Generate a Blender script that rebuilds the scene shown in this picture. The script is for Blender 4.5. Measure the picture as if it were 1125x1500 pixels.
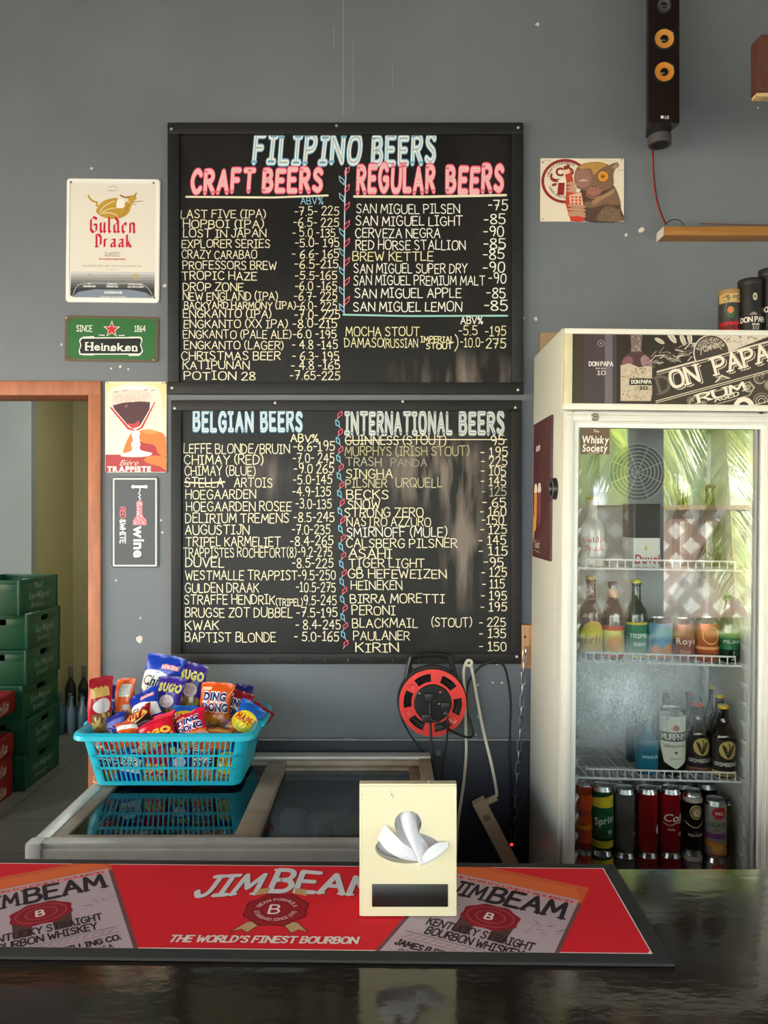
import bpy, bmesh, math, random
from mathutils import Vector, Matrix, Euler
random.seed(11)
for _o in list(bpy.data.objects):
    bpy.data.objects.remove(_o)
SC = bpy.context.scene
COL = SC.collection
PI = math.pi
R = math.radians

# ------------------------------------------------------------------ camera, world, sun, exposure
F = 1127.0            # focal length in pixels of the 1125 x 1500 frame
EYE = 1.60
cd = bpy.data.cameras.new('camera')
cam = bpy.data.objects.new('camera', cd)
COL.objects.link(cam)
cam.location = (0, 0, EYE)
cam.rotation_euler = (R(90), 0, 0)
cd.sensor_fit = 'VERTICAL'
cd.sensor_height = 36
cd.sensor_width = 27
cd.lens = F * 36 / 1500
cd.clip_start = 0.02
SC.camera = cam

SC.view_settings.view_transform = 'Standard'
SC.view_settings.look = 'None'
SC.view_settings.exposure = 0.70
SC.view_settings.gamma = 1
SC.view_settings.use_curve_mapping = False

wd = bpy.data.worlds.new('sky')
SC.world = wd
wd.use_nodes = True
_bg = wd.node_tree.nodes['Background']
_bg.inputs['Color'].default_value = (0.84, 0.93, 1.0, 1)
_bg.inputs['Strength'].default_value = 6.0

sd = bpy.data.lights.new('sun', 'SUN')
sun = bpy.data.objects.new('sun', sd)
COL.objects.link(sun)
sd.energy = 32.0
sd.angle = R(1.0)
sd.color = (1.0, 0.97, 0.92)
_sv = Vector((0.90, 0.25, 1.0)).normalized()          # direction towards the sun
sun.rotation_euler = _sv.to_track_quat('Z', 'Y').to_euler()


# ------------------------------------------------------------------ helpers
def P(px, py, d):
    return Vector(((px - 562.5) / F * d, d, EYE + (750 - py) / F * d))


def l1(c):
    c = c / 255.0
    return c / 12.92 if c <= 0.04045 else ((c + 0.055) / 1.055) ** 2.4


def lin(c):
    return (l1(c[0]), l1(c[1]), l1(c[2]), 1)


_M = {}


def M(c, rough=0.5, metal=0.0, spec=0.5, var=0.0, vscale=8.0, bump=0.0, bscale=30.0, coat=0.0, emit=0.0,
      stretch=(1, 1, 1), c2=None, alpha=None, trans=0.0):
    key = (tuple(c), rough, metal, spec, var, vscale, bump, bscale, coat, emit, stretch, tuple(c2) if c2 else None, trans)
    if key in _M:
        return _M[key]
    m = bpy.data.materials.new('paint_%d' % len(_M))
    m.use_nodes = True
    nt = m.node_tree
    b = nt.nodes['Principled BSDF']
    b.inputs['Base Color'].default_value = lin(c)
    b.inputs['Roughness'].default_value = rough
    b.inputs['Metallic'].default_value = metal
    b.inputs['Specular IOR Level'].default_value = spec
    b.inputs['Coat Weight'].default_value = coat
    b.inputs['Transmission Weight'].default_value = trans
    if coat:
        b.inputs['Coat Roughness'].default_value = 0.08
    if emit:
        b.inputs['Emission Color'].default_value = lin(c)
        b.inputs['Emission Strength'].default_value = emit
    if var or bump:
        tc = nt.nodes.new('ShaderNodeTexCoord')
        mp = nt.nodes.new('ShaderNodeMapping')
        mp.inputs['Scale'].default_value = stretch
        nt.links.new(tc.outputs['Object'], mp.inputs['Vector'])
    if var:
        n = nt.nodes.new('ShaderNodeTexNoise')
        n.inputs['Scale'].default_value = vscale
        n.inputs['Detail'].default_value = 6
        n.inputs['Roughness'].default_value = 0.6
        nt.links.new(mp.outputs['Vector'], n.inputs['Vector'])
        cr = nt.nodes.new('ShaderNodeValToRGB')
        a = lin(c)
        if c2:
            lo, hi = lin(c), lin(c2)
        else:
            lo = tuple(max(0, x * (1 - var)) for x in a[:3]) + (1,)
            hi = tuple(min(1, x * (1 + var)) for x in a[:3]) + (1,)
        cr.color_ramp.elements[0].position = 0.3
        cr.color_ramp.elements[1].position = 0.7
        cr.color_ramp.elements[0].color = lo
        cr.color_ramp.elements[1].color = hi
        nt.links.new(n.outputs['Fac'], cr.inputs['Fac'])
        nt.links.new(cr.outputs['Color'], b.inputs['Base Color'])
    if bump:
        n2 = nt.nodes.new('ShaderNodeTexNoise')
        n2.inputs['Scale'].default_value = bscale
        n2.inputs['Detail'].default_value = 4
        nt.links.new(mp.outputs['Vector'], n2.inputs['Vector'])
        bp = nt.nodes.new('ShaderNodeBump')
        bp.inputs['Strength'].default_value = bump
        bp.inputs['Distance'].default_value = 0.01
        nt.links.new(n2.outputs['Fac'], bp.inputs['Height'])
        nt.links.new(bp.outputs['Normal'], b.inputs['Normal'])
    _M[key] = m
    return m


def glass_mat(name, tint=(1, 1, 1), base=0.08, rough=0.0):
    """thin clear pane: transparent with a Schlick reflection"""
    m = bpy.data.materials.new(name)
    m.use_nodes = True
    nt = m.node_tree
    nt.nodes.clear()
    out = nt.nodes.new('ShaderNodeOutputMaterial')
    lw = nt.nodes.new('ShaderNodeLayerWeight')
    lw.inputs['Blend'].default_value = 0.5
    pw = nt.nodes.new('ShaderNodeMath'); pw.operation = 'POWER'; pw.inputs[1].default_value = 5
    ml = nt.nodes.new('ShaderNodeMath'); ml.operation = 'MULTIPLY_ADD'
    ml.inputs[1].default_value = 1 - base; ml.inputs[2].default_value = base
    tr = nt.nodes.new('ShaderNodeBsdfTransparent'); tr.inputs['Color'].default_value = (*tint, 1)
    gl = nt.nodes.new('ShaderNodeBsdfGlossy'); gl.inputs['Roughness'].default_value = rough
    mx = nt.nodes.new('ShaderNodeMixShader')
    nt.links.new(lw.outputs['Facing'], pw.inputs[0])
    nt.links.new(pw.outputs[0], ml.inputs[0])
    nt.links.new(ml.outputs[0], mx.inputs['Fac'])
    nt.links.new(tr.outputs[0], mx.inputs[1])
    nt.links.new(gl.outputs[0], mx.inputs[2])
    nt.links.new(mx.outputs[0], out.inputs['Surface'])
    return m


ROOT = {}


def setp(o, label=None, cat=None, group=None, kind=None):
    if label: o['label'] = label
    if cat: o['category'] = cat
    if group: o['group'] = group
    if kind: o['kind'] = kind
    return o


def thing(name, label, cat, loc=(0, 0, 0), group=None, rot=(0, 0, 0)):
    o = bpy.data.objects.new(name, None)
    o.empty_display_size = 0.05
    COL.objects.link(o)
    o.location = loc
    o.rotation_euler = rot
    ROOT[o.name] = Matrix.LocRotScale(Vector(loc), Euler(rot), None)
    return setp(o, label, cat, group)


def rootm(o):
    while o.parent:
        o = o.parent
    return ROOT.get(o.name, Matrix.Identity(4))


def mesh_obj(name, bm, mats, parent=None, world=True, label=None, sharp=35, smooth=True):
    if parent is not None and world:
        bm.transform(rootm(parent).inverted())
    me = bpy.data.meshes.new(name)
    bm.to_mesh(me)
    bm.free()
    for m in mats:
        me.materials.append(m)
    if smooth and len(me.polygons):
        me.polygons.foreach_set('use_smooth', [True] * len(me.polygons))
        me.set_sharp_from_angle(angle=R(sharp))
    o = bpy.data.objects.new(name, me)
    COL.objects.link(o)
    if parent is not None:
        o.parent = parent
    if label:
        o['label'] = label
    return o


class MB:
    """collects shapes into one mesh"""

    def __init__(s):
        s.bm = bmesh.new()
        s.mats = []

    def mi(s, m):
        if m not in s.mats:
            s.mats.append(m)
        return s.mats.index(m)

    def add(s, t, m, mat4=None):
        i = s.mi(m)
        for f in t.faces:
            f.material_index = i
        if mat4 is not None:
            t.transform(mat4)
        me = bpy.data.meshes.new('tmp')
        t.to_mesh(me)
        t.free()
        s.bm.from_mesh(me)
        bpy.data.meshes.remove(me)
        return s

    def box(s, lo, hi, m, bev=0.0, seg=2, mat4=None):
        t = bmesh.new()
        bmesh.ops.create_cube(t, size=1)
        c = [(a + b) / 2 for a, b in zip(lo, hi)]
        d = [abs(b - a) for a, b in zip(lo, hi)]
        for v in t.verts:
            v.co = Vector((v.co.x * d[0] + c[0], v.co.y * d[1] + c[1], v.co.z * d[2] + c[2]))
        if bev:
            bmesh.ops.bevel(t, geom=t.edges[:], offset=min(bev, min(d) * 0.45), segments=seg, affect='EDGES', profile=0.6)
        return s.add(t, m, mat4)

    def lathe(s, prof, m, n=28, loc=(0, 0, 0), mat4=None, cap=True):
        t = bmesh.new()
        rings = []
        for r, z in prof:
            if r <= 1e-6:
                rings.append([t.verts.new((loc[0], loc[1], loc[2] + z))])
            else:
                rings.append([t.verts.new((loc[0] + r * math.cos(2 * PI * k / n), loc[1] + r * math.sin(2 * PI * k / n), loc[2] + z)) for k in range(n)])
        for a, b in zip(rings, rings[1:]):
            for k in range(n):
                k2 = (k + 1) % n
                if len(a) == 1 and len(b) == 1:
                    continue
                if len(a) == 1:
                    t.faces.new((a[0], b[k2], b[k]))
                elif len(b) == 1:
                    t.faces.new((a[k], a[k2], b[0]))
                else:
                    t.faces.new((a[k], a[k2], b[k2], b[k]))
        if cap:
            if len(rings[0]) > 1: t.faces.new(rings[0][::-1])
            if len(rings[-1]) > 1: t.faces.new(rings[-1])
        return s.add(t, m, mat4)

    def cyl(s, p0, p1, r, m, n=16, r1=None):
        p0, p1 = Vector(p0), Vector(p1)
        d = p1 - p0
        mt = Matrix.Translation(p0) @ d.to_track_quat('Z', 'Y').to_matrix().to_4x4()
        return s.lathe([(r, 0), (r1 if r1 is not None else r, d.length)], m, n, mat4=mt)

    def tube(s, pts, r, m, n=8, closed=False, flat=1.0):
        pts = [Vector(p) for p in pts]
        t = bmesh.new()
        N = len(pts)
        rings = []
        up = Vector((0, 0, 1))
        prev = None
        for i, p in enumerate(pts):
            a = pts[(i - 1) % N] if (closed or i > 0) else pts[i]
            b = pts[(i + 1) % N] if (closed or i < N - 1) else pts[i]
            d = (b - a).normalized()
            if prev is None:
                prev = d.cross(Vector((0.13, 1, 0.21))).normalized()
            x = (prev - d * prev.dot(d))
            if x.length < 1e-6:
                x = d.orthogonal()
            x.normalize()
            prev = x
            y = d.cross(x)
            rr = r[i] if isinstance(r, (list, tuple)) else r
            rings.append([t.verts.new(p + x * rr * math.cos(2 * PI * k / n) + y * rr * flat * math.sin(2 * PI * k / n)) for k in range(n)])
        cnt = N if closed else N - 1
        for i in range(cnt):
            a, b = rings[i], rings[(i + 1) % N]
            for k in range(n):
                t.faces.new((a[k], a[(k + 1) % n], b[(k + 1) % n], b[k]))
        if not closed:
            t.faces.new(rings[0][::-1])
            t.faces.new(rings[-1])
        return s.add(t, m)

    def prism(s, pts, m, ext, bev=0.0, mat4=None):
        """polygon pts (3-D) extruded along vector ext"""
        t = bmesh.new()
        f = t.faces.new([t.verts.new(p) for p in pts])
        r = bmesh.ops.extrude_face_region(t, geom=[f])
        vs = [g for g in r['geom'] if isinstance(g, bmesh.types.BMVert)]
        bmesh.ops.translate(t, verts=vs, vec=Vector(ext))
        bmesh.ops.recalc_face_normals(t, faces=t.faces[:])
        if bev:
            bmesh.ops.bevel(t, geom=t.edges[:], offset=bev, segments=2, affect='EDGES')
        return s.add(t, m, mat4)

    def poly(s, pts, m):
        t = bmesh.new()
        t.faces.new([t.verts.new(p) for p in pts])
        return s.add(t, m)

    def build(s, name, parent=None, world=True, label=None, sharp=35):
        return mesh_obj(name, s.bm, s.mats, parent, world, label, sharp)


def smooth_pts(pts, k=6, closed=False):
    """Catmull-Rom through points"""
    n = len(pts)
    if n < 3:
        return [Vector(p) for p in pts]
    V = [Vector(p) for p in pts]
    out = []
    cnt = n if closed else n - 1
    for i in range(cnt):
        if closed:
            a, b, c, d = V[(i - 1) % n], V[i], V[(i + 1) % n], V[(i + 2) % n]
        else:
            a, b, c, d = V[max(i - 1, 0)], V[i], V[i + 1], V[min(i + 2, n - 1)]
        for j in range(k):
            t = j / k
            out.append(0.5 * ((2 * b) + (c - a) * t + (2 * a - 5 * b + 4 * c - d) * t * t + (3 * b - a - 3 * c + d) * t ** 3))
    if not closed:
        out.append(V[-1])
    return out


def copy_tree(o, parent=None):
    c = o.copy()
    COL.objects.link(c)
    if parent is not None:
        c.parent = parent
    for ch in list(o.children):
        copy_tree(ch, c)
    return c


# ------------------------------------------------------------------ lettering
_G = {
 'A': "7|0 0 3.5 10 7 0;1.3 3.8 5.7 3.8", 'B': "6|0 0 0 10;~0 10 4 10 5.3 8 4 5.6 0 5.2;~0 5.2 4.5 5 6 2.7 4.3 .2 0 0",
 'C': "6.5|~6.3 8.3 4.5 10 2 9.5 .2 6.5 .2 3.5 2 .4 4.5 0 6.5 1.7", 'D': "6.5|0 0 0 10;~0 10 3 9.8 6 7.5 6.3 4.5 4.5 1 0 0",
 'E': "5.5|5.5 10 0 10 0 0 5.5 0;0 5.2 4.5 5.2", 'F': "5.5|5.5 10 0 10 0 0;0 5.2 4.5 5.2",
 'G': "7|~6.5 8.4 4.5 10 2 9.5 .2 6.5 .2 3.5 2 .4 4.8 0 6.8 2;6.8 2 6.8 4.6 4 4.6", 'H': "6.5|0 0 0 10;6.5 0 6.5 10;0 5 6.5 5",
 'I': "4|0 10 4 10;2 10 2 0;0 0 4 0", 'J': "5|~4.5 10 4.5 3 3.5 .4 1.5 .2 0 2.5;2.5 10 6 10", 'K': "6|0 0 0 10;6 10 0 4.6;1.8 6 6 0",
 'L': "5|0 10 0 0 5 0", 'M': "8|0 0 .8 10 4 3 7.2 10 8 0", 'N': "7|0 0 0 10 7 0 7 10",
 'O': "7.5|*3.7 10 1 9 0 5 1 1 3.7 0 6.5 1 7.5 5 6.5 9", 'P': "6|0 0 0 10;~0 10 4 10 6 8 4.5 5.2 0 4.6",
 'Q': "7.5|*3.7 10 1 9 0 5 1 1 3.7 0 6.5 1 7.5 5 6.5 9;4.5 3 7.7 -.8", 'R': "6|0 0 0 10;~0 10 4 10 5.8 8 4.2 5.4 0 5;2.5 5 6.2 0",
 'S': "5.8|~5.4 8.6 3.5 10 1 9.3 .5 7 2.8 5.3 5 3.8 5.3 1.5 3 0 0 1.2", 'T': "7|0 10 7 10;3.5 10 3.5 0",
 'U': "6.8|~0 10 0 3 1.5 .3 3.4 0 5.3 .3 6.8 3 6.8 10", 'V': "7|0 10 3.5 0 7 10", 'W': "9|0 10 2.2 0 4.5 7 6.8 0 9 10",
 'X': "6.5|0 0 6.5 10;0 10 6.5 0", 'Y': "6.5|0 10 3.2 5 6.5 10;3.2 5 3.2 0", 'Z': "6.2|0 10 6.2 10 0 0 6.2 0",
 '0': "5.5|*2.7 10 .7 8.8 0 5 .7 1.2 2.7 0 4.8 1.2 5.5 5 4.8 8.8", '1': "4|.5 8 2.2 10 2.2 0;0 0 4.2 0",
 '2': "5.5|~0 8 1.5 10 4 10 5 7.8 3.5 4.8 0 0;0 0 5.6 0", '3': "5.3|~.2 9 2.5 10 4.8 8.5 4 6 2 5.3;~2 5.3 4.8 4.5 5.2 2 3 0 0 1",
 '4': "5.8|4.2 0 4.2 10 0 3.6 6 3.6", '5': "5.5|5.2 10 .8 10 .5 5.6;~.5 5.6 3.2 6.2 5.3 4 4.5 .8 2 0 0 1",
 '6': "5.3|~4.6 10 1.5 7.5 0 3.2 1.5 0 4.2 .2 5.2 2.8 3.8 5 .4 3.6", '7': "5.5|0 10 5.5 10 2 0;1.5 5 4.8 5",
 '8': "5.3|*2.6 5.3 .5 7.3 1 9.5 2.7 10 4.4 9.5 4.8 7.3 2.6 5.3 .3 3 .6 .6 2.6 0 4.8 .6 5.1 3",
 '9': "5.3|~5 7.5 3.5 10 1.2 9.7 .3 7.2 1.5 5 4 5.2 5 7.5;~5 8 5 4 3.5 0", '-': "3.4|0 4.5 3.2 4.5", '.': "1.2|.5 .2 .8 .2",
 '(': "2.3|~2.3 11 .5 8 .3 3 2.3 -1", ')': "2.3|~0 11 1.8 8 2 3 0 -1", '/': "5|0 -.5 5 10.5", "'": "1.5|1 10 .5 7.5", '&': "6.5|~6.5 0 1 7.5 1.5 10 3.8 9.7 4 7.5 .5 3 1.5 0 4 .3 6.5 4",
 '%': "7|*1.3 10 0 8 1.3 6 2.6 8;6 10 1 0;*5.7 4 4.4 2 5.7 0 7 2", '@': "9|*4.5 7 3 5 4.5 3 6 5;~6 7 6 3.2 8 3.5 8.8 6 6.5 9.7 2.5 9.5 .2 6 .6 2 4 0 7 .6",
}
_BL = {   # broken script, drawn with a broad nib
 'G': "6|5.6 8.6 2.4 10 .6 8.4 .6 2 2.6 0 5.2 1.2 5.2 5 3 5.2", 'u': "5|.7 6.4 .7 1.2 1.8 .1 3.6 1.2;3.9 6.4 3.9 .8 4.9 .2", 'l': "2.4|.7 10 .7 1.2 1.9 .1",
 'd': "5|3.6 6.2 .7 5.2 .7 1.2 1.9 .1 3.8 1.2;1.6 10 3.9 7 3.9 .8 4.9 .2", 'e': "4.3|.7 1.2 .7 5.2 2.2 6.4 3.7 5 .9 3;.7 1.2 1.9 .1 3.8 1.2",
 'n': "5|.7 6.4 .7 0;.7 5.4 2.6 6.4 3.9 5.4 3.9 .5 4.8 .1", 'D': "6|1.5 9 1.5 .5;.4 9.4 3 10 5.3 8 5.3 2 3 0 .4 .6", 'r': "3.8|.7 6.4 .7 0;.7 5.3 3.4 6.3",
 'a': "5|.8 5.7 3.5 6.3 3.8 5.4 3.8 .8 4.8 .2;3.7 3.4 1.1 3.1 .7 1.2 1.8 .1 3.7 1.2", 'k': "5|.7 10 .7 0;.9 3.4 3.6 6.3;1.5 3.8 3.6 .4 4.7 .3",
 'v': "4.6|.5 6.4 1 1 2.3 0 3.9 1.5 3.9 5.5 3 6.4", 'L': "5|1.5 10 1.3 2 .3 .4 2 .8 3.2 0 5 1.2", 'f': "3.2|.9 -1 .9 8.6 2 10 3.3 9.2;-.2 5.6 2.8 5.6",
}


def _parse(tab):
    out = {}
    for ch, sp in tab.items():
        w, body = sp.split('|')
        st = []
        for q in body.split(';'):
            mode = q[0] if q[0] in '~*' else ''
            v = [float(x) / 10 for x in q.lstrip('~*').split()]
            p = [Vector((v[i], v[i + 1])) for i in range(0, len(v), 2)]
            if mode == '~':
                p = smooth_pts(p, 4)
            elif mode == '*':
                p = smooth_pts(p, 4, True)
                p.append(p[0].copy())
            st.append((p, mode))
        out[ch] = (float(w) / 10, st)
    return out


GL, BLK = _parse(_G), _parse(_BL)
_BF = {}


def bfont(ch, bold):
    k = (ch, bold)
    if k not in _BF:
        cu = bpy.data.curves.new('t', 'FONT')
        cu.body = ch
        cu.resolution_u = 3
        cu.offset = bold
        ob = bpy.data.objects.new('t', cu)
        me = ob.to_mesh()
        vs = [Vector((v.co.x, v.co.y)) for v in me.vertices]
        ps = [[vs[i] for i in p.vertices] for p in me.polygons]
        mx = max([v.x for v in vs], default=0.3)
        mn = min([v.x for v in vs], default=0)
        ob.to_mesh_clear()
        bpy.data.objects.remove(ob)
        bpy.data.curves.remove(cu)
        _BF[k] = (mn, mx, ps)
    return _BF[k]


def ribbon(pts, w):
    out = []
    for a, b in zip(pts, pts[1:]):
        d = b - a
        if d.length < 1e-9:
            continue
        d.normalize()
        n = Vector((-d.y, d.x)) * (w / 2)
        out.append([a + n, a - n, b - n, b + n])
    k = 8
    for p in pts:
        out.append([p + Vector((math.cos(2 * PI * j / k), math.sin(2 * PI * j / k))) * (w / 2) for j in range(k)])
    return out


class Art:
    """flat printed or painted artwork on a surface; mapf(x, y, off) -> point"""

    def __init__(s, mapf, step=0.00003, ys=1, cut=None, clip=None, rough=0.5, base=0.0002, spec=0.4):
        s.mapf, s.step, s.ys, s.cut, s.clip, s.rough, s.base, s.spec = mapf, step, ys, cut, clip, rough, base, spec
        s.items = []
        s.T = None          # optional 2-D transform function
        s.started = False
        s.same = False      # small marks drawn together share one layer

    def _add(s, polys, col, mat=None, samelayer=False):
        if s.T:
            polys = [[s.T(p) for p in q] for q in polys]
        s.items.append((polys, col, mat, s.same and s.started))
        s.started = s.same
        return s

    def reset(s, n):
        s.items.append((None, n, None, False))

    def hold(s, on=True):
        s.same, s.started = on, False

    def poly(s, pts, col, mat=None):
        return s._add([[Vector(p) for p in pts]], col, mat)

    def blob(s, pts, col, k=5, mat=None):
        return s._add([smooth_pts([Vector(p) for p in pts], k, True)], col, mat)

    def rect(s, x0, y0, x1, y1, col, mat=None):
        return s.poly([(x0, y0), (x1, y0), (x1, y1), (x0, y1)], col, mat)

    def circ(s, cx, cy, r, col, ry=None, n=28, rot=0, mat=None):
        ry = ry or r
        c, q = math.cos(rot), math.sin(rot)
        pts = []
        for k in range(n):
            x, y = r * math.cos(2 * PI * k / n), ry * math.sin(2 * PI * k / n)
            pts.append((cx + x * c - y * q, cy + x * q + y * c))
        return s.poly(pts, col, mat)

    def ring(s, cx, cy, r, w, col, ry=None, n=36, a0=0, a1=360):
        ry = ry or r
        polys = []
        ang = [R(a0 + (a1 - a0) * k / n) for k in range(n + 1)]
        for a, b in zip(ang, ang[1:]):
            f = lambda t, q: Vector((cx + (r + q) * math.cos(t), cy + (ry + q) * math.sin(t)))
            polys.append([f(a, -w / 2), f(b, -w / 2), f(b, w / 2), f(a, w / 2)])
        return s._add(polys, col)

    def line(s, pts, w, col, smooth=False, closed=False):
        p = [Vector(q) for q in pts]
        if smooth:
            p = smooth_pts(p, 6, closed)
        if closed:
            p = list(p) + [p[0]]
        return s._add(ribbon(p, w), col)

    def glyphs(s, txt, h, w, serif, bold, mode, jit, track, slant):
        """polygons of the string at cap height h, start 0,0, y up; returns polys, width"""
        x = 0.0
        polys = []
        if mode == 'b':
            kk = 1 / 0.729
            for ch in txt:
                if ch == ' ':
                    x += 0.30 + track
                    continue
                mn, mx, ps = bfont(ch, bold)
                for q in ps:
                    polys.append([Vector(((p.x - mn) * kk + x, p.y * kk)) for p in q])
                x += (mx - mn) * kk + 0.11 + track
        else:
            tab = BLK if mode == 'k' else GL
            for ch in txt:
                if ch == ' ':
                    x += 0.36 + track
                    continue
                g = tab.get(ch) or tab.get(ch.upper()) or GL['-']
                ja = random.uniform(-.05, .05) * jit
                jy = random.uniform(-.05, .05) * jit
                js = 1 + random.uniform(-.06, .06) * jit
                for pts, md in g[1]:
                    q = [Vector((p.x + ja * p.y + x, p.y * js + jy)) for p in pts]
                    if mode == 'k':
                        n = Vector((math.cos(R(38)), math.sin(R(38)))) * w / 2
                        for a, b in zip(q, q[1:]):
                            polys.append([a + n, b + n, b - n, a - n])
                    else:
                        polys += ribbon(q, w)
                        if serif:
                            for e, o in ((q[0], q[1]), (q[-1], q[-2])):
                                if md == '*' or abs((e - o).y) < 0.04 or not (e.y < .08 or e.y > .92):
                                    continue
                                sw = serif
                                polys.append([e + Vector((-sw, -.05)), e + Vector((sw, -.05)), e + Vector((sw, .05)), e + Vector((-sw, .05))])
                x += g[0] + 0.20 + track
        wd = max(x - 0.15, 0.05)
        out = [[Vector(((p.x + slant * p.y) * h, p.y * h)) for p in q] for q in polys]
        return out, wd * h

    def text(s, txt, x0, y0, h, col, x1=None, w=0.13, serif=0, bold=0.0, mode='s', jit=0.0, track=0.0, slant=0.0,
             rot=0.0, align='l', warp=None, layers=None):
        """layers: list of (width, colour) drawn one above the other with the same strokes"""
        st = random.getstate()
        for ww, cc in (layers or [(w, col)]):
            random.setstate(st)
            polys, wd = s.glyphs(txt, h, ww, serif, bold if not layers else ww, mode, jit, track, slant)
            sx = 1.0
            if x1 is not None:
                sx = (x1 - x0) / wd
                wd = x1 - x0
            off = {'l': 0, 'c': -wd / 2, 'r': -wd}[align] if x1 is None else 0
            c, q = math.cos(rot), math.sin(rot)
            res = []
            for pl in polys:
                n = []
                for p in pl:
                    X, Y = p.x * sx + off, p.y
                    if warp:
                        X, Y = warp(X, Y, wd)
                    n.append(Vector((x0 + X * c - Y * q, y0 + s.ys * (X * q + Y * c))))
                res.append(n)
            s._add(res, cc)
        return s

    def arc_text(s, txt, cx, cy, r, a0, a1, h, col, w=0.16, mode='s', inside=False, serif=0, bold=0):
        """text along a circle; angles in degrees, y-up sense"""
        polys, wd = s.glyphs(txt, h, w, serif, bold, mode, 0, 0.05, 0)
        res = []
        for pl in polys:
            n = []
            for p in pl:
                a = R(a0 + (a1 - a0) * p.x / wd)
                rr = r + p.y if not inside else r - p.y
                n.append(Vector((cx + rr * math.cos(a), cy + s.ys * rr * math.sin(a))))
            res.append(n)
        return s._add(res, col)

    def build(s, name, parent=None, world=True, label=None, rough=None):
        mb = MB()
        lay = 0
        jj = 0
        for polys, col, mat, same in s.items:
            if polys is None:       # artwork lying beside the rest starts again low down
                lay = col
                continue
            if not same:
                lay += 1
                jj = 0
            jj += 1
            m = mat or M(col, rough if rough is not None else s.rough, spec=s.spec)
            i = mb.mi(m)
            t = bmesh.new()
            for j, q in enumerate(polys):
                if len(q) < 3:
                    continue
                try:        # neighbouring strokes lie a few micrometres over each other
                    t.faces.new([t.verts.new((p.x, p.y, ((j + jj * 3) % 38) * s.step / 40)) for p in q])
                except ValueError:
                    pass
            if s.clip:
                x0, y0, x1, y1 = s.clip
                for co, no in (((x0, 0, 0), (-1, 0, 0)), ((x1, 0, 0), (1, 0, 0)), ((0, y0, 0), (0, -1, 0)), ((0, y1, 0), (0, 1, 0))):
                    bmesh.ops.bisect_plane(t, geom=t.verts[:] + t.edges[:] + t.faces[:], plane_co=co, plane_no=no, clear_outer=True)
            if s.cut and t.verts:
                bmesh.ops.triangulate(t, faces=[f for f in t.faces if len(f.verts) > 4])
                for ax in (0, 1):
                    if not s.cut[ax]:
                        continue
                    lo = min(v.co[ax] for v in t.verts)
                    hi = max(v.co[ax] for v in t.verts)
                    k = math.ceil(lo / s.cut[ax] + 1e-6)
                    while k * s.cut[ax] < hi - 1e-6:
                        co = [0, 0, 0]; no = [0, 0, 0]
                        co[ax] = k * s.cut[ax]; no[ax] = 1
                        bmesh.ops.bisect_plane(t, geom=t.verts[:] + t.edges[:] + t.faces[:], plane_co=co, plane_no=no)
                        k += 1
            off = s.base + s.step * lay
            for v in t.verts:
                v.co = s.mapf(v.co.x, v.co.y, off + v.co.z)
            for f in t.faces:
                f.material_index = i
            me = bpy.data.meshes.new('tmp')
            t.to_mesh(me)
            t.free()
            mb.bm.from_mesh(me)
            bpy.data.meshes.remove(me)
        return mb.build(name, parent, world, label)


def wallmap(d):
    """photo pixel -> point on the upright plane y = d"""
    def f(px, py, off):
        p = P(px, py, d)
        return Vector((p.x, d - off, p.z))
    return f


def cylmap(r, cx=0, cy=0, cz=0, ang=-PI / 2):
    """x = arc length from the front, y = height"""
    rf = r if callable(r) else (lambda z: r)

    def f(x, y, off):
        rr = rf(y)
        a = ang + x / rr
        return Vector((cx + (rr + off) * math.cos(a), cy + (rr + off) * math.sin(a), cz + y))
    return f

# ================================================================== the setting
WALL = 2.5
WALLC = (111, 117, 124)
m_wall = M(WALLC, 0.55, spec=0.35, var=0.10, vscale=2.2, bump=0.12, bscale=14)
m_store = M((186, 176, 136), 0.8, var=0.10, vscale=1.5)
m_store2 = M((160, 168, 168), 0.8, var=0.08, vscale=1.5)
m_dark = M((40, 40, 42), 0.8)


def structure(mb, name):
    o = mb.build(name)
    o['kind'] = 'structure'
    return o


DX0, DX1, DZ = -1.80, P(133, 0, WALL).x, P(0, 579, WALL).z
b = MB()
b.box((-3.3, WALL, 0), (DX0, WALL + .12, 3.5), m_wall)
b.box((DX1, WALL, 0), (3.4, WALL + .12, 3.5), m_wall)
b.box((DX0, WALL, DZ), (DX1, WALL + .12, 3.5), m_wall)
# chipped paint, nail holes and drips, each where the photograph shows it
chip = M((214, 208, 196), 0.8)
for (px, py, r) in ((204, 936, 5.5), (241, 419, 3), (766, 466, 3), (785, 467, 3), (758, 373, 2), (917, 344, 2.5), (939, 337, 4.5), (163, 540, 1.8),
                    (176, 537, 2.4), (188, 541, 1.6), (255, 590, 2), (236, 762, 2), (787, 36, 3), (134, 247, 2.3), (728, 973, 2), (735, 1000, 2.2), (722, 1000, 1.6), (700, 1003, 2),
                    (700, 1050, 1.5), (1110, 158, 1.6), (90, 505, 1.6), (697, 1076, 1.6), (170, 850, 1.8), (238, 780, 2), (206, 905, 1.6)):
    pts = []
    for k in range(9):
        a = 2 * PI * k / 9
        rr = r * random.uniform(.6, 1.15)
        q = P(px + rr * math.cos(a), py + rr * 1.1 * math.sin(a), WALL)
        pts.append((q.x, WALL - .0006, q.z))
    b.poly(pts, chip)
drip = M((136, 138, 140), 0.6)
for (px, y0, y1, w) in ((503, 0, 168, .8), (489, 40, 70, .6), (517, 60, 160, .5), (575, 90, 130, .5)):
    b.box((P(px - w, 0, WALL).x, WALL - .0007, P(0, y1, WALL).z), (P(px + w, 0, WALL).x, WALL, P(0, y0, WALL).z), drip)
structure(b, 'wall_back')
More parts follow.
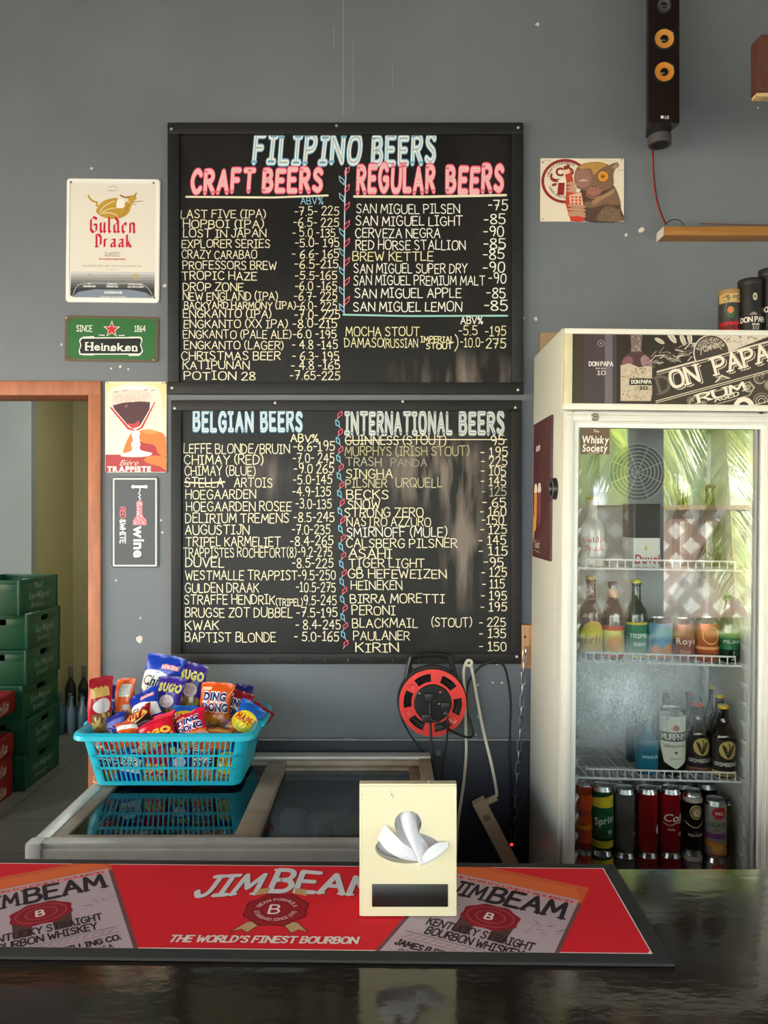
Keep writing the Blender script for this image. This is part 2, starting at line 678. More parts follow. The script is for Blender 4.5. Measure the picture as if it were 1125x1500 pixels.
# the thicker foot of the wall with its ledge
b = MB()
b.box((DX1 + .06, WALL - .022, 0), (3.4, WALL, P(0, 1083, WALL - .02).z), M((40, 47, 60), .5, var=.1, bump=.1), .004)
b.box((DX1 + .06, WALL - .024, P(0, 1083, WALL - .02).z - .003), (3.4, WALL - .0005, P(0, 1083, WALL - .02).z + .001), M((150, 156, 160), .5, var=.3, vscale=30), .001)  # pale strip: the ledge's highlight painted in as colour
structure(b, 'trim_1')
m_tile = bpy.data.materials.new('floor_tiles')
m_tile.use_nodes = True
_nt = m_tile.node_tree
_tc = _nt.nodes.new('ShaderNodeTexCoord')
_br = _nt.nodes.new('ShaderNodeTexBrick')
_br.offset = 0.0
_br.inputs['Scale'].default_value = 1.0
_br.inputs['Brick Width'].default_value = 0.40
_br.inputs['Row Height'].default_value = 0.40
_br.inputs['Mortar Size'].default_value = 0.004
_br.inputs['Color1'].default_value = lin((98, 97, 92))
_br.inputs['Color2'].default_value = lin((92, 91, 86))
_br.inputs['Mortar'].default_value = lin((40, 39, 36))
_nt.links.new(_tc.outputs['Object'], _br.inputs['Vector'])
_nt.links.new(_br.outputs['Color'], _nt.nodes['Principled BSDF'].inputs['Base Color'])
_nt.nodes['Principled BSDF'].inputs['Roughness'].default_value = 0.35
b = MB()
b.box((-4.2, -2.2, -.1), (3.4, 6.2, 0), m_tile)
structure(b, 'floor')
m_ceil = M((104, 74, 56), 0.7, var=0.2, vscale=6, stretch=(1, 12, 1))
b = MB()
b.box((-3.4, -2.2, 3.5), (3.6, 2.62, 3.56), m_ceil)
structure(b, 'ceiling')
b = MB()
b.box((-3.4, 2.0, 0), (-3.3, 2.62, 3.5), M((150, 120, 98), 0.7, var=.1))
structure(b, 'wall_left')
b = MB()
b.box((3.3, .35, 0), (3.4, 2.62, 3.5), M((150, 150, 150), 0.7, var=.1))  # unseen wall added to keep side light from leaking behind the counter
structure(b, 'baffle_right')
# unseen fascia added to block sky light, along the open front and sides
b = MB()
b.box((-3.4, -2.2, 2.36), (3.6, -2.12, 3.5), M((96, 78, 64), 0.7, var=.2))
b.box((-3.4, -2.12, 2.36), (-3.32, 2.0, 3.5), M((96, 78, 64), 0.7, var=.2))
b.box((3.52, -2.12, 2.36), (3.6, .35, 3.5), M((96, 78, 64), 0.7, var=.2))
structure(b, 'sky_baffle')
# store room behind the doorway
b = MB()
b.box((-4.2, 5.95, 0), (0, 6.05, 3.0), m_store)
b.box((-4.2, 5.25, 0), (P(46, 0, 5.25).x, 5.33, 3.0), m_store2)
b.box((P(46, 0, 5.25).x - .08, 5.33, 0), (P(46, 0, 5.25).x, 5.95, 3.0), m_store)
structure(b, 'wall_storeroom_back')
b = MB()
b.box((-4.3, 2.62, 0), (-4.2, 6.05, 3.0), m_store2)
structure(b, 'wall_storeroom_left')
b = MB()
b.box((0, 2.62, 0), (.1, 6.05, 3.0), m_store)
structure(b, 'wall_storeroom_right')
b = MB()
b.box((-4.3, 2.62, 3.0), (.1, 6.05, 3.06), m_store2)
structure(b, 'ceiling_storeroom')
# door casing of reddish wood
m_case = M((170, 104, 70), 0.5, var=0.22, vscale=7, stretch=(6, 6, 1), bump=.1)
b = MB()
cx0, cx1 = DX1 - .004, P(148, 0, WALL - .01).x
cz1 = P(0, 558, WALL - .01).z
b.box((cx0, WALL - .014, 0), (cx1, WALL + .125, DZ), m_case, .004)
b.box((DX0 - .03, WALL - .014, DZ - .002), (cx1, WALL + .125, cz1), m_case, .004)
b.box((DX0 - .035, WALL - .014, 0), (DX0 + .004, WALL + .125, DZ), m_case, .004)
structure(b, 'door_1')
ld = bpy.data.lights.new('storeroom_fill', 'AREA')  # unseen fill light added to brighten the store room, no fitting
ld.shape = 'DISK'
ld.size = 0.35
ld.energy = 12
ld.color = (0.92, 1.0, 0.92)
lo = bpy.data.objects.new('storeroom_fill', ld)
COL.objects.link(lo)
lo.location = (-1.7, 4.3, 2.93)

# ================================================================== chalkboards
C_WH, C_CR, C_YE, C_BL, C_PK, C_TL = (236, 236, 226), (232, 226, 196), (226, 222, 178), (150, 205, 232), (236, 120, 150), (150, 205, 200)


def board_mat(name, seed, wipes_sheen=()):
    m = bpy.data.materials.new(name)
    m.use_nodes = True
    nt = m.node_tree
    bs = nt.nodes['Principled BSDF']
    tc = nt.nodes.new('ShaderNodeTexCoord')
    mp = nt.nodes.new('ShaderNodeMapping')
    mp.inputs['Location'].default_value = (seed, 0, seed)
    mp.inputs['Scale'].default_value = (1, 1, .55)
    nt.links.new(tc.outputs['Object'], mp.inputs['Vector'])
    n = nt.nodes.new('ShaderNodeTexNoise')
    n.inputs['Scale'].default_value = 3.0
    n.inputs['Detail'].default_value = 8
    n.inputs['Roughness'].default_value = .65
    nt.links.new(mp.outputs[0], n.inputs['Vector'])
    cr = nt.nodes.new('ShaderNodeValToRGB')
    cr.color_ramp.elements[0].position = .40
    cr.color_ramp.elements[0].color = lin((24, 24, 25))
    cr.color_ramp.elements[1].position = .78
    cr.color_ramp.elements[1].color = lin((46, 43, 42))
    nt.links.new(n.outputs['Fac'], cr.inputs['Fac'])
    col = cr.outputs['Color']
    for (wx, wz, sx, sz, amt) in wipes_sheen:       # wiped smudges, with gloss sheen and reflection painted into the colour
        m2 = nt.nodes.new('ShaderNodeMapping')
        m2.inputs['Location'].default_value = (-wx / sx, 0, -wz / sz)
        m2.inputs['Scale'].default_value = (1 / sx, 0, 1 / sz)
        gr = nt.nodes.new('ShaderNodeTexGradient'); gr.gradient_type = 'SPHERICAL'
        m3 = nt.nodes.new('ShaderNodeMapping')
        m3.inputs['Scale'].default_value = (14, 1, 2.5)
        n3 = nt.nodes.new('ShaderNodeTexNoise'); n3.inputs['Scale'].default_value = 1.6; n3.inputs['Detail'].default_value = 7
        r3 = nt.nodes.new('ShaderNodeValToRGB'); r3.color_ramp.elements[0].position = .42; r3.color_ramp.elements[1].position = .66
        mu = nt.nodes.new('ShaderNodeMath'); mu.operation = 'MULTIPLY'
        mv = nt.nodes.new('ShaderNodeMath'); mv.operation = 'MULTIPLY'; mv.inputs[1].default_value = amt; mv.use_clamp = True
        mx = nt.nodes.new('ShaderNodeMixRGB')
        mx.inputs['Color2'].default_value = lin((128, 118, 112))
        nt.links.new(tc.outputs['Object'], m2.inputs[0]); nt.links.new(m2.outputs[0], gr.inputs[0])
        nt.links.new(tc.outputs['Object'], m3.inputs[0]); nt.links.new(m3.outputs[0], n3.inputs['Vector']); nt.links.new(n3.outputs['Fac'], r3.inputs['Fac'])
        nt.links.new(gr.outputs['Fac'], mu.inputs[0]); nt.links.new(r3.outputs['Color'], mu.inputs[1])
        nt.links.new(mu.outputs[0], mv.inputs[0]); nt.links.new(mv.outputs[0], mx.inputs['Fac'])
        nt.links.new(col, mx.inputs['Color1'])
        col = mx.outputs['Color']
    nt.links.new(col, bs.inputs['Base Color'])
    bs.inputs['Roughness'].default_value = .42
    bs.inputs['Specular IOR Level'].default_value = .25
    return m


m_frame = M((34, 34, 35), .5, var=.25, vscale=10, stretch=(1, 1, 8), spec=.3)
m_brass = M((170, 140, 80), .35, metal=.9)
m_steel = M((170, 170, 172), .3, metal=.9)
PD = WALL - .010      # plane of the writing surface
AD = PD               # artwork pixels are laid on this plane


def board(label, x0, y0, x1, y1, fw, seed, wipes_sheen=()):
    d = WALL - .022
    a, c = P(x0, y1, d), P(x1, y0, d)
    t = thing('chalkboard', label, 'chalkboard', ((a.x + c.x) / 2, WALL, a.z))
    fx = fw / F * d
    b = MB()
    b.box((a.x + .01, PD, a.z + .01), (c.x - .01, WALL - .0005, c.z - .01), board_mat('board_paint', seed, [(P(px, 0, PD).x - t.location.x, P(0, py, PD).z - t.location.z, sx, sz, am) for px, py, sx, sz, am in wipes_sheen]))
    b.build('writing_panel', t)
    b = MB()
    b.box((a.x, d, c.z - fx), (c.x, WALL - .001, c.z), m_frame, .003)
    b.box((a.x, d, a.z), (c.x, WALL - .001, a.z + fx), m_frame, .003)
    b.box((a.x, d, a.z + fx), (a.x + fx, WALL - .001, c.z - fx), m_frame, .003)
    b.box((c.x - fx, d, a.z + fx), (c.x, WALL - .001, c.z - fx), m_frame, .003)
    b.build('frame', t)
    return t


def screws(t, pts, d, col=(200, 196, 186), r=2.2, name='screw'):
    for px, py in pts:
        q = P(px, py, d)
        b = MB()
        rr = r / F * d
        b.lathe([(rr, 0), (rr * .8, .002), (0, .003)], M(col, .35, metal=.6), 10, mat4=Matrix.Translation((q.x, d, q.z)) @ Matrix.Rotation(R(90), 4, 'X'))
        b.build(name, t)


def menu(art, rows, ox, oy, k, h, col, w=.125):
    for (t, x0, x1, yc, *rest) in rows:
        hh = (rest[0] if rest else h) * 1.1
        cc = rest[1] if len(rest) > 1 else col
        art.text(t, ox + x0 * k, oy + yc * k + hh / 2, hh, cc, x1=ox + x1 * k, w=w * .98 * (h / hh), jit=1.0)


t1 = board('upper black chalkboard of beer prices with pink and pale blue headings', 245, 179, 767, 577, 17, 3.0, ((670, 552, .25, .10, 1.1),))  # its one grey patch is a reflection painted in at the lower right
a = Art(wallmap(AD), ys=-1, rough=.7)
LB = [(.33, (120, 180, 215)), (.23, (238, 240, 236)), (.11, (206, 214, 210)), (.03, (120, 170, 200))]
LP = [(.36, (226, 70, 112)), (.26, (246, 170, 180)), (.11, (240, 214, 206)), (.03, (215, 110, 130))]
a.text('FILIPINO', 372, 238, 38, None, track=.19, x1=531, layers=LB, serif=.2, slant=.16, jit=.8)
a.text('BEERS', 546, 238, 38, None, track=.19, x1=641, layers=LB, serif=.14, slant=.06, jit=.8)
a.text('CRAFT', 281, 280, 30, None, track=.19, x1=375, layers=LP, serif=.14, slant=.1, jit=1)
a.text('BEERS', 386, 280, 30, None, track=.19, x1=475, layers=LP, serif=.14, slant=.06, jit=1)
a.text('REGULAR', 524, 280, 34, None, track=.19, x1=639, layers=LP, serif=.14, slant=.05, jit=1)
a.text('BEERS', 655, 280, 34, None, track=.19, x1=740, layers=LP, serif=.14, slant=.06, jit=1)
a.line([(273, 288.5), (400, 289.5), (480, 286.5)], 3.0, C_CR)
a.line([(519, 288), (620, 288.5), (741, 286)], 3.6, C_CR)
a.build('heading', t1)
a = Art(wallmap(AD), ys=-1, rough=.7)
k1 = .2733
menu(a, [('LAST FIVE (IPA)', 92, 548, 525), ('HOPBOI (IPA)', 105, 537, 578), ('LOST IN JAPAN', 105, 550, 628), ('EXPLORER SERIES', 97, 570, 684),
         ('CRAZY CARABAO', 97, 500, 743), ('PROFESSORS BREW', 103, 605, 800), ('TROPIC HAZE', 98, 500, 857), ('DROP ZONE', 103, 427, 916),
         ('NEW ENGLAND (IPA)', 103, 613, 966), ('BACKYARD HARMONY (IPA)', 110, 707, 1015, 9), ('ENGKANTO (IPA)', 105, 578, 1060), ('ENGKANTO (XX IPA)', 108, 664, 1114),
         ('ENGKANTO (PALE ALE)', 105, 685, 1170), ('ENGKANTO (LAGER)', 110, 643, 1228), ('CHRISTMAS BEER', 95, 625, 1285), ('KATIPUNAN', 103, 460, 1335), ('POTION 28', 110, 492, 1392)],
     240, 170, k1, 10.5, C_CR)
menu(a, [('-7.5- 225', 703, 940, 510), ('-6.5- 225', 697, 940, 570), ('- 5.0 -135', 692, 920, 625), ('-5.0- 195', 705, 942, 680), ('- 6.6- 165', 690, 940, 738), ('-6.5-215', 703, 937, 793),
         ('-5.5-165', 705, 930, 855), ('-6.0 -165', 705, 930, 910), ('-6.7- 225', 700, 930, 965), ('-6.0- 225', 712, 928, 1018), ('-7.0- 225', 703, 945, 1064), ('-8.0-215', 693, 930, 1112),
         ('-6.0 -195', 693, 927, 1168), ('- 4.8 -145', 690, 933, 1225), ('- 6.3- 195', 690, 940, 1285), ('- 4.8 -165', 685, 945, 1335), ('-7.65-225', 678, 945, 1390)],
     240, 170, k1, 11, C_CR)
menu(a, [('ABV%', 735, 855, 455, 9, C_BL)], 240, 170, k1, 9, C_BL)
menu(a, [('SAN MIGUEL PILSEN', 118, 673, 498), ('SAN MIGUEL LIGHT', 115, 688, 563), ('CERVEZA NEGRA', 113, 567, 628), ('RED HORSE STALLION', 115, 703, 692), ('BREW KETTLE', 98, 530, 752, 12, C_YE),
         ('SAN MIGUEL SUPER DRY', 105, 712, 818), ('SAN MIGUEL PREMIUM MALT', 103, 808, 882), ('SAN MIGUEL APPLE', 110, 680, 950), ('SAN MIGUEL LEMON', 103, 683, 1023)],
     490, 170, k1, 12, C_WH)
menu(a, [('-75', 825, 930, 478), ('-85', 803, 918, 553), ('-90', 800, 908, 618), ('-85', 800, 920, 685), ('-85', 798, 912, 740), ('-90', 798, 913, 810), ('-90', 828, 920, 870), ('-85', 817, 918, 948),
         ('-85', 803, 930, 1015)], 490, 170, k1, 13, C_WH)
menu(a, [('ABV%', 677, 795, 1097, 9, C_WH), ('MOCHA STOUT', 62, 457, 1155), ('-5.5', 667, 767, 1150), ('-195', 808, 920, 1153), ('DAMASO', 55, 262, 1215), ('(RUSSIAN', 263, 447, 1218, 11),
         ('IMPERIAL', 463, 640, 1198, 7.5), ('STOUT', 492, 632, 1233, 7.5), (')', 645, 665, 1216, 18), ('-10.0-', 675, 800, 1213), ('275', 812, 920, 1218)], 490, 170, k1, 12, C_YE)
a.build('menu_writing', t1)
a = Art(wallmap(AD), ys=-1, rough=.7)
a.line([(507, 246), (505, 300), (504, 400), (504, 461)], 1.6, (200, 225, 235))
a.line([(503, 461), (600, 463), (743, 462.5)], 2.6, C_TL)


def leaf(a, x, y, sx, col):
    a.line([(x, y + 6), (x, y - 1), (x + sx * 7, y - 7), (x + sx * 6, y), (x, y + 6)], 1.2, col)


for y in (251, 277, 303, 330, 356, 384, 413, 441):
    leaf(a, 505, y, 1, (228, 96, 120))
for y in (265, 290, 341, 370, 398, 427, 452):
    leaf(a, 504, y, -1, C_BL)
a.build('leaf_vine', t1)
screws(t1, ((251, 189), (252, 568), (759, 187), (759, 571), (493, 184)), WALL - .022)

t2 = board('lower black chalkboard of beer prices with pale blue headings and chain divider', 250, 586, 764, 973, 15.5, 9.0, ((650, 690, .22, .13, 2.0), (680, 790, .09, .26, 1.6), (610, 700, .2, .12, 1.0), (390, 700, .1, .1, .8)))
a = Art(wallmap(AD), ys=-1, rough=.7)
LB2 = [(.33, (96, 160, 200)), (.21, (226, 232, 232)), (.06, (150, 185, 205))]
a.text('BELGIAN', 284, 630, 26, None, track=.19, x1=373, layers=LB2, serif=.14, jit=.8)
a.text('BEERS', 383, 630, 26, None, track=.19, x1=445, layers=LB2, serif=.12, jit=.8)
LB3 = [(.33, (140, 160, 172)), (.22, (222, 224, 216)), (.06, (130, 150, 160))]
a.text('INTERNATIONAL', 506, 634, 28, None, track=.19, x1=664, layers=LB3, serif=.14, jit=.6)
a.text('BEERS', 674, 634, 28, None, track=.19, x1=741, layers=LB3, serif=.12, jit=.6)
a.build('heading', t2)
a = Art(wallmap(AD), ys=-1, rough=.7)
k3 = .2667
menu(a, [('LEFFE BLONDE/BRUIN', 110, 693, 290), ('CHIMAY (RED)', 113, 548, 350), ('CHIMAY (BLUE)', 115, 505, 412), ('STELLA', 117, 328, 475), ('ARTOIS', 387, 598, 475), ('HOEGAARDEN', 120, 507, 540), ('HOEGAARDEN ROSEE', 125, 702, 607),
         ('DELIRIUM TREMENS', 120, 688, 672), ('AUGUSTIJN', 118, 470, 735), ('TRIPEL KARMELIET', 122, 642, 800), ('TRAPPISTES ROCHEFORT(8)', 107, 728, 860), ('DUVEL', 120, 332, 915), ('WESTMALLE TRAPPIST', 120, 735, 985),
         ('GULDEN DRAAK', 118, 523, 1055), ('STRAFFE HENDRIK', 113, 610, 1118), ('(TRIPEL)', 617, 763, 1133, 9), ('BRUGSE ZOT DUBBEL', 118, 707, 1190), ('KWAK', 120, 303, 1258), ('BAPTIST BLONDE', 118, 617, 1325)],
     240, 580, k3, 12, C_CR)
menu(a, [('-6.6-195', 712, 940, 275), ('-7.0- 245', 710, 937, 340), ('-9.0 265', 717, 935, 397), ('-5.0-145', 712, 925, 457), ('-4.9-135', 708, 918, 525), ('-3.0-135', 725, 922, 593), ('-8.5-245', 715, 938, 665), ('-7.0-235', 706, 915, 733),
         ('-8.4-265', 695, 932, 795), ('-9.2-275', 737, 925, 855), ('-8.5-225', 707, 932, 917), ('-9.5-250', 737, 945, 983), ('-10.5-275', 727, 945, 1050), ('9.5-245', 768, 950, 1122), ('-7.5-195', 730, 955, 1188), ('- 8.4-245', 725, 973, 1255),
         ('- 5.0-165', 717, 963, 1320), ('ABV%', 698, 850, 232, 9.5)], 240, 580, k3, 12, C_CR)
a.line([(271, 706.5), (300, 708), (329, 706)], 2.4, C_CR)
C_D = (176, 172, 150)
menu(a, [('GUINNESS (STOUT)', 60, 615, 243), ('MURPHYS (IRISH STOUT)', 58, 740, 303, 12, (186, 182, 140)), ('TRASH', 65, 258, 362, 11, C_D), ('PANDA', 310, 510, 366, 10, (146, 142, 128)), ('SINGHA', 65, 320, 425, 12, C_YE), ('PILSNER', 62, 288, 480, 11, (200, 196, 160)), ('URQUELL', 337, 592, 476, 12, (196, 192, 160)),
         ('BECKS', 68, 297, 540), ('SNOW', 75, 250, 597), ('STRONG ZERO', 57, 490, 640), ('NASTRO AZZURO', 68, 530, 692), ('SMIRNOFF (MULE)', 68, 620, 748, 12, C_WH),
         ('CALSBERG PILSNER', 65, 675, 808), ('ASAHI', 80, 318, 865), ('TIGER LIGHT', 80, 497, 918), ('GB HEFEWEIZEN', 75, 617, 977), ('HEINEKEN', 92, 373, 1040), ('BIRRA MORETTI', 88, 605, 1112), ('PERONI', 97, 335, 1177),
         ('BLACKMAIL', 100, 458, 1247), ('(STOUT)', 533, 755, 1243), ('PAULANER', 105, 413, 1315), ('KIRIN', 118, 355, 1382)], 490, 580, k3, 11.5, C_CR)
menu(a, [('95', 860, 935, 243), ('- 195', 803, 953, 308), ('- 225', 808, 950, 358), ('- 105', 806, 943, 413), ('- 145', 805, 943, 468), ('- 125', 810, 945, 525, 11.5, C_D), ('- 65', 815, 943, 582), ('- 160', 800, 943, 633), ('-150', 810, 930, 682), ('- 125', 802, 947, 733),
         ('- 145', 793, 943, 793), ('- 115', 795, 950, 850), ('-95', 823, 930, 913), ('- 125', 808, 947, 967), ('- 115', 812, 935, 1030), ('- 195', 807, 947, 1097), ('- 195', 803, 947, 1157), ('- 225', 795, 942, 1240), ('- 135', 797, 943, 1303),
         ('- 150', 797, 945, 1375)], 490, 580, k3, 11.5, C_CR)
a.line([(506, 645.5), (600, 644), (742, 644)], 1.4, C_CR)
a.build('menu_writing', t2)
a = Art(wallmap(AD), ys=-1, rough=.7)
for i in range(27):
    y = 607 + i * 12.9
    x = 496 + 9 * i / 26 + (2.0 if i % 2 == 0 else -2.0)
    a.T = (lambda p, x=x, y=y, g=(.5 if i % 2 == 0 else -.5): Vector((x + p.x * math.cos(g) - p.y * math.sin(g), y + p.x * math.sin(g) + p.y * math.cos(g))))
    a.line([(0, -5.5), (3, -1), (0, 5.5), (-3, 1)], 1.3, (222, 84, 110) if i % 2 == 0 else (130, 196, 224), closed=True)
    a.line([(0, 5), (0, 8.5)], 1.1, (150, 190, 200))
    a.T = None
a.build('chain_pattern', t2)
for px in (396, 440, 477, 510, 543, 575, 613, 650, 684, 722):
    q = P(px, 966, WALL - .022)
    b = MB()
    b.tube(smooth_pts([(q.x, q.y + .002, q.z + .004), (q.x, q.y - .012, q.z + .003), (q.x, q.y - .018, q.z - .005), (q.x, q.y - .02, q.z + .004)], 4), .0016, m_brass, 6)
    b.build('cup_hook', t2)
screws(t2, ((256, 598), (755, 597), (257, 965), (757, 962), (403, 590), (590, 588)), WALL - .022)

# ================================================================== tin signs and posters on the wall
def sheet(name, label, cat, x0, y0, x1, y1, col, rot=0.0, rad=3.0, th=.003, lift=.0015, rough=.35, edge=None, group=None):
    """a flat sheet on the wall given by its photo rectangle; returns the thing and a fresh Art on its face"""
    d = WALL - lift - th
    c = P((x0 + x1) / 2, (y0 + y1) / 2, WALL)
    t = thing(name, label, cat, (c.x, WALL, c.z), group)
    cxp, cyp = (x0 + x1) / 2, (y0 + y1) / 2

    def rt(p):
        x, y = p[0] - cxp, p[1] - cyp
        return Vector((cxp + x * math.cos(rot) - y * math.sin(rot), cyp + x * math.sin(rot) + y * math.cos(rot)))

    pts = []
    for (cx, cy, a0) in ((x1 - rad, y0 + rad, -90), (x1 - rad, y1 - rad, 0), (x0 + rad, y1 - rad, 90), (x0 + rad, y0 + rad, 180)):
        for k in range(5):
            an = R(a0 + 90 * k / 4)
            pts.append(rt((cx + rad * math.cos(an), cy + rad * math.sin(an))))
    b = MB()
    b.prism([P(p.x, p.y, d) for p in pts], M(col, rough), (0, th, 0))
    b.build('metal_sheet' if 'sign' in name else 'sheet', t)
    a = Art(wallmap(d), ys=-1, rough=rough)
    a.T = rt
    a.outline = pts
    return t, a, d


# --- white beer sign with a golden dragon
t, a, d = sheet('tin_sign', 'white embossed tin beer sign with golden dragon and red gothic lettering', 'sign', 97, 262, 234, 443, (236, 232, 226), rot=R(.6), rad=5)
a.rect(103, 269, 227, 402, (228, 222, 212))
for i in range(7):      # printed grey band at the foot
    g = 200 - i * 24
    a.rect(104, 398 + i * 4, 227, 402 + i * 4 + (8 if i == 6 else 0), (g, g, g + 2))
a.poly([(106, 436), (116, 428), (140, 424), (190, 424), (214, 428), (226, 436)], (128, 140, 158))
a.line([(108, 432), (116, 418), (140, 415), (165, 416), (190, 415), (214, 419), (224, 432)], 1.0, (176, 182, 190), smooth=True)
GO, GD = (192, 152, 60), (150, 112, 40)
# dragon: body, wing, neck with head, tail
a.blob([(140, 310), (150, 318), (166, 321), (182, 317), (190, 308), (188, 297), (192, 292), (184, 296), (172, 304), (156, 306), (146, 302)], GO)
a.blob([(142, 308), (146, 299), (155, 293), (170, 290), (172, 297), (168, 305), (152, 309)], GO)
a.blob([(182, 302), (190, 296), (186, 291), (188, 287), (197, 286), (199, 291), (194, 296), (190, 306), (184, 312)], GO)
a.line([(146, 303), (141, 301), (142, 297), (136, 295), (131, 291), (129, 287)], 2.6, GO, smooth=True)
a.line([(188, 288), (182, 289), (176, 286)], 2.2, GD, smooth=True)
a.line([(196, 287), (199, 283)], 2.0, GD)
a.line([(194, 296), (209, 294)], 1.0, GD)
a.line([(193, 298), (198, 300)], 1.2, GO)
a.line([(146, 310), (154, 301), (168, 294)], 1.0, (236, 226, 200), smooth=True)
a.line([(150, 311), (160, 306), (168, 305)], 1.0, (236, 226, 200), smooth=True)
a.line([(146, 313), (158, 312), (168, 314), (172, 318)], 1.0, (236, 226, 200), smooth=True)
a.line([(174, 318), (182, 312), (188, 300)], 1.0, GD, smooth=True)
a.blob([(171, 304), (171, 294), (178, 291), (182, 296), (181, 304)], (240, 236, 228))
a.text('CRAFT', 157, 280.5, 2, (170, 150, 110), x1=173, w=.16)
a.line([(160, 275), (165, 272), (170, 275)], .8, (170, 150, 110))
RD = (204, 34, 62)
a.text('Gulden', 132, 341, 23, RD, x1=199, mode='k', w=.2)
a.text('Draak', 139, 362, 18.5, RD, x1=194, mode='k', w=.21)
a.text('CLASSIC', 154, 375.5, 6, (150, 140, 126), x1=176, w=.12)
a.text('THE AUTHENTIC DARK RED TRIPLE', 145, 381, 2.2, (200, 80, 90), x1=184, w=.18)
a.text('BELGIAN RED  RICH  MALT  DELICIOUS  COMPLEX  FULL', 122, 391, 2.4, (176, 164, 146), x1=209, w=.14)
a.line([(155, 395), (174, 395)], .5, (176, 164, 146))
a.text('TOP', 129, 417, 2, (232, 232, 232), x1=134, w=.2)
a.text('FERMENTED', 123, 421, 2.2, (236, 236, 236), x1=141, w=.24)
a.text('SECONDARY', 158, 417, 2, (236, 236, 236), x1=172, w=.22)
a.text('FERMENTED', 157, 421, 2.2, (236, 236, 236), x1=174, w=.24)
a.text('CAMPUS & WHEAT', 189, 417, 2, (236, 236, 236), x1=210, w=.22)
a.text('MALTED & HOPS', 188, 421, 2.2, (236, 236, 236), x1=211, w=.24)
a.text('GULDENDRAAK.BE', 154, 430, 2.8, (240, 240, 240), x1=180, w=.26)
a.text('BROUWERIJ VAN STEENBERGE', 149, 435.5, 1.5, (210, 210, 214), x1=186, w=.2)
a.blob([(131, 402), (134, 402), (133, 408), (131, 408)], (180, 168, 140))
a.blob([(195, 402), (204, 402), (201, 406), (200, 411), (197, 406)], (190, 168, 110))
a.line([(161, 407), (165, 402), (169, 407)], .8, (180, 168, 140))
a.line([(100, 265), (231, 265), (231, 440), (100, 440)], 3.4, (244, 240, 236), closed=True)
a.build('printing', t)
screws(t, ((104, 267), (225, 268), (226, 436)), d, (90, 84, 76), 1.5)

# --- green number-plate style sign
t, a, d = sheet('tin_sign', 'green tin beer plate with red star and black banner', 'sign', 95, 463, 232, 530, (96, 78, 58), rot=R(.9), rad=5)
a.rect(99, 466.5, 228.5, 526.5, (44, 104, 52))
for (x, y, r) in ((101, 468, 7), (227, 525, 6), (226, 469, 4), (103, 525, 6), (160, 526, 4)):
    a.blob([(x + r * math.cos(k * .9) * random.uniform(.5, 1), y + .6 * r * math.sin(k * .9) * random.uniform(.4, 1)) for k in range(7)], (84, 72, 50))
a.line([(97.5, 465.5), (229.5, 465.5), (229.5, 527.5), (97.5, 527.5)], 2.0, (104, 84, 62), closed=True)
WHT = (228, 230, 222)
a.text('SINCE', 112, 486, 8.5, WHT, x1=135, w=.15)
a.text('1864', 197, 485, 8.5, WHT, x1=213, w=.15)


def star(cx, cy, r, col):
    a.poly([(cx + (r if k % 2 == 0 else r * .4) * math.sin(PI * k / 5), cy - (r if k % 2 == 0 else r * .4) * math.cos(PI * k / 5)) for k in range(10)], col)


star(163.5, 482.5, 13, WHT)
star(163.5, 482.5, 10.6, (206, 44, 48))
a.line([(145, 491), (153, 491.5)], 1.2, WHT)
a.line([(174, 491.5), (182, 491)], 1.2, WHT)
ban = [(120, 496.5), (206, 494.5), (208, 498), (206, 505), (209, 513), (206, 517.5), (118, 519), (116.5, 514), (119, 507), (117, 500)]
a.poly([(121, 494), (138, 492.8), (138, 496), (121, 497)], WHT)
a.poly([(189, 493), (205, 492.5), (205, 496), (189, 497)], WHT)
a.poly([(121, 518), (138, 518), (138, 521), (121, 521)], WHT)
a.poly([(189, 518), (205, 517), (205, 520.6), (189, 521)], WHT)
a.poly([(163 + (x - 163) * 1.02, 507 + (y - 507) * 1.12) for x, y in ban], WHT)
a.poly([(163 + (x - 163) * .985, 507 + (y - 507) * .97) for x, y in ban], (24, 26, 24))
a.text('Heineken', 125, 513.5, 11.5, WHT, x1=201, mode='b', bold=.02)
for (x, y, w) in ((126, 513.6, 4), (133.5, 513.6, 4), (126, 502.4, 4), (133.5, 502.4, 4), (162, 513.6, 7), (151, 513.6, 3), (178.5, 513.6, 7), (195, 513.6, 7)):
    a.rect(x - .6, y - .7, x + w, y + .7, WHT)      # slab feet of the letters
a.build('printing', t)
screws(t, ((97.5, 465.5), (225, 527)), d, (196, 180, 150), 1.5)

# --- glass and hand poster
t, a, d = sheet('poster', 'old style tin poster of a hand holding a goblet of red beer', 'poster', 154, 559, 244, 692, (238, 226, 200), rad=3, rough=.4)
CRM = (240, 230, 206)
a.rect(156, 561, 242, 600, (236, 218, 158))
a.blob([(160, 572), (180, 563), (205, 562), (232, 570), (238, 600), (236, 640), (200, 650), (160, 640), (157, 600)], (240, 232, 210))
a.rect(156, 600, 190, 666, (232, 228, 214))
a.rect(154.6, 666, 243.4, 691.4, (176, 42, 46))
HND, HN2 = (232, 122, 44), (240, 152, 84)
a.poly([(193, 666), (193, 650), (230, 640), (243, 640), (243, 691), (214, 691)], (176, 42, 46))
a.blob([(181, 664), (184, 650), (190, 638), (194, 634), (196, 664)], HND)
a.blob([(203, 632), (214, 630), (232, 632), (242, 640), (243, 668), (232, 664), (226, 652), (208, 648), (204, 640)], HND)
a.blob([(206, 630), (222, 629), (230, 634), (216, 636)], HN2)
a.blob([(211, 674), (218, 668), (236, 668), (243, 672), (243, 688), (234, 683), (220, 680)], HND)
a.poly([(163, 578), (170, 570), (190, 565), (212, 566), (222, 572), (222, 592), (228, 590), (206, 629), (190, 629), (160, 597), (165, 596)], (244, 240, 230))
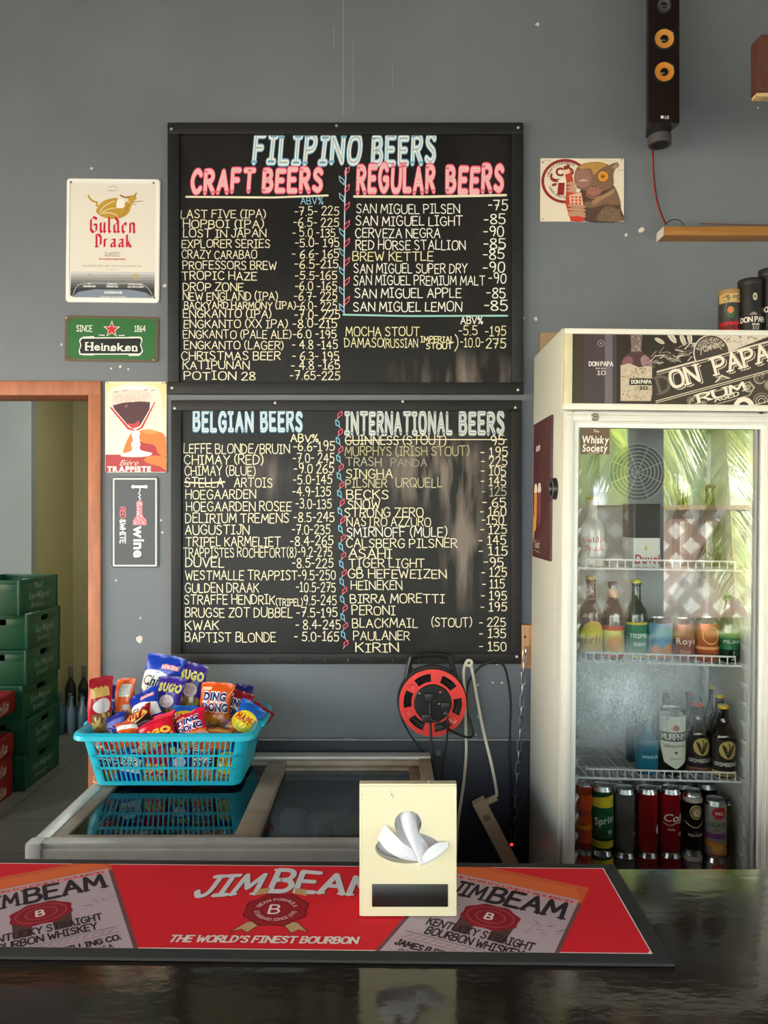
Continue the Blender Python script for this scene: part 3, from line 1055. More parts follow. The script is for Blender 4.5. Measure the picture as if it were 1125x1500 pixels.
a.blob([(165, 593), (167, 574), (192, 571), (220, 574), (219, 590), (206, 588), (180, 590)], (226, 208, 196))
a.text('CHIMAY', 170, 588.5, 9, (200, 150, 138), x1=215, w=.2)
a.text('CHIMAY', 170, 588.5, 9, (240, 228, 218), x1=215, w=.08)
a.poly([(165, 594), (180, 590), (206, 588), (220, 589), (219, 600), (205, 624), (194, 626), (186, 621), (168, 600)], (76, 34, 40))
a.poly([(184, 620), (196, 621), (203, 616), (205, 618), (204, 625), (194, 628)], (198, 56, 54))
a.poly([(160, 596), (164, 597), (189, 626), (198, 630), (206, 626), (226, 589), (228, 589), (209, 627), (199, 632), (187, 629)], (196, 44, 50))
a.blob([(183, 594), (187, 593), (186, 597), (183, 597)], (130, 80, 80))
for x, y in ((170, 574), (183, 572), (214, 571), (224, 572)):
    a.line([(x - 3, y + .4), (x + 3, y - .3)], 1.2, (150, 140, 132))
a.blob([(193, 632), (205, 632), (203, 645), (206, 650), (206, 659), (223, 664), (212, 669), (180, 669), (179, 665), (193, 660), (192, 650), (195, 645)], (242, 240, 234))
a.blob([(199, 648), (202, 650), (201, 658), (198, 657)], (214, 208, 196))
a.text('Bière', 175, 682, 9, CRM, x1=201, mode='b', slant=.45, bold=-.012)
a.text('TRAPPISTE', 157, 691, 8, (250, 246, 236), x1=221, mode='b', bold=.05)
a.build('printing', t)
screws(t, ((157.5, 561), (238, 561), (242, 561.5)), d, (120, 110, 90), 1.0)

# --- dark wine sign, reading downwards
t, a, d = sheet('tin_sign', 'dark grey upright tin sign with white border and corkscrew', 'sign', 163, 698, 232, 832, (52, 53, 56), rad=5, rough=.35)
a.line([(166.5, 701.5), (228.5, 701.5), (228.5, 828.5), (166.5, 828.5)], 2.0, (232, 232, 230), closed=True)
a.text('wine', 196, 770, 16.5, (236, 236, 236), mode='b', bold=.03, rot=R(-90), track=-.03)
a.text('RED', 176, 743, 7.6, (214, 96, 104), rot=R(-90), w=.2, track=-.06)
a.text('&WHITE', 176, 761, 7.6, (226, 226, 226), rot=R(-90), w=.2, track=-.06)
a.line([(195, 713), (213, 713)], 3.6, (232, 232, 230))
a.circ(195, 713, 2.6, (232, 232, 230))
a.circ(213.6, 713, 2.6, (232, 232, 230))
a.line([(205, 713), (205, 720), (203, 723), (206, 725), (203, 728), (206, 730), (204, 734)], 1.3, (232, 232, 230))
a.poly([(200, 734), (208.5, 734), (208.5, 755), (214.5, 762), (215, 769), (194.6, 769), (195, 762), (200, 755)], (222, 120, 130))
a.hold()
for k in range(60):
    x, y = random.uniform(200.5, 208), random.uniform(735, 768)
    if y > 758: x = random.uniform(196, 214)
    a.line([(x - .8, y), (x + .8, y + random.uniform(-1, 1))], .5, (250, 226, 226))
a.hold(False)
a.build('printing', t)

# --- poster of a small wide-eyed animal
t, a, d = sheet('poster', 'wall poster of a brown tarsier clutching a red bottle', 'poster', 791.5, 232, 914, 324.5, (232, 222, 200), rot=R(.2), rad=1, rough=.4)
q = .12444          # zoomed crop -> photo


def X(x, y): return (780 + x * q, 225 + y * q)


def B(pts, col): a.blob([X(*p) for p in pts], col, 4)


RB = (146, 46, 46)
cc = X(385, 325)
a.ring(cc[0], cc[1], 33, 4.2, RB, ry=30.5)
a.arc_text('CRAFT.CARABAO', cc[0], cc[1], 25, 165, 60, 3, (110, 80, 74), w=.2)
a.arc_text('HARD.CRAFTED', cc[0], cc[1], 25.5, 200, 280, 3, (110, 80, 74), w=.2, inside=True)
a.text('CO', X(270, 260)[0], X(270, 262)[1], 12, RB, mode='b', bold=.05)
B([(215, 240), (235, 235), (235, 280), (280, 300), (320, 300), (300, 335), (240, 330), (205, 290)], RB)
a.poly([X(305, 330), X(380, 330), X(370, 490), X(290, 490)], RB)
a.poly([X(300, 310), X(385, 305), X(385, 345), X(305, 345)], (238, 230, 216))
B([(225, 370), (255, 350), (290, 355), (270, 380), (235, 385)], RB)
TB, TD, TL = (132, 102, 82), (86, 68, 58), (170, 136, 104)
B([(560, 430), (700, 420), (900, 400), (960, 380), (1030, 540), (1040, 640), (1050, 795), (620, 795), (590, 640)], TD)
B([(490, 250), (540, 150), (660, 105), (800, 100), (890, 130), (930, 180), (955, 300), (940, 390), (830, 440), (720, 470), (600, 430), (510, 390)], TB)
B([(540, 160), (660, 110), (800, 103), (880, 130), (800, 180), (720, 250), (690, 180), (600, 180)], (190, 146, 78))
B([(880, 170), (930, 120), (1000, 105), (1015, 150), (970, 190), (940, 260)], TB)
B([(940, 150), (990, 120), (1005, 155), (960, 180)], (176, 140, 128))
B([(500, 240), (560, 190), (650, 200), (690, 270), (680, 360), (600, 400), (520, 370)], (156, 118, 104))
B([(540, 310), (580, 285), (640, 290), (662, 315), (620, 330), (560, 328)], (206, 160, 146))
a.line([X(540, 305), X(590, 290), X(655, 308)], 1.0, (70, 44, 40), smooth=True)
a.circ(*X(830, 268), 8.6, (120, 84, 56))
a.circ(*X(830, 268), 7.4, (226, 160, 66))
a.circ(*X(828, 268), 4.8, (206, 128, 40))
a.circ(*X(826, 268), 1.6, (40, 26, 20))
B([(650, 430), (700, 370), (750, 380), (790, 420), (830, 430), (780, 510), (700, 530), (630, 490)], (164, 112, 100))
a.line([X(640, 480), X(710, 510), X(790, 480), X(825, 440)], 1.2, (98, 54, 52), smooth=True)
a.circ(*X(705, 385), 1.2, (60, 40, 40))
a.circ(*X(740, 385), 1.2, (60, 40, 40))
B([(620, 570), (760, 550), (900, 440), (960, 400), (1000, 480), (1030, 600), (850, 600), (700, 640), (620, 620)], TB)
B([(700, 560), (840, 480), (960, 420), (940, 470), (820, 540), (730, 600)], TL)
B([(770, 790), (790, 690), (880, 615), (980, 640), (1050, 740), (1060, 795)], (116, 96, 80))
a.hold()
for k in range(70):
    x, y = random.uniform(800, 1030), random.uniform(650, 785)
    a.line([X(x, y), X(x + random.uniform(-14, 14), y + 16)], .35, random.choice([TL, TD, (190, 168, 130)]))
a.hold(False)
a.hold()
for k in range(60):
    x, y = random.uniform(640, 1000), random.uniform(540, 600)
    a.line([X(x, y), X(x + 18, y - random.uniform(0, 16))], .35, random.choice([TL, TD]))
a.hold(False)
a.hold()
for k in range(50):
    x, y = random.uniform(520, 900), random.uniform(130, 220)
    a.line([X(x, y), X(x + random.uniform(-8, 8), y - 16)], .35, random.choice([TL, TD, (206, 170, 100)]))
a.hold(False)
a.poly([X(360, 150), X(430, 140), X(480, 320), X(470, 460), X(580, 460), X(615, 780), X(450, 790), X(390, 600), X(400, 330)], (190, 70, 52))
a.poly([X(365, 200), X(430, 180), X(440, 230), X(380, 250)], (236, 206, 176))
a.poly([X(430, 490), X(570, 460), X(600, 610), X(440, 620)], (232, 190, 160))
a.hold()
for k in range(9):
    B([(450 + (k % 3) * 45, 510 + (k // 3) * 36), (480 + (k % 3) * 45, 505 + (k // 3) * 36), (475 + (k % 3) * 45, 530 + (k // 3) * 36)], (206, 70, 50))
a.hold(False)
a.poly([X(385, 150), X(420, 125), X(440, 150), X(440, 180), X(370, 190)], (120, 60, 50))
for y in (345, 390, 430):
    B([(400, y + 15), (440, y - 10), (500, y), (520, y + 40), (460, y + 30)], (196, 158, 134))
for y in (610, 650, 690, 720):
    B([(410, y + 10), (470, y - 12), (600, y), (620, y + 30), (500, y + 24)], (190, 150, 124))
B([(460, 760), (520, 735), (590, 755), (600, 798), (455, 798)], (206, 66, 50))
a.line([X(540, 60), X(760, 70), X(1060, 100)], .5, (200, 184, 160))
a.line([X(1000, 195), X(1080, 190)], .5, (150, 130, 110))
a.line([X(100, 110), X(170, 75), X(210, 100)], .6, (150, 130, 110))
a.build('printing', t)
screws(t, ((795, 238), (911, 234), (795, 321)), d, (90, 80, 70), .9)

# ================================================================== speaker, ledge, beam at the upper right
dS = 2.33
xl, xr = P(950.5, 0, dS).x, P(996, 0, dS).x
zb = P(0, 180, dS).z
t = thing('speaker', 'tall gloss black wall speaker with two amber cones', 'speaker', ((xl + xr) / 2, WALL, zb - .07))
gl = M((10, 10, 11), .12, coat=.5)
b = MB()
prof = [(xl, dS + .004), (xl + .004, dS), (xr - .004, dS), (xr, dS + .004), (xr - .003, dS + .03), (xr - .022, dS + .095), (xl + .022, dS + .095), (xl + .002, dS + .03)]
b.prism([(x, y, zb) for x, y in prof], gl, (0, 0, .78))
b.build('cabinet', t, sharp=50)
xm = (xl + xr) / 2
b = MB()
b.box((xm + .006, dS + .09, zb + .1), (xm + .02, WALL, zb + .5), M((40, 40, 42), .5))
b.build('wall_bracket', t)


def cone(px, py, r, col, name, lab=None):
    q = P(px, py, dS)
    mt = Matrix.Translation((q.x, dS, q.z)) @ Matrix.Rotation(R(90), 4, 'X')
    b = MB()
    b.lathe([(r * 1.16, -.001), (r * 1.16, .003), (r * 1.02, .004), (r * .97, .002)], M((26, 26, 28), .25), 32, mat4=mt, cap=False)
    b.lathe([(r, .001), (r * .93, .0025), (r * .80, .0006), (r * .42, .00035)], M(col, .4), 32, mat4=mt, cap=False)
    b.lathe([(r * .42, .0004), (r * .36, .0035), (r * .2, .006), (0, .007)], M((22, 20, 20), .2), 24, mat4=mt)
    o = b.build(name, t, label=lab)


cone(972.5, 8, .021, (70, 72, 76), 'tweeter')
cone(973, 57, .030, (206, 142, 60), 'driver_cone')
cone(973, 105.5, .030, (214, 140, 52), 'driver_cone')
a = Art(wallmap(dS), ys=-1)
a.circ(970, 171.5, 2.4, (214, 214, 216))
a.text('LG', 974, 174, 4.6, (214, 214, 216), x1=979.5, mode='b', bold=.04)
a.build('badge', t)
b = MB()
c0 = P(965.5, 0, 2.42)
z0, z1 = P(0, 214, 2.42).z, zb + .002
mt = Matrix.Translation((c0.x, 2.415, 0))
b.lathe([(.028, z0 + .001), (.0345, z0), (.0355, z0 + .004), (.0355, z1), (.02, z1 + .004)], M((66, 66, 68), .55), 32, mat4=mt)
b.lathe([(.026, z0 - .0006), (.0, z0 - .0004)], M((12, 12, 12), .8), 24, mat4=mt)
b.build('base_cap', t)

t = thing('speaker_cable', 'twin red and black speaker cable hanging from the black speaker', 'cable', tuple(P(956, 300, 2.47)))
pth = [P(955, 211, 2.43), P(955.5, 232, 2.47), P(957, 262, 2.48), P(961, 292, 2.48), P(968, 315, 2.475), P(974.5, 329, 2.465)]
for nm, dx, col in (('red_wire', 0, (168, 50, 44)), ('black_wire', .0035, (24, 22, 22))):
    b = MB()
    b.tube([p + Vector((dx, 0, 0)) for p in smooth_pts(pth, 8)], .0019, M(col, .4), 8)
    b.build(nm, t)
b = MB()
b.tube(smooth_pts([P(974, 329.5, 2.465), P(980, 324, 2.46), P(989, 321.5, 2.46), P(997, 324, 2.46), P(1002, 330, 2.46)], 8), .0016, M((30, 24, 24), .4), 8)
b.tube(smooth_pts([P(1024, 327.5, 2.46), P(1060, 328.5, 2.46), P(1100, 329.5, 2.46), P(1150, 329.7, 2.46)], 6), .0016, M((120, 60, 40), .4), 8)
b.build('loose_wire', t)

t = thing('wooden_ledge', 'narrow varnished wooden ledge on the wall under the speaker cable', 'ledge', tuple(P(1060, 345, WALL)))
z1, z0 = P(0, 331.5, 2.44).z, P(0, 344.5, 2.44).z
b = MB()
b.box((P(972.5, 0, 2.44).x, 2.44, z0), (1.75, WALL, z1), M((156, 108, 52), .4, var=.2, vscale=6, stretch=(1, 8, 8)), .002)
b.build('plank', t)
b = MB()
b.box((P(972.5, 0, 2.44).x - .002, 2.441, z0 - .001), (P(972.5, 0, 2.44).x, WALL, z1 - .001), M((206, 202, 190), .6))
b.build('end_cap', t)

# roof beam running to the right, its cut end seen at the picture's edge
t = thing('wooden_beam', 'dark red brown wooden beam end in front of the wall', 'beam', tuple(P(1115, 95, 2.08)))
x0 = P(1107, 0, 2.03).x
za, zc = P(0, 137, 2.03).z, P(0, 50, 2.03).z
b = MB()
b.prism([(x0, 2.03, za + .004), (x0, 2.03, zc - .016), (x0 + .016, 2.03, zc), (3.4, 2.03, zc + .01), (3.4, 2.03, za - .004)], M((84, 48, 36), .65, var=.25, vscale=14, bump=.3), (0, .03, 0), .002)
b.box((x0 + .003, 2.032, za - .006), (x0 + .05, 2.058, za + .003), M((190, 160, 116), .8, var=.3, vscale=60, bump=.5))
b.build('timber', t)

# ================================================================== glass-door cooler
LEAN = R(.6)
KL = math.tan(LEAN)
XL, IL, IR, XR = .457, .498, .972, 1.022
YF = 2.07            # front of the body
fr = thing('drinks_cooler', 'tall white glass door drinks cooler with rum advert on its header', 'cooler', (XL, 2.26, 0))


def PF(px, py, d):
    """photo pixel -> point of the cooler before it leans"""
    q = P(px, py, d)
    return Vector((q.x - q.z * KL, q.y, q.z + (q.x - XL) * KL * .5))


m_side = M((198, 203, 194), .35, var=.04, vscale=3, coat=.2)
m_rail = M((222, 219, 206), .4, var=.05, vscale=14)
m_liner = M((206, 210, 212), .45)
ZT = PF(828, 484, YF).z
b = MB()
b.box((XL, YF, .03), (XL + .038, 2.455, ZT), m_side, .003)
b.box((XR - .036, YF, .03), (XR + .006, 2.455, ZT), m_side, .003)
b.box((XL + .03, 2.415, .03), (XR - .02, 2.453, ZT - .002), m_liner)
b.box((XL + .03, YF, ZT - .02), (XR - .02, 2.45, ZT), m_side, .002)
b.box((XL + .03, YF, 1.85), (XR - .02, 2.43, 1.88), m_liner)
b.box((XL + .03, YF, .46), (XR - .02, 2.43, .50), m_liner)
b.box((XL + .03, YF, .03), (XR - .02, 2.10, .46), m_side)
for x in (XL + .05, XR - .05):
    b.cyl((x, 2.12, 0), (x, 2.12, .035), .02, m_dark)
    b.cyl((x, 2.40, 0), (x, 2.40, .035), .02, m_dark)
b.build('cabinet', fr)
a = Art(lambda x, y, off: Vector((XL - off, x, y)), rough=.5)
a.T = lambda p: Vector((2.13 - p.y, 1.14 + p.x))
a.text('@nini pipi pint', 0, 0, .017, (224, 226, 220), x1=.27, w=.16)
a.build('faded_writing', fr, label='faded white upright writing')
# header with the advert
d = YF - .018
b = MB()
hl, hr = PF(826, 0, d).x + .021 * 0, XR + .006
z_t, z_t2, z_b2, z_b = [PF(835, y, d).z for y in (484.5, 492.5, 594, 603.5)]
hx0 = PF(826, 545, d).x
b.box((hx0, d - .006, z_t2), (hr, YF, z_t), m_rail, .003)
b.box((hx0, d - .006, z_b), (hr, YF, z_b2), m_rail, .003)
b.box((hx0, d - .005, z_b2 - .001), (PF(838, 545, d).x, YF, z_t2 + .001), M((206, 198, 160), .45, var=.1, vscale=20), .002)
b.build('header_frame', fr)
b = MB()
b.box((PF(837, 545, d).x, d, z_b2 - .002), (hr - .004, YF - .002, z_t2 + .002), M((52, 44, 42), .35))
hp = b.build('header_panel', fr)


def hmap(px, py, off):
    q = PF(px, py, d)
    return Vector((q.x, d - off, q.z))


a = Art(hmap, ys=-1, clip=(838, 491, 1137, 596), rough=.3)
CRM2 = (206, 194, 178)
BRN = (66, 56, 54)
a.rect(838, 490, 1140, 597, (50, 43, 42))
a.rect(838, 490, 853, 597, (66, 56, 48))
a.rect(854, 490, 886, 597, (70, 60, 66))
a.rect(886, 490, 897, 597, (108, 98, 108))
a.rect(897, 490, 903, 597, (72, 62, 68))
a.ring(880, 506, 4.5, 1, (150, 140, 140))
a.circ(880, 506, 1.6, (150, 140, 140))
a.text('DON PAPA', 863, 539, 6, (230, 226, 216), x1=898, w=.2, serif=.14)
a.text('RUM', 873, 543.5, 1.6, (200, 196, 190), x1=887, w=.2)
a.text('10', 875, 552, 6, (200, 196, 190), x1=887, w=.16, serif=.1)
# bottle
a.poly([(923, 490), (941, 490), (939, 515), (941, 519), (923, 519), (925, 515)], (120, 104, 96))
a.hold()
for k in range(26):
    x, y = random.uniform(924, 939), random.uniform(492, 516)
    a.line([(x, y), (x + random.uniform(-2, 2), y + 2)], .7, random.choice([(206, 190, 172), (70, 56, 54)]))
a.hold(False)
a.poly([(925, 518), (940, 518), (950, 525), (956, 535), (956, 592), (908, 592), (908, 535), (914, 525)], (78, 56, 60))
a.blob([(912, 532), (918, 525), (926, 527), (926, 536), (914, 540)], (128, 84, 92))
a.blob([(938, 530), (944, 523), (953, 530), (954, 539), (944, 542)], (150, 116, 122))
a.poly([(909, 538), (922, 535), (936, 541), (955, 538), (955, 590), (909, 590)], (190, 176, 154))
a.hold()
for k in range(130):
    x, y = random.uniform(910, 953), random.uniform(542, 588)
    a.line([(x, y), (x + random.uniform(-2.4, 2.4), y + random.uniform(-2, 2))], .8, random.choice([(70, 58, 54), (100, 88, 78), (222, 210, 190)]))
a.hold(False)
a.rect(922, 557, 955, 567, (44, 36, 36))
a.text('DON PAPA', 925, 564.5, 5, (230, 226, 216), x1=954, w=.22, serif=.14)
a.rect(932, 568, 950, 574, (170, 156, 136))
a.text('10', 937, 573.5, 4.5, (50, 42, 40), x1=948, w=.2)
# engraved leaves
a.hold()
for k in range(70):
    t_ = random.random()
    x, y = 942 + 95 * t_, 534 - 30 * t_ * random.uniform(.2, 1.2) - random.uniform(-6, 8)
    an = random.uniform(-.9, .5)
    L_ = random.uniform(5, 14)
    a.line([(x, y), (x + L_ * math.cos(an), y + L_ * math.sin(an))], random.uniform(.7, 1.6), random.choice([CRM2, (150, 138, 128), (90, 80, 76)]), smooth=False)
a.hold(False)
for (x, y, r1, r2, g) in ((984, 497, 10, 4, .9), (1000, 500, 9, 3.6, 1.2), (1010, 497, 9, 3.6, 1.4), (966, 502, 8, 3, .5), (1020, 508, 7, 3, .3)):
    a.circ(x, y, r1, CRM2, r2, rot=g)
    a.line([(x - r1 * .8 * math.cos(g), y - r1 * .8 * math.sin(g)), (x + r1 * .8 * math.cos(g), y + r1 * .8 * math.sin(g))], .7, BRN)
sl = -.277


def SL(x, y): return (x, y + sl * (x - 1060))


def band(y0, y1, x0, x1, col):
    a.poly([SL(x0, y0), SL(x1, y0), SL(x1, y1), SL(x0, y1)], col)


a.poly([SL(1020, 524), SL(1140, 512), (1140, 490), (1040, 490)], CRM2)
a.hold()
for k in range(60):
    x = random.uniform(1050, 1137)
    y = random.uniform(492, 506)
    a.line([(x, y), (x + random.uniform(-4, 4), y + random.uniform(-3, 3))], .8, random.choice([BRN, (120, 106, 98)]))
a.hold(False)
a.poly([SL(962, 520), SL(1140, 520), SL(1140, 640), SL(935, 640)], (58, 50, 47))
band(519, 521, 962, 1140, CRM2)
band(524, 525, 962, 1140, (150, 140, 128))
a.circ(1042, 519, 27, CRM2, 27)
a.circ(1042, 519, 25, BRN, 25)
a.arc_text('BLEEDING HEART RUM', 1042, 520, 17.5, 165, 30, 5.5, CRM2, w=.15)
a.ring(1042, 520, 15.5, 1, CRM2, a0=170, a1=360 - 20)
a.text('COMPANY', 1031, 517.5, 7, CRM2, x1=1055, rot=-math.atan(sl), w=.2)
a.poly([SL(1005, 520), SL(1090, 520), SL(1090, 572), SL(1005, 572)], (58, 50, 47))
a.line([SL(962, 521), SL(1140, 521)], 1.8, CRM2)
a.line([SL(962, 524.5), SL(1140, 524.5)], .7, CRM2)
ro = -math.atan(sl)
a.text('D', 967, 579, 24, (98, 90, 84), x1=985, rot=ro, w=.18, serif=.2)
for dx, dy, col in ((3.4, 2.2, CRM2), (2.0, 1.2, (58, 50, 47)), (0, 0, (226, 216, 200))):
    a.text('ON', 985 + dx, 571 + dy, 24, col, x1=1027 + dx, rot=ro, w=.18, serif=.22)
    a.text('PAPA', 1049 + dx, 551 + dy, 24, col, x1=1132 + dx, rot=ro, w=.17, serif=.2)
band(562, 563.4, 960, 1140, CRM2)
band(565, 566, 960, 1140, CRM2)
a.poly([(1046, 563), (1056, 551), (1070, 556)], CRM2)
a.poly([(1050, 562), (1057, 554), (1066, 557)], (120, 108, 98))
a.poly([SL(1006, 582), SL(1014, 571), SL(1098, 571), SL(1106, 582), SL(1098, 592), SL(1014, 592)], (160, 146, 130))
a.poly([SL(1009, 582), SL(1015.5, 573), SL(1096.5, 573), SL(1102.5, 582), SL(1096.5, 590.5), SL(1015.5, 590.5)], (52, 44, 42))
a.text('RUM', 1024, 586 - .277 * (1024 - 1046), 12, (226, 216, 200), x1=1096, rot=ro, w=.17, serif=.2)
band(594, 605, 1040, 1088, (48, 40, 38))
a.text('AGED', 1047, 589.5 + 1.5, 6, (216, 206, 190), x1=1084, rot=ro, w=.18, serif=.16)
for cx_, cy_, r in ((1112, 556, 8), (1095, 571, 5), (1115, 590, 12), (1126, 566, 7), (1030, 596, 6), (1012, 590, 6)):
    for j in range(3):
        a.ring(cx_, cy_, r * (1 - j * .3), .9, random.choice([CRM2, (150, 138, 124)]), a0=20 + 50 * j, a1=330 + 30 * j)
band(607, 608.2, 1040, 1140, CRM2)
a.ring(1089, 600, 12, 7, (226, 216, 200), ry=13)
a.build('advert_print', hp if False else fr)

# ---- door
DZ1 = PF(840, 606, 2.04).z
dr0, dr1 = 2.034, YF - .002
GZ = PF(850, 628, 2.045).z
ZB = .12
m_door = M((214, 213, 205), .38, var=.05, vscale=10)
b = MB()


def frame(x0, x1, z0, z1, w, y0, y1, m, bev):
    b.box((x0, y0, z0), (x0 + w, y1, z1), m, bev)
    b.box((x1 - w, y0, z0), (x1, y1, z1), m, bev)
    b.box((x0 + w * .9, y0, z1 - w), (x1 - w * .9, y1, z1), m, bev)
    b.box((x0 + w * .9, y0, z0), (x1 - w * .9, y1, z0 + w), m, bev)


frame(XL, XR + .004, ZB, DZ1, .030, 2.040, dr1, m_door, .004)
frame(XL + .008, XR - .004, ZB + .008, DZ1 - .008, .018, 2.034, 2.05, m_door, .004)
frame(XL + .028, XR - .024, ZB + .028, DZ1 - .028, .014, 2.044, dr1 - .002, M((232, 231, 224), .4), .003)
frame(IL - .003, IR + .003, ZB + .038, GZ + .002, .005, 2.046, 2.062, M((150, 152, 150), .5), .001)
door = b.build('door', fr)
m_fglass = glass_mat('cooler_glass', (.97, .985, .98), .10)
b = MB()
b.box((IL, 2.052, ZB + .04), (IR, 2.056, GZ), m_fglass)
b.build('glass', door)
q = PF(871.5, 614, 2.034)
b = MB()
mt = Matrix.Translation((q.x, 2.036, q.z)) @ Matrix.Rotation(R(90), 4, 'X')
b.lathe([(.0105, 0), (.0105, .004), (.008, .0065), (0, .0065)], M((150, 148, 140), .3, metal=.8), 20, mat4=mt)
b.box((q.x - .0035, 2.028, q.z - .001), (q.x + .0035, 2.0297, q.z + .001), m_dark)
b.build('lock', door)
# brown sticker in the corner of the glass
a = Art(lambda px, py, off: Vector((PF(px, py, 2.052).x, 2.0518 - off, PF(px, py, 2.052).z)), ys=-1, rough=.5)
a.rect(850.5, 631, 893, 668.5, (104, 82, 62))
a.text('The', 868, 636.5, 4, (236, 228, 214), x1=877, mode='b', slant=.3)
a.text('Whisky', 852, 652.5, 11.5, (240, 234, 222), x1=891, mode='b', slant=.12, bold=.02)
a.text('Society', 853, 664.5, 11, (240, 234, 222), x1=889, mode='b', slant=.12, bold=.02)
a.line([(862, 667), (878, 666.4)], .7, (220, 210, 194))
a.build('sticker', door)
# misting on the inside of the pane
mfog = bpy.data.materials.new('condensation')
mfog.use_nodes = True
nt = mfog.node_tree
nt.nodes.clear()
N = lambda k: nt.nodes.new(k)
out, tr, df, mx = N('ShaderNodeOutputMaterial'), N('ShaderNodeBsdfTransparent'), N('ShaderNodeBsdfDiffuse'), N('ShaderNodeMixShader')
df.inputs['Color'].default_value = (.75, .82, .9, 1)
tc, mp, nz, nz2 = N('ShaderNodeTexCoord'), N('ShaderNodeMapping'), N('ShaderNodeTexNoise'), N('ShaderNodeTexNoise')
gr = N('ShaderNodeTexGradient'); gr.gradient_type = 'SPHERICAL'
mp2 = N('ShaderNodeMapping')
fc = PF(905, 1020, 2.05) - Vector((XL, 2.26, 0))
mp2.inputs['Location'].default_value = (-fc.x / .30, -fc.y, -fc.z / .17)
mp2.inputs['Scale'].default_value = (1 / .30, 1, 1 / .17)
mp.inputs['Scale'].default_value = (1, 1, .5)
nz.inputs['Scale'].default_value = 14; nz.inputs['Detail'].default_value = 5
nz2.inputs['Scale'].default_value = 260; nz2.inputs['Detail'].default_value = 2
m1, m2, m3 = N('ShaderNodeMath'), N('ShaderNodeMath'), N('ShaderNodeMath')
m1.operation = m2.operation = m3.operation = 'MULTIPLY'
nt.links.new(tc.outputs['Object'], mp.inputs['Vector']); nt.links.new(tc.outputs['Object'], mp2.inputs['Vector'])
nt.links.new(mp.outputs[0], nz.inputs['Vector']); nt.links.new(mp.outputs[0], nz2.inputs['Vector']); nt.links.new(mp2.outputs[0], gr.inputs['Vector'])
nt.links.new(gr.outputs['Fac'], m1.inputs[0]); nt.links.new(nz.outputs['Fac'], m1.inputs[1])
nt.links.new(m1.outputs[0], m2.inputs[0]); nt.links.new(nz2.outputs['Fac'], m2.inputs[1])
nt.links.new(m2.outputs[0], m3.inputs[0]); m3.inputs[1].default_value = 2.2; m3.use_clamp = True
nt.links.new(m3.outputs[0], mx.inputs['Fac']); nt.links.new(tr.outputs[0], mx.inputs[1]); nt.links.new(df.outputs[0], mx.inputs[2])
nt.links.new(mx.outputs[0], out.inputs['Surface'])
b = MB()
p0, p1 = PF(850, 1125, 2.058), PF(1108, 930, 2.058)
b.box((IL + .001, 2.0575, p0.z), (IR - .001, 2.058, p1.z), mfog)
b.build('condensation', door)

# ---- wire shelves
m_wire = M((226, 230, 230), .4)


def shelf(yl, yr, d=2.105):
    """front lip whose lower edge runs from (858, yl) to (1077, yr) in the photo"""
    A, Bq = PF(858, yl, d), PF(1077, yr, d)
    dz = (Bq.z - A.z) / (Bq.x - A.x)
    zf = lambda x: A.z + (x - A.x) * dz
    b = MB()
    x0, x1, xo0, xo1 = A.x, Bq.x, XL + .04, XR - .04
    b.tube([(xo0, d, zf(xo0)), (xo1, d, zf(xo1))], .0032, m_wire, 8)
    b.tube([(x0, d, zf(x0) + .025), (x1, d, zf(x1) + .025)], .0026, m_wire, 8)
    n = 19
    for k in range(n + 1):
        x = x0 + (x1 - x0) * k / n
        b.tube([(x, d, zf(x)), (x, d, zf(x) + .025)], .0016, m_wire, 6)
    k = 0
    x = xo0 + .008
    while x < xo1:
        b.tube([(x, d, zf(x) + .002), (x, 2.40, zf(x) + .002)], .0015, m_wire, 6)
        x += .0215
    for y in (2.20, 2.30, 2.40):
        b.tube([(xo0, y, zf(xo0) - .001), (xo1, y, zf(xo1) - .001)], .0026, m_wire, 8)
    b.build('wire_shelf', fr)
    return lambda x: zf(x - 1.2 * KL) - (x - XL) * KL * .5 + .0035


sh1 = shelf(835.5, 838)
sh2 = shelf(972, 977.5)
sh3 = shelf(1142.5, 1147.5)
for xs, sg in ((XL + .039, 1), (XR - .037, -1)):
    b = MB()
    for yy in (2.085, 2.36):
        b.box((xs, yy, .52), (xs + sg * .012, yy + .022, 1.84), m_wire, .001)
        z = .56
        while z < 1.84:
            b.prism([(xs + sg * .010, yy, z), (xs + sg * .024, yy, z + .004), (xs + sg * .010, yy, z - .026)], m_wire, (0, .02, 0))
            z += .052
    b.build('shelf_rail', fr)
# fan grille on the back wall
q = PF(932, 694, 2.36)
b = MB()
b.box((q.x - .115, 2.355, q.z - .105), (q.x + .17, 2.414, q.z + .14), M((170, 172, 174), .5), .006)
mt = Matrix.Translation((q.x, 2.353, q.z)) @ Matrix.Rotation(R(90), 4, 'X')
b.lathe([(.085, 0), (.0, .0005)], M((112, 116, 118), .6), 32, mat4=mt)
for k in range(7):
    rr = .018 + .0115 * k
    b.tube([(q.x + rr * math.cos(2 * PI * j / 32), 2.347, q.z + rr * math.sin(2 * PI * j / 32)) for j in range(32)], .0017, M((196, 198, 198), .4), 6, closed=True)
for k in range(8):
    an = PI / 8 + k * PI / 4
    b.tube([(q.x, 2.346, q.z), (q.x + .088 * math.cos(an), 2.346, q.z + .088 * math.sin(an))], .0015, M((196, 198, 198), .4), 6)
b.build('fan_grille', fr)
fr.rotation_euler = (0, LEAN, 0)
fr.location.z = .006

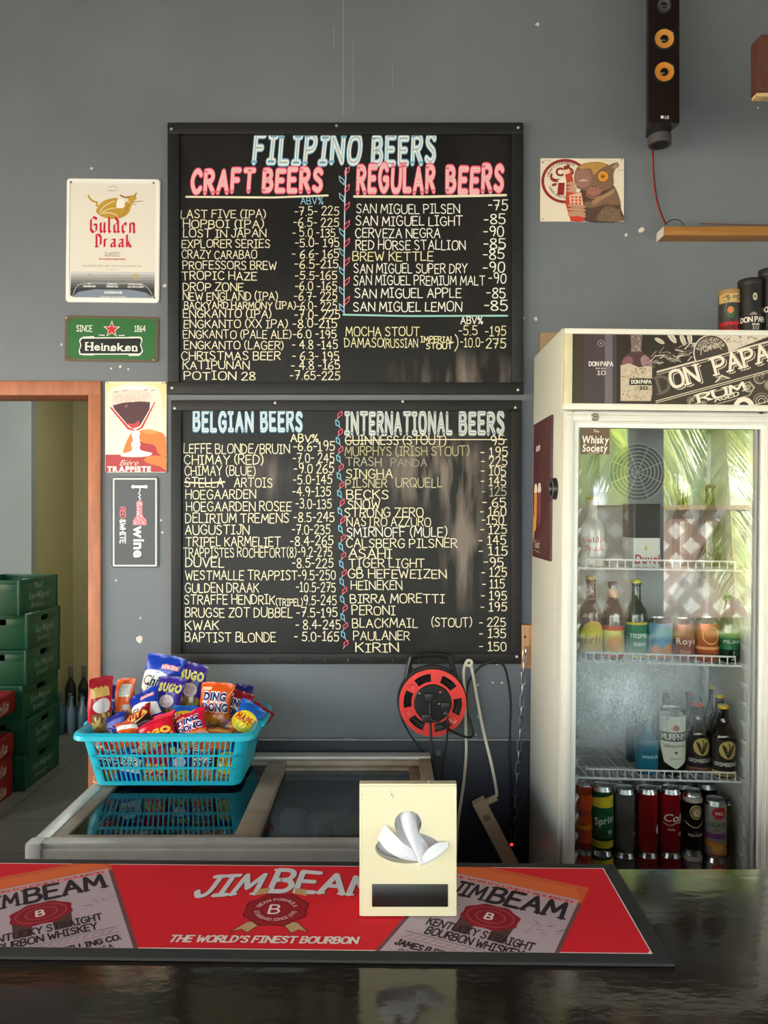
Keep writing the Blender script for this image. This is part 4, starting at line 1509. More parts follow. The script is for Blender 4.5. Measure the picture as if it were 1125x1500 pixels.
# ---- magnet poster and the round fitting on the cooler's flank
XS = .4765
t = thing('poster', 'dark brown glossy upright poster stuck on the side of the cooler', 'poster', (XS, 2.30, 1.60))
yb, yf = XS * F / (785 - 562.5), XS * F / (811 - 562.5)
zt0, zb0 = EYE + (750 - 622) / F * yb, EYE + (750 - 815) / F * yb
sx = lambda z: XS - .002 + (z - 1.6) * KL
b = MB()
b.prism([(sx(zt0), yf, zt0), (sx(zt0), yb, zt0), (sx(zb0), yb, zb0), (sx(zb0), yf, zb0)], M((74, 30, 36), .2), (-.008, 0, 0), .002)
b.build('sheet', t)
wd_, hd_ = yb - yf, zt0 - zb0
a = Art(lambda x, y, off: Vector((sx(zb0 + y) - .008 - off, yb - x, zb0 + y)), rough=.3)
a.rect(.004, .004, wd_ - .004, hd_ - .004, (74, 30, 36))
a.text('bomb', .045, .325, .022, (232, 226, 220), x1=.105, mode='b', bold=.03)
a.poly([(.028, .08), (.05, .08), (.066, .13), (.066, .2), (.024, .2), (.024, .13)], (216, 150, 60))
a.blob([(.024, .2), (.03, .222), (.045, .226), (.062, .222), (.068, .2)], (236, 228, 206))
a.poly([(.085, .1), (.115, .1), (.125, .15), (.125, .2), (.08, .2), (.08, .15)], (120, 60, 70))
a.blob([(.08, .2), (.085, .222), (.1, .226), (.12, .222), (.126, .2)], (230, 220, 200))
a.poly([(.01, .06), (.026, .04), (.03, .12), (.012, .13)], (206, 160, 80))
a.text('Good', .04, .03, .026, (226, 216, 200), x1=.11, mode='b', slant=.2)
a.line([(.03, .022), (.12, .018)], .0014, (226, 216, 200))
for k in range(8):
    a.text('nurture'[k % 7], .12, .29 - k * .026, .018, (150, 110, 110), mode='b', rot=R(90))
a.build('printing', t)
q = Vector((0, XS * F / (812 - 562.5), 0))
t = thing('round_fitting', 'small round black fitting on the cooler side beside the brown poster', 'fitting', (XS, 2.125, 1.66))
xx = XS + .06 * KL
b = MB()
mt = Matrix.Translation((xx - .001, 2.125, 1.664)) @ Matrix.Rotation(R(-90), 4, 'Y')
b.lathe([(.030, 0), (.031, .004), (.028, .012), (.02, .015), (.018, .010), (0, .010)], M((30, 32, 36), .3), 28, mat4=mt)
b.build('body', t)
b = MB()
b.tube([(xx - .0145, 2.125 + .024 * math.cos(2 * PI * k / 20), 1.664 + .024 * math.sin(2 * PI * k / 20)) for k in range(20)], .0022, M((110, 112, 118), .3, metal=.6), 6, closed=True)
b.build('rim', t)
m_lid = M((190, 192, 194), .25, metal=.9)


# ---- bottles, cans
def can(label, px0, px1, ytop, ybot, col, draw=None, d=2.16, top=None, group=None, z0=None, H=None, metal=.55):
    r = (px1 - px0) / 2 / F * d
    c = P((px0 + px1) / 2, ybot, d)
    z = c.z if z0 is None else z0
    H = H or (P(0, ytop, d - r * .5).z - z)
    x = c.x
    t = thing('drink_can', label, 'can', (x, d, z), group)
    b = MB()
    b.lathe([(r * .8, 0), (r * .84, .002), (r, .012), (r, H - .018), (r * .985, H - .014)], M(col, .25, metal=metal), 32, loc=(x, d, z), cap=True)
    b.build('can_body', t)
    b = MB()
    b.lathe([(r * .985, H - .0145), (r * .82, H - .002), (r * .84, H), (r * .8, H), (r * .78, H - .004), (0, H - .005)], m_lid, 32, loc=(x, d, z), cap=False)
    b.tube([(x + r * .28 * math.cos(2 * PI * k / 14), d - r * .2 + r * .4 * math.sin(2 * PI * k / 14), z + H - .0025) for k in range(14)], .0012, m_lid, 6, closed=True)
    b.build('lid', t)
    if draw:
        a = Art(cylmap(r, x, d, z), cut=(r * .2, 0), rough=.3, step=.00004)
        draw(a, r, H)
        a.build('label_print', t)
    return t


def bottle(label, px0, px1, ytop, ybot, glass, cap, draw=None, d=2.17, z0=None, H=None, neck=None, shape=0):
    r = (px1 - px0) / 2 / F * d
    c = P((px0 + px1) / 2, ybot, d)
    z = c.z if z0 is None else z0
    H = H or (P(0, ytop, d).z - z)
    x = c.x
    t = thing('beer_bottle', label, 'bottle', (x, d, z))
    pr = [(r * .86, 0), (r * .98, .005), (r, .014), (r, H * .54), (r * .95, H * .60), (r * .72, H * .68), (r * .50, H * .76), (r * .43, H * .83), (r * .40, H * .93), (r * .46, H * .935), (r * .46, H * .955), (r * .40, H * .96), (r * .40, H * .985)]
    if shape == 1:      # rounded shoulders
        pr = [(r * .86, 0), (r * .98, .005), (r, .014), (r, H * .50), (r * .97, H * .56), (r * .85, H * .62), (r * .60, H * .67), (r * .42, H * .72), (r * .38, H * .92), (r * .44, H * .93), (r * .44, H * .955), (r * .38, H * .96), (r * .38, H * .985)]
    b = MB()
    b.lathe(pr, M(glass, .08, coat=.4, spec=.6), 32, loc=(x, d, z))
    b.build('glass_body', t)
    b = MB()
    b.lathe([(r * .50, H * .955), (r * .50, H * .965), (r * .46, H * .985), (r * .42, H), (0, H * 1.002)], M(cap, .3, metal=.3), 24, loc=(x, d, z))
    b.build('cap', t)

    def rad(zz):
        for (r0, a0), (r1, a1) in zip(pr, pr[1:]):
            if a0 <= zz <= a1:
                return max(r0 + (r1 - r0) * (zz - a0) / max(a1 - a0, 1e-6), .006)
        return r
    if draw:
        a = Art(cylmap(rad, x, d, z), cut=(r * .2, H * .03), rough=.45, step=.00004)
        draw(a, r, H)
        a.build('label_print', t)
    return t


W_ = (232, 232, 228)
ARC = 2.6


def d_orange(a, r, H):
    a.rect(-r * ARC, 0.1 * H, r * ARC, H * .8, (190, 70, 30))
    a.rect(-r * ARC, 0.3 * H, r * ARC, H * .36, (224, 150, 40))
    a.text('ROYAL', -r * .9, H * .5, .016, (40, 36, 90), x1=r * 1.2, mode='b', bold=.04)


def d_sprite(a, r, H):
    a.poly([(-r * ARC, H * .78), (r * ARC, H * .92), (r * ARC, H * .68), (-r * ARC, H * .6)], (226, 206, 50))
    a.rect(-r * ARC, H * .05, r * ARC, H * .16, (214, 200, 50))
    a.rect(-r * ARC, H * .2, r * ARC, H * .68, (16, 92, 50))
    a.text('Sprite', -r * 1.0, H * .40, .020, W_, x1=r * 1.25, mode='b', bold=.03, rot=.18, slant=.15)
    a.rect(r * .3, H * .27, r * .7, H * .33, (150, 190, 150))


def d_coke(col, dark=False):
    def f(a, r, H):
        a.text('Cola', -r * 1.05, H * .50, .022, col, x1=r * 1.2, mode='b', slant=.3, bold=.01)
        a.line([(-r * 1.05, H * .47), (-r * .4, H * .44), (r * .3, H * .48), (r * 1.1, H * .46)], .0016, col, smooth=True)
        a.text('TASTE', -r * .6, H * .36, .004, col, x1=r * .1, w=.2)
        a.circ(r * .7, H * .30, .006, (214, 120, 126) if not dark else (120, 120, 124))
    return f


def d_redback(a, r, H):
    a.circ(r * .95, H * .36, .010, (226, 190, 190), .013)
    a.rect(-r * 1.3, H * .1, -r * .9, H * .8, (150, 20, 28))


def d_black(a, r, H):
    a.rect(-r * ARC, H * .82, r * ARC, H * .9, (196, 190, 180))
    a.ring(0, H * .66, r * .62, .0022, (214, 196, 140), ry=r * .72)
    a.circ(0, H * .66, r * .5, (170, 150, 100), r * .58)
    a.text('Q', -r * .28, H * .61, .015, (240, 236, 226), mode='b', slant=.3)
    a.line([(-r * 1.2, H * .48), (0, H * .40), (r * 1.2, H * .52)], .003, (206, 186, 130), smooth=True)
    a.text('PALE PILSEN', -r * .8, H * .25, .006, W_, x1=r * .9, w=.2)
    a.rect(-r * .3, H * .32, r * .2, H * .335, (200, 60, 60))


def d_juice(a, r, H):
    a.blob([(-r * .7, H * .78), (-r * .4, H * .88), (r * .5, H * .88), (r * .75, H * .78), (r * .3, H * .70), (-r * .3, H * .70)], (190, 40, 50))
    a.text('DEL', -r * .35, H * .77, .006, W_, x1=r * .4, w=.22)
    a.text('ORANGE', -r * 1.1, H * .55, .013, (50, 110, 50), x1=r * 1.1, mode='b', bold=.04)
    a.text('Juice', -r * .4, H * .48, .006, (50, 110, 50), mode='b')
    a.rect(-r * ARC, H * .34, r * ARC, H * .43, (130, 60, 140))
    a.rect(-r * ARC, 0.03, r * ARC, H * .28, (226, 140, 60))
    a.circ(-r * .1, H * .16, r * .6, (238, 176, 84), r * .5)
    a.circ(r * .7, H * .10, r * .4, (232, 150, 60), r * .4)
    a.rect(-r * ARC, 0.005, r * ARC, H * .06, (180, 50, 40))


specs = [('orange soda can at the left end of the bottom cooler row', 845, 867, 1144, 1241, (190, 70, 30), d_orange),
         ('green and yellow lemon soda can beside the orange can', 867, 897.5, 1151, 1241, (18, 96, 52), d_sprite),
         ('grey diet cola can left of the two red cans', 900, 930, 1155, 1244, (112, 114, 116), d_coke((40, 38, 40), True)),
         ('red can with only a pale spot facing out, left of the scripted red can', 934, 963, 1155, 1244, (176, 20, 30), d_redback),
         ('red cola can showing white script lettering', 967, 996.5, 1155, 1244, (180, 20, 30), d_coke(W_)),
         ('black beer can with gold oval emblem and silver rim', 1001, 1028, 1159, 1241, (26, 26, 28), d_black),
         ('slim white orange juice can with purple band', 1032.5, 1063, 1172, 1251, (214, 214, 206), d_juice),
         ('dull yellow can at the right end behind the juice can', 1057, 1081, 1171, 1251, (170, 140, 50), None)]
lab2 = ['orange can underneath, at the left end', 'lemon soda can underneath the other green one', 'grey cola can underneath the upper grey can', 'red can underneath the spotted red can', 'red script cola can underneath the upper scripted one',
        'silver topped dark can underneath the black beer can', 'juice can underneath the upper juice can', 'yellow can underneath at the right end']
for (lb, x0, x1, yt, yb_, col, dr), l2 in zip(specs, lab2):
    dd = 2.16 if 'yellow can at' not in lb else 2.225
    can(lb, x0, x1, yt, yb_, col, dr, d=dd, group='cans in the bottom of the cooler')
    zt = P(0, yb_, dd).z
    can(l2, x0, x1, 0, 0, (150, 152, 156) if 'dark can' in l2 else col, dr, d=dd, z0=.5015, H=zt - .5035, group='cans in the bottom of the cooler')
for i, (px, col, lb) in enumerate(((872, (150, 140, 130), 'pale topped can in the row behind the green lemon soda can'), (902, (120, 122, 126), 'grey topped can in the row behind the diet cola'), (935, (110, 30, 34), 'dark red can in the row behind the first red can'),
                                   (968, (120, 30, 34), 'dark red can in the row behind the scripted cola can'), (1002, (50, 50, 54), 'dark can in the row behind the black beer can'), (1035, (60, 60, 60), 'dark can in the row behind the juice can'))):
    can(lb, px - 14, px + 14, 1146, 1238, col, None, d=2.26, z0=.5015, H=P(0, 1146, 2.26).z - .5015, group='cans in the bottom of the cooler')


# third shelf: blue bottle, stout can, three dark bottles
def on(shf, px, d): return shf(P(px, 0, d).x) + .0005


def d_blue(a, r, H):
    a.text('BREEZE', -r * .7, H * .3, .006, (180, 220, 230), x1=r * .8, w=.16)


bottle('bright blue alcopop bottle on the third cooler shelf', 931, 964, 1047, 1137, (14, 110, 140), (196, 196, 196), d_blue, z0=on(sh3, 947, 2.17), d=2.17, shape=1)


def d_murphy(a, r, H):
    pts = [(-r * 1.25, H * .92), (r * 1.25, H * .92), (r * 1.2, H * .5), (r * .85, H * .22), (0, H * .12), (-r * .85, H * .22), (-r * 1.2, H * .5)]
    a.poly(pts, (220, 222, 206))
    a.rect(-r * 1.22, H * .54, r * 1.22, H * .68, (60, 58, 56))
    a.text("MURPHY'S", -r * 1.05, H * .57, .015, (230, 228, 214), x1=r * 1.1, w=.2, serif=.14)
    a.blob([(-r * .22, H * .76), (0, H * .8), (r * .22, H * .76), (r * .2, H * .71), (-r * .2, H * .71)], (176, 92, 84))
    a.text('IRISH STOUT', -r * .8, H * .45, .006, (70, 66, 62), x1=r * .85, w=.2)
    a.circ(0, H * .37, .005, (90, 84, 78), .0035)
    a.text('DRAUGHT', -r * .4, H * .27, .003, (120, 116, 110), x1=r * .5, w=.2)


can('tall dark stout can with cream label on the third shelf', 963, 1003, 1040, 1137, (34, 30, 28), d_murphy, d=2.17, z0=on(sh3, 983, 2.17), H=P(0, 1040, 2.15).z - on(sh3, 983, 2.17), metal=.3)


def d_grim(col):
    def f(a, r, H):
        a.rect(-r * 1.5, H * .10, r * 1.5, H * .54, (34, 32, 36))
        a.rect(-r * 1.5, H * .03, r * 1.5, H * .10, col)
        a.circ(0, H * .40, r * .74, (200, 176, 96), r * .74)
        a.blob([(-r * .5, H * .47), (-r * .2, H * .44), (0, H * .36), (r * .25, H * .44), (r * .5, H * .47), (r * .3, H * .36), (0, H * .29), (-r * .3, H * .36)], (40, 36, 38))
        a.line([(0, H * .36), (r * .15, H * .45), (r * .02, H * .49)], .003, (40, 36, 38))
        a.text('GRIMBERGEN', -r * 1.15, H * .175, .009, (220, 218, 206), x1=r * 1.15, w=.2)
        a.text('BLONDE', -r * .6, H * .05, .005, (60, 50, 30), x1=r * .6, w=.2)
    return f


bottle('dark abbey beer bottle with red cap, brown foot label', 1005, 1039, 1029, 1137, (36, 22, 16), (190, 60, 44), d_grim((150, 100, 84)), d=2.19, z0=on(sh3, 1022, 2.19))
bottle('dark abbey beer bottle with yellow cap, foremost at the right', 1042, 1077, 1032, 1139, (34, 20, 14), (220, 190, 50), d_grim((196, 178, 92)), d=2.16, z0=on(sh3, 1060, 2.16))
bottle('yellow capped bottle directly behind the foremost abbey bottle', 1040, 1068, 1026, 1120, (34, 20, 14), (220, 190, 50), None, d=2.25, z0=on(sh3, 1052, 2.25), H=.206)
bottle('yellow capped bottle rearmost behind the abbey bottles', 1031, 1057, 1018, 1110, (34, 20, 14), (214, 184, 50), None, d=2.34, z0=on(sh3, 1042, 2.34), H=.212)
bottle('dim bottle with red cap behind the stout can', 998, 1022, 1024, 1110, (30, 20, 16), (150, 50, 44), None, d=2.30, z0=on(sh3, 1010, 2.30), H=.2)
bottle('dim brown capped bottle straight behind the stout can', 962, 990, 1024, 1110, (40, 26, 18), (150, 120, 90), None, d=2.29, z0=on(sh3, 975, 2.29), H=.21)
bottle('second blue bottle half hidden behind the bright one', 917, 946, 1047, 1130, (10, 80, 100), (120, 120, 120), None, d=2.27, z0=on(sh3, 932, 2.27), H=.165, shape=1)


# second shelf
def d_leffe(a, r, H):
    a.blob([(-r * 1.3, H * .10), (-r * 1.3, H * .28), (-r * .8, H * .42), (0, H * .47), (r * .8, H * .42), (r * 1.3, H * .28), (r * 1.3, H * .10)], (206, 176, 66))
    a.text('Leffe', -r * .8, H * .2, .024, (40, 34, 40), x1=r * 1.2, mode='k', w=.14)
    for k in range(4):
        a.poly([(-r * .5, H * (.70 + k * .06)), (r * .5, H * (.73 + k * .06)), (r * .5, H * (.755 + k * .06)), (-r * .5, H * (.725 + k * .06))], (150, 110, 84))


def d_crow(a, r, H):
    a.rect(-r * 1.4, H * .04, r * 1.4, H * .42, (206, 190, 110))
    a.rect(-r * 1.4, H * .38, r * 1.4, H * .44, (190, 50, 60))
    a.rect(-r * 1.4, H * .03, r * 1.4, H * .07, (190, 50, 60))
    a.circ(0, H * .22, r * .8, (220, 160, 80), r * .7)
    a.poly([(-.006, H * .5), (.006, H * .5), (.008, H * .58), (.002, H * .55), (-.001, H * .6), (-.006, H * .56)], (210, 210, 206))
    a.rect(-r * .55, H * .80, r * .55, H * .91, (206, 150, 96))


def d_green(a, r, H):
    a.rect(-r * 1.4, H * .06, r * 1.4, H * .46, (30, 120, 84))
    a.rect(-r * 1.4, H * .44, r * 1.4, H * .47, (206, 190, 60))
    a.rect(-r * 1.4, H * .03, r * 1.4, H * .06, (206, 190, 60))
    a.text('TRIPEL', -r * .9, H * .28, .010, (206, 226, 214), x1=r * .95, w=.2)
    a.text('BIER', -r * .5, H * .18, .008, (206, 226, 214), x1=r * .55, w=.2)


def d_blueor(a, r, H):
    a.rect(-r * ARC, .01, r * ARC, H * .9, (84, 140, 176))
    a.poly([(-r * 1.5, .01), (-r * .7, H * .42), (-r * .1, H * .28), (r * .4, H * .46), (r * 1.5, .01)], (206, 130, 70))


def d_royal(a, r, H):
    a.text('Royal', -r * 1.0, H * .42, .018, (226, 216, 206), x1=r * 1.05, mode='b', bold=.02)
    a.text('Dark', -r * .6, H * .2, .010, (226, 190, 150), mode='b')


def d_or2(a, r, H):
    a.ring(0, H * .62, r * .7, .003, (236, 190, 110), ry=r * .7)
    a.rect(-r * ARC, H * .3, r * ARC, H * .36, (236, 170, 110))


def d_pils(a, r, H):
    a.rect(-r * 1.4, H * .2, r * 1.4, H * .45, (24, 110, 66))
    a.text('PILSNER', -r * .9, H * .3, .007, (220, 226, 214), x1=r * .95, w=.2)
    a.line([(0, H * .18), (0, H * .06), (-.006, H * .05), (.006, H * .05)], .0015, (220, 220, 214))


bottle('brown bottle with arched golden label at the left of the second shelf', 849, 882, 843, 958, (60, 36, 22), (190, 160, 90), d_leffe, d=2.16, z0=on(sh2, 865, 2.16), shape=1)
bottle('black bottle with pale bird mark and red edged label', 882, 913, 852, 960, (22, 20, 20), (60, 40, 40), d_crow, d=2.17, z0=on(sh2, 897, 2.17))
o_ = bottle('dark green bottle with foil neck and green label', 916, 948, 848, 962, (30, 46, 30), (206, 200, 70), d_green, d=2.18, z0=on(sh2, 932, 2.18), shape=1)
can('blue can with orange mountain on the second shelf', 949, 984, 908, 964, (84, 140, 176), d_blueor, d=2.17, z0=on(sh2, 966, 2.17), H=.118, metal=.3)
can('rose coloured can with pale blackletter on the second shelf', 985, 1017, 908, 966, (160, 96, 84), d_royal, d=2.17, z0=on(sh2, 1001, 2.17), H=.118, metal=.3)
can('orange can on the second shelf beside the green bottle', 1018, 1052, 905, 968, (200, 106, 66), d_or2, d=2.17, z0=on(sh2, 1035, 2.17), H=.122, metal=.3)
bottle('green pilsner bottle at the right end of the second shelf', 1053, 1083, 880, 970, (18, 60, 34), (40, 120, 70), d_pils, d=2.17, z0=on(sh2, 1066, 2.17), H=.185)


# top shelf
def d_gd(a, r, H):
    a.text('Gulden', -r * .95, H * .36, .016, (200, 40, 50), x1=r * .95, mode='k', w=.15)
    a.text('Draak', -r * .85, H * .24, .015, (200, 40, 50), x1=r * .85, mode='k', w=.15)


bottle('large white beer bottle with red gothic lettering on the top shelf', 849, 886, 728, 817, (216, 214, 208), (200, 170, 80), d_gd, d=2.17, z0=on(sh1, 867, 2.17), shape=1)
t = thing('gift_box', 'black and white beer box with red lettering on the top shelf', 'box', tuple(P(947, 817, 2.19)))
x0, x1 = P(928, 0, 2.17).x, P(967, 0, 2.17).x
z = sh1(x0) + .001
zt = P(0, 738, 2.17).z
b = MB()
zm = P(0, 788, 2.17).z
b.box((x0, 2.17, z), (x1, 2.27, zm), M((220, 220, 216), .5), .001)
b.box((x0, 2.17, zm), (x1, 2.27, zt), M((26, 26, 26), .5), .001)
b.build('carton', t)
a = Art(lambda x, y, off: Vector((x0 + x, 2.17 - off, z + y)))
a.text('Duvel', .004, .012, .026, (190, 40, 40), x1=x1 - x0 - .003, mode='b', slant=.05, bold=.02)
a.poly([(.03, .05), (.04, .05), (.035, .066)], (220, 180, 60))
a.build('printing', t)
for k, (px, lb) in enumerate(((1000, 'dim brown bottle standing at the back of the top cooler shelf'), (1040, 'dim green bottle at the back of the top cooler shelf'))):
    bottle(lb, px - 15, px + 15, 760, 818, ((50, 30, 20), (30, 50, 30))[k], (120, 100, 60), None, d=2.26, z0=on(sh1, px, 2.26), H=.24)

# ---- gift tubes on top of the cooler
ztop = ZT + .006


def tube_(label, px0, px1, ytop, d, col, draw, lid):
    r = (px1 - px0) / 2 / F * d
    c = P((px0 + px1) / 2, 0, d)
    z = ztop - (c.x - XL) * KL + .003
    H = P(0, ytop, d).z - z
    t = thing('gift_tube', label, 'tube', (c.x, d, z))
    b = MB()
    b.lathe([(r, 0), (r, H * .9)], M(col, .35), 36, loc=(c.x, d, z))
    b.build('tube_body', t)
    b = MB()
    b.lathe([(r * 1.01, H * .9), (r * 1.015, H * .9 + .001), (r * 1.015, H - .003), (r * .99, H), (0, H)], M(lid, .4), 36, loc=(c.x, d, z))
    b.build('lid', t)
    a = Art(cylmap(r, c.x, d, z), cut=(r * .2, 0), rough=.4, step=.00004)
    draw(a, r, H, z)
    a.build('label_print', t)


def zrel(py, d, z): return P(0, py, d).z - z


def d_t1(a, r, H, z):
    f = lambda y: zrel(y, 2.2, z)
    a.rect(-r * 1.5, f(430), r * 1.5, f(444), (190, 160, 100))
    a.hold()
    for k in range(26):
        x, y = random.uniform(-r * 1.4, r * 1.4), random.uniform(f(442), f(431))
        a.circ(x, y, random.uniform(.002, .005), random.choice([(150, 100, 60), (220, 190, 130), (96, 110, 70)]), n=8)
    a.hold(False)
    a.rect(-r * 1.5, f(500), r * 1.5, f(472), (176, 26, 34))
    a.text('HABANERO', -r * 1.2, f(483), .012, (40, 20, 20), x1=r * 1.2, w=.22)
    a.circ(-r * .35, f(458), .012, (60, 90, 70), .018)
    a.circ(-r * .35, f(455), .008, (206, 120, 70), .010)
    a.ring(0, f(470), r * .9, .002, (120, 110, 100), ry=.07, a0=20, a1=160)


def d_t2(off):
    def f_(a, r, H, z):
        f = lambda y: zrel(y + off, 2.2, z)
        a.circ(-r * .1, f(439), .006, (196, 184, 160), .0105)
        a.circ(-r * .1, f(439), .003, (110, 100, 88), .006)
        a.blob([(-r * .5, f(465)), (-r * .2, f(461)), (r * .1, f(465))], (140, 130, 120))
        a.text('DON PAPA', -r * 1.25, f(475), .013, (226, 220, 206), x1=r * 1.1, w=.22, serif=.16)
        a.text('RUM', -r * .3, f(480), .004, (226, 220, 206), x1=r * .25, w=.24)
        a.text('10', -r * .3, f(486), .009, (180, 174, 160), x1=r * .2, w=.16)
    return f_


tube_('short gift tube with floral top and red base band on the cooler', 1053, 1085, 427, 2.22, (52, 52, 50), d_t1, (150, 120, 70))
tube_('black rum tube in the middle on top of the cooler', 1082, 1117, 411, 2.20, (18, 18, 18), d_t2(0), (24, 24, 24))
tube_('taller black rum tube at the right edge on top of the cooler', 1112, 1146, 396, 2.20, (20, 20, 20), d_t2(-15), (24, 24, 24))

# ---- plywood scrap and wooden block on the wall behind the cooler
t = thing('plywood_board', 'small plywood board on the wall behind the cooler top', 'board', tuple(P(812, 520, WALL)))
b = MB()
q0, q1 = P(791, 530, 2.49), P(850, 487, 2.49)
b.box((q0.x, 2.486, q0.z), (q1.x, WALL - .0005, q1.z), M((150, 126, 96), .6, var=.25, vscale=10, stretch=(1, 1, 6)), .001)
b.build('board', t)
screws(t, ((795, 491),), 2.486, (200, 196, 186), 1.2)
t = thing('wooden_block', 'pale wooden block on the wall beside the lower chalkboard', 'block', tuple(P(770, 946, WALL)))
b = MB()
q0, q1 = P(764, 979, 2.48), P(784, 915, 2.48)
b.box((q0.x, 2.475, q0.z), (q1.x, WALL - .0005, q1.z), M((186, 140, 98), .6, var=.2, vscale=9, stretch=(8, 8, 1)), .002)
b.build('block', t)
b = MB()
q = P(769, 933, 2.475)
b.lathe([(.004, 0), (.004, .002), (0, .002)], m_dark, 12, mat4=Matrix.Translation((q.x, 2.476, q.z)) @ Matrix.Rotation(R(90), 4, 'X'))
q = P(769, 950, 2.475)
b.tube(smooth_pts([(q.x, 2.476, q.z + .006), (q.x, 2.462, q.z + .005), (q.x, 2.458, q.z - .01), (q.x, 2.464, q.z - .02), (q.x, 2.47, q.z - .012)], 5), .002, m_steel, 6)
b.build('hook', t)
t = thing('hanging_chain', 'thin steel chain hanging from the pale wooden block', 'chain', tuple(P(768, 950, 2.46)))
pp = [P(769.5, 951, 2.464), P(767, 984, 2.466), P(765.5, 1010, 2.466), P(763.5, 1050, 2.466), P(761, 1090, 2.466), P(758.5, 1125, 2.466), P(755.5, 1165, 2.466), P(751, 1232, 2.466)]
pl = smooth_pts(pp, 12)
acc = [0]
for a_, c_ in zip(pl, pl[1:]):
    acc.append(acc[-1] + (c_ - a_).length)


def along(s_):
    for i in range(len(acc) - 1):
        if acc[i + 1] >= s_:
            return pl[i].lerp(pl[i + 1], (s_ - acc[i]) / max(acc[i + 1] - acc[i], 1e-9))
    return pl[-1]


LK = .042
i = 0
while (i + 1) * LK * .86 < acc[-1]:
    A, Bq = along(i * LK * .86), along(i * LK * .86 + LK)
    ax = (Bq - A).normalized()
    sd = Vector((1, 0, 0)) if i % 2 == 0 else Vector((.35, .94, 0))
    sd = (sd - ax * sd.dot(ax)).normalized()
    m_ = (A + Bq) / 2
    pts = []
    for k in range(16):
        an = 2 * PI * k / 16
        pts.append(m_ + ax * (LK / 2 - .0065) * (1 if math.sin(an) > 0 else -1) + ax * .0065 * math.sin(an) + sd * .0065 * math.cos(an))
    b = MB()
    b.tube(pts, .0017, m_steel, 6, closed=True)
    b.build('link', t)
    i += 1

# ================================================================== chest freezer
FZ = .85                 # top of the freezer
fx0, fx1, fy0, fy1 = -.805, .142, 1.742, 2.392
fz = thing('chest_freezer', 'low chest freezer with sliding glass lids below the chalkboards', 'freezer', ((fx0 + fx1) / 2, (fy0 + fy1) / 2, 0))
m_body = M((196, 200, 200), .4)
m_alu = M((188, 190, 186), .42, metal=.35, var=.12, vscale=10)
m_grime = M((160, 152, 138), .6, var=.45, vscale=9, c2=(112, 96, 80))
b = MB()
for lo, hi in (((fx0 + .02, fy0 + .02, .05), (fx1 - .02, fy0 + .07, FZ - .05)), ((fx0 + .02, fy1 - .07, .05), (fx1 - .02, fy1 - .02, FZ - .05)),
               ((fx0 + .02, fy0 + .07, .05), (fx0 + .07, fy1 - .07, FZ - .05)), ((fx1 - .07, fy0 + .07, .05), (fx1 - .02, fy1 - .07, FZ - .05)),
               ((fx0 + .02, fy0 + .02, .05), (fx1 - .02, fy1 - .02, .40))):
    b.box(lo, hi, m_body, .004)
b.build('body', fz)
b = MB()
for lo, hi in (((fx0 + .071, fy0 + .0705, .4005), (fx1 - .071, fy1 - .071, .402)), ((fx0 + .0702, fy1 - .072, .402), (fx1 - .0702, fy1 - .0705, .79)), ((fx0 + .0702, fy0 + .0705, .402), (fx0 + .072, fy1 - .0705, .79)),
               ((fx1 - .072, fy0 + .0705, .402), (fx1 - .0702, fy1 - .0705, .79))):
    b.box(lo, hi, M((58, 60, 62), .5))
b.build('liner', fz)
b = MB()
b.box((fx0, fy0 - .004, FZ - .048), (fx1, fy0 + .036, FZ - .012), m_alu, .008, 3)
b.box((fx0, fy0, FZ - .014), (fx1, fy0 + .034, FZ), m_alu, .003)
b.box((fx0, fy1 - .045, FZ - .05), (fx1, fy1, FZ + .004), m_alu, .004)
b.box((fx0 + .01, fy1 - .06, FZ - .05), (fx1 - .01, fy1 - .044, FZ - .004), m_grime, .002)
b.box((fx0, fy0 + .02, FZ - .05), (fx0 + .036, fy1 - .02, FZ), m_alu, .004)
b.box((fx1 - .036, fy0 + .02, FZ - .05), (fx1, fy1 - .02, FZ - .001), m_grime, .004)
b.build('top_rim', fz)
b = MB()
b.box((fx0 - .006, fy0 - .008, FZ - .05), (fx0 + .03, fy0 + .03, FZ + .002), M((206, 208, 206), .4), .006)
b.build('corner_cap', fz)
XM = -.315
for x0, x1, z, nm in ((fx0 + .034, XM + .02, FZ - .016, 'left'), (XM - .035, fx1 - .034, FZ - .032, 'right')):
    y0, y1 = fy0 + .030, fy1 - .058
    b = MB()
    w = .034
    b.box((x0, y0, z), (x1, y0 + .022, z + .014), m_grime, .002)
    b.box((x0, y1 - .03, z), (x1, y1, z + .014), m_grime, .002)
    b.box((x0, y0 + .02, z), (x0 + (w if nm == 'left' else .055), y1 - .02, z + .014), m_grime, .002)
    b.box((x1 - w - (.02 if nm == 'left' else 0), y0 + .02, z), (x1, y1 - .02, z + .014), m_grime, .002)
    lid = b.build('sliding_lid', fz)
    b = MB()
    b.box((x0 + .03, y0 + .02, z + .005), (x1 - .03, y1 - .025, z + .009), glass_mat('lid_glass', (.55, .59, .61), .07, .01))
    b.build('glass', lid)
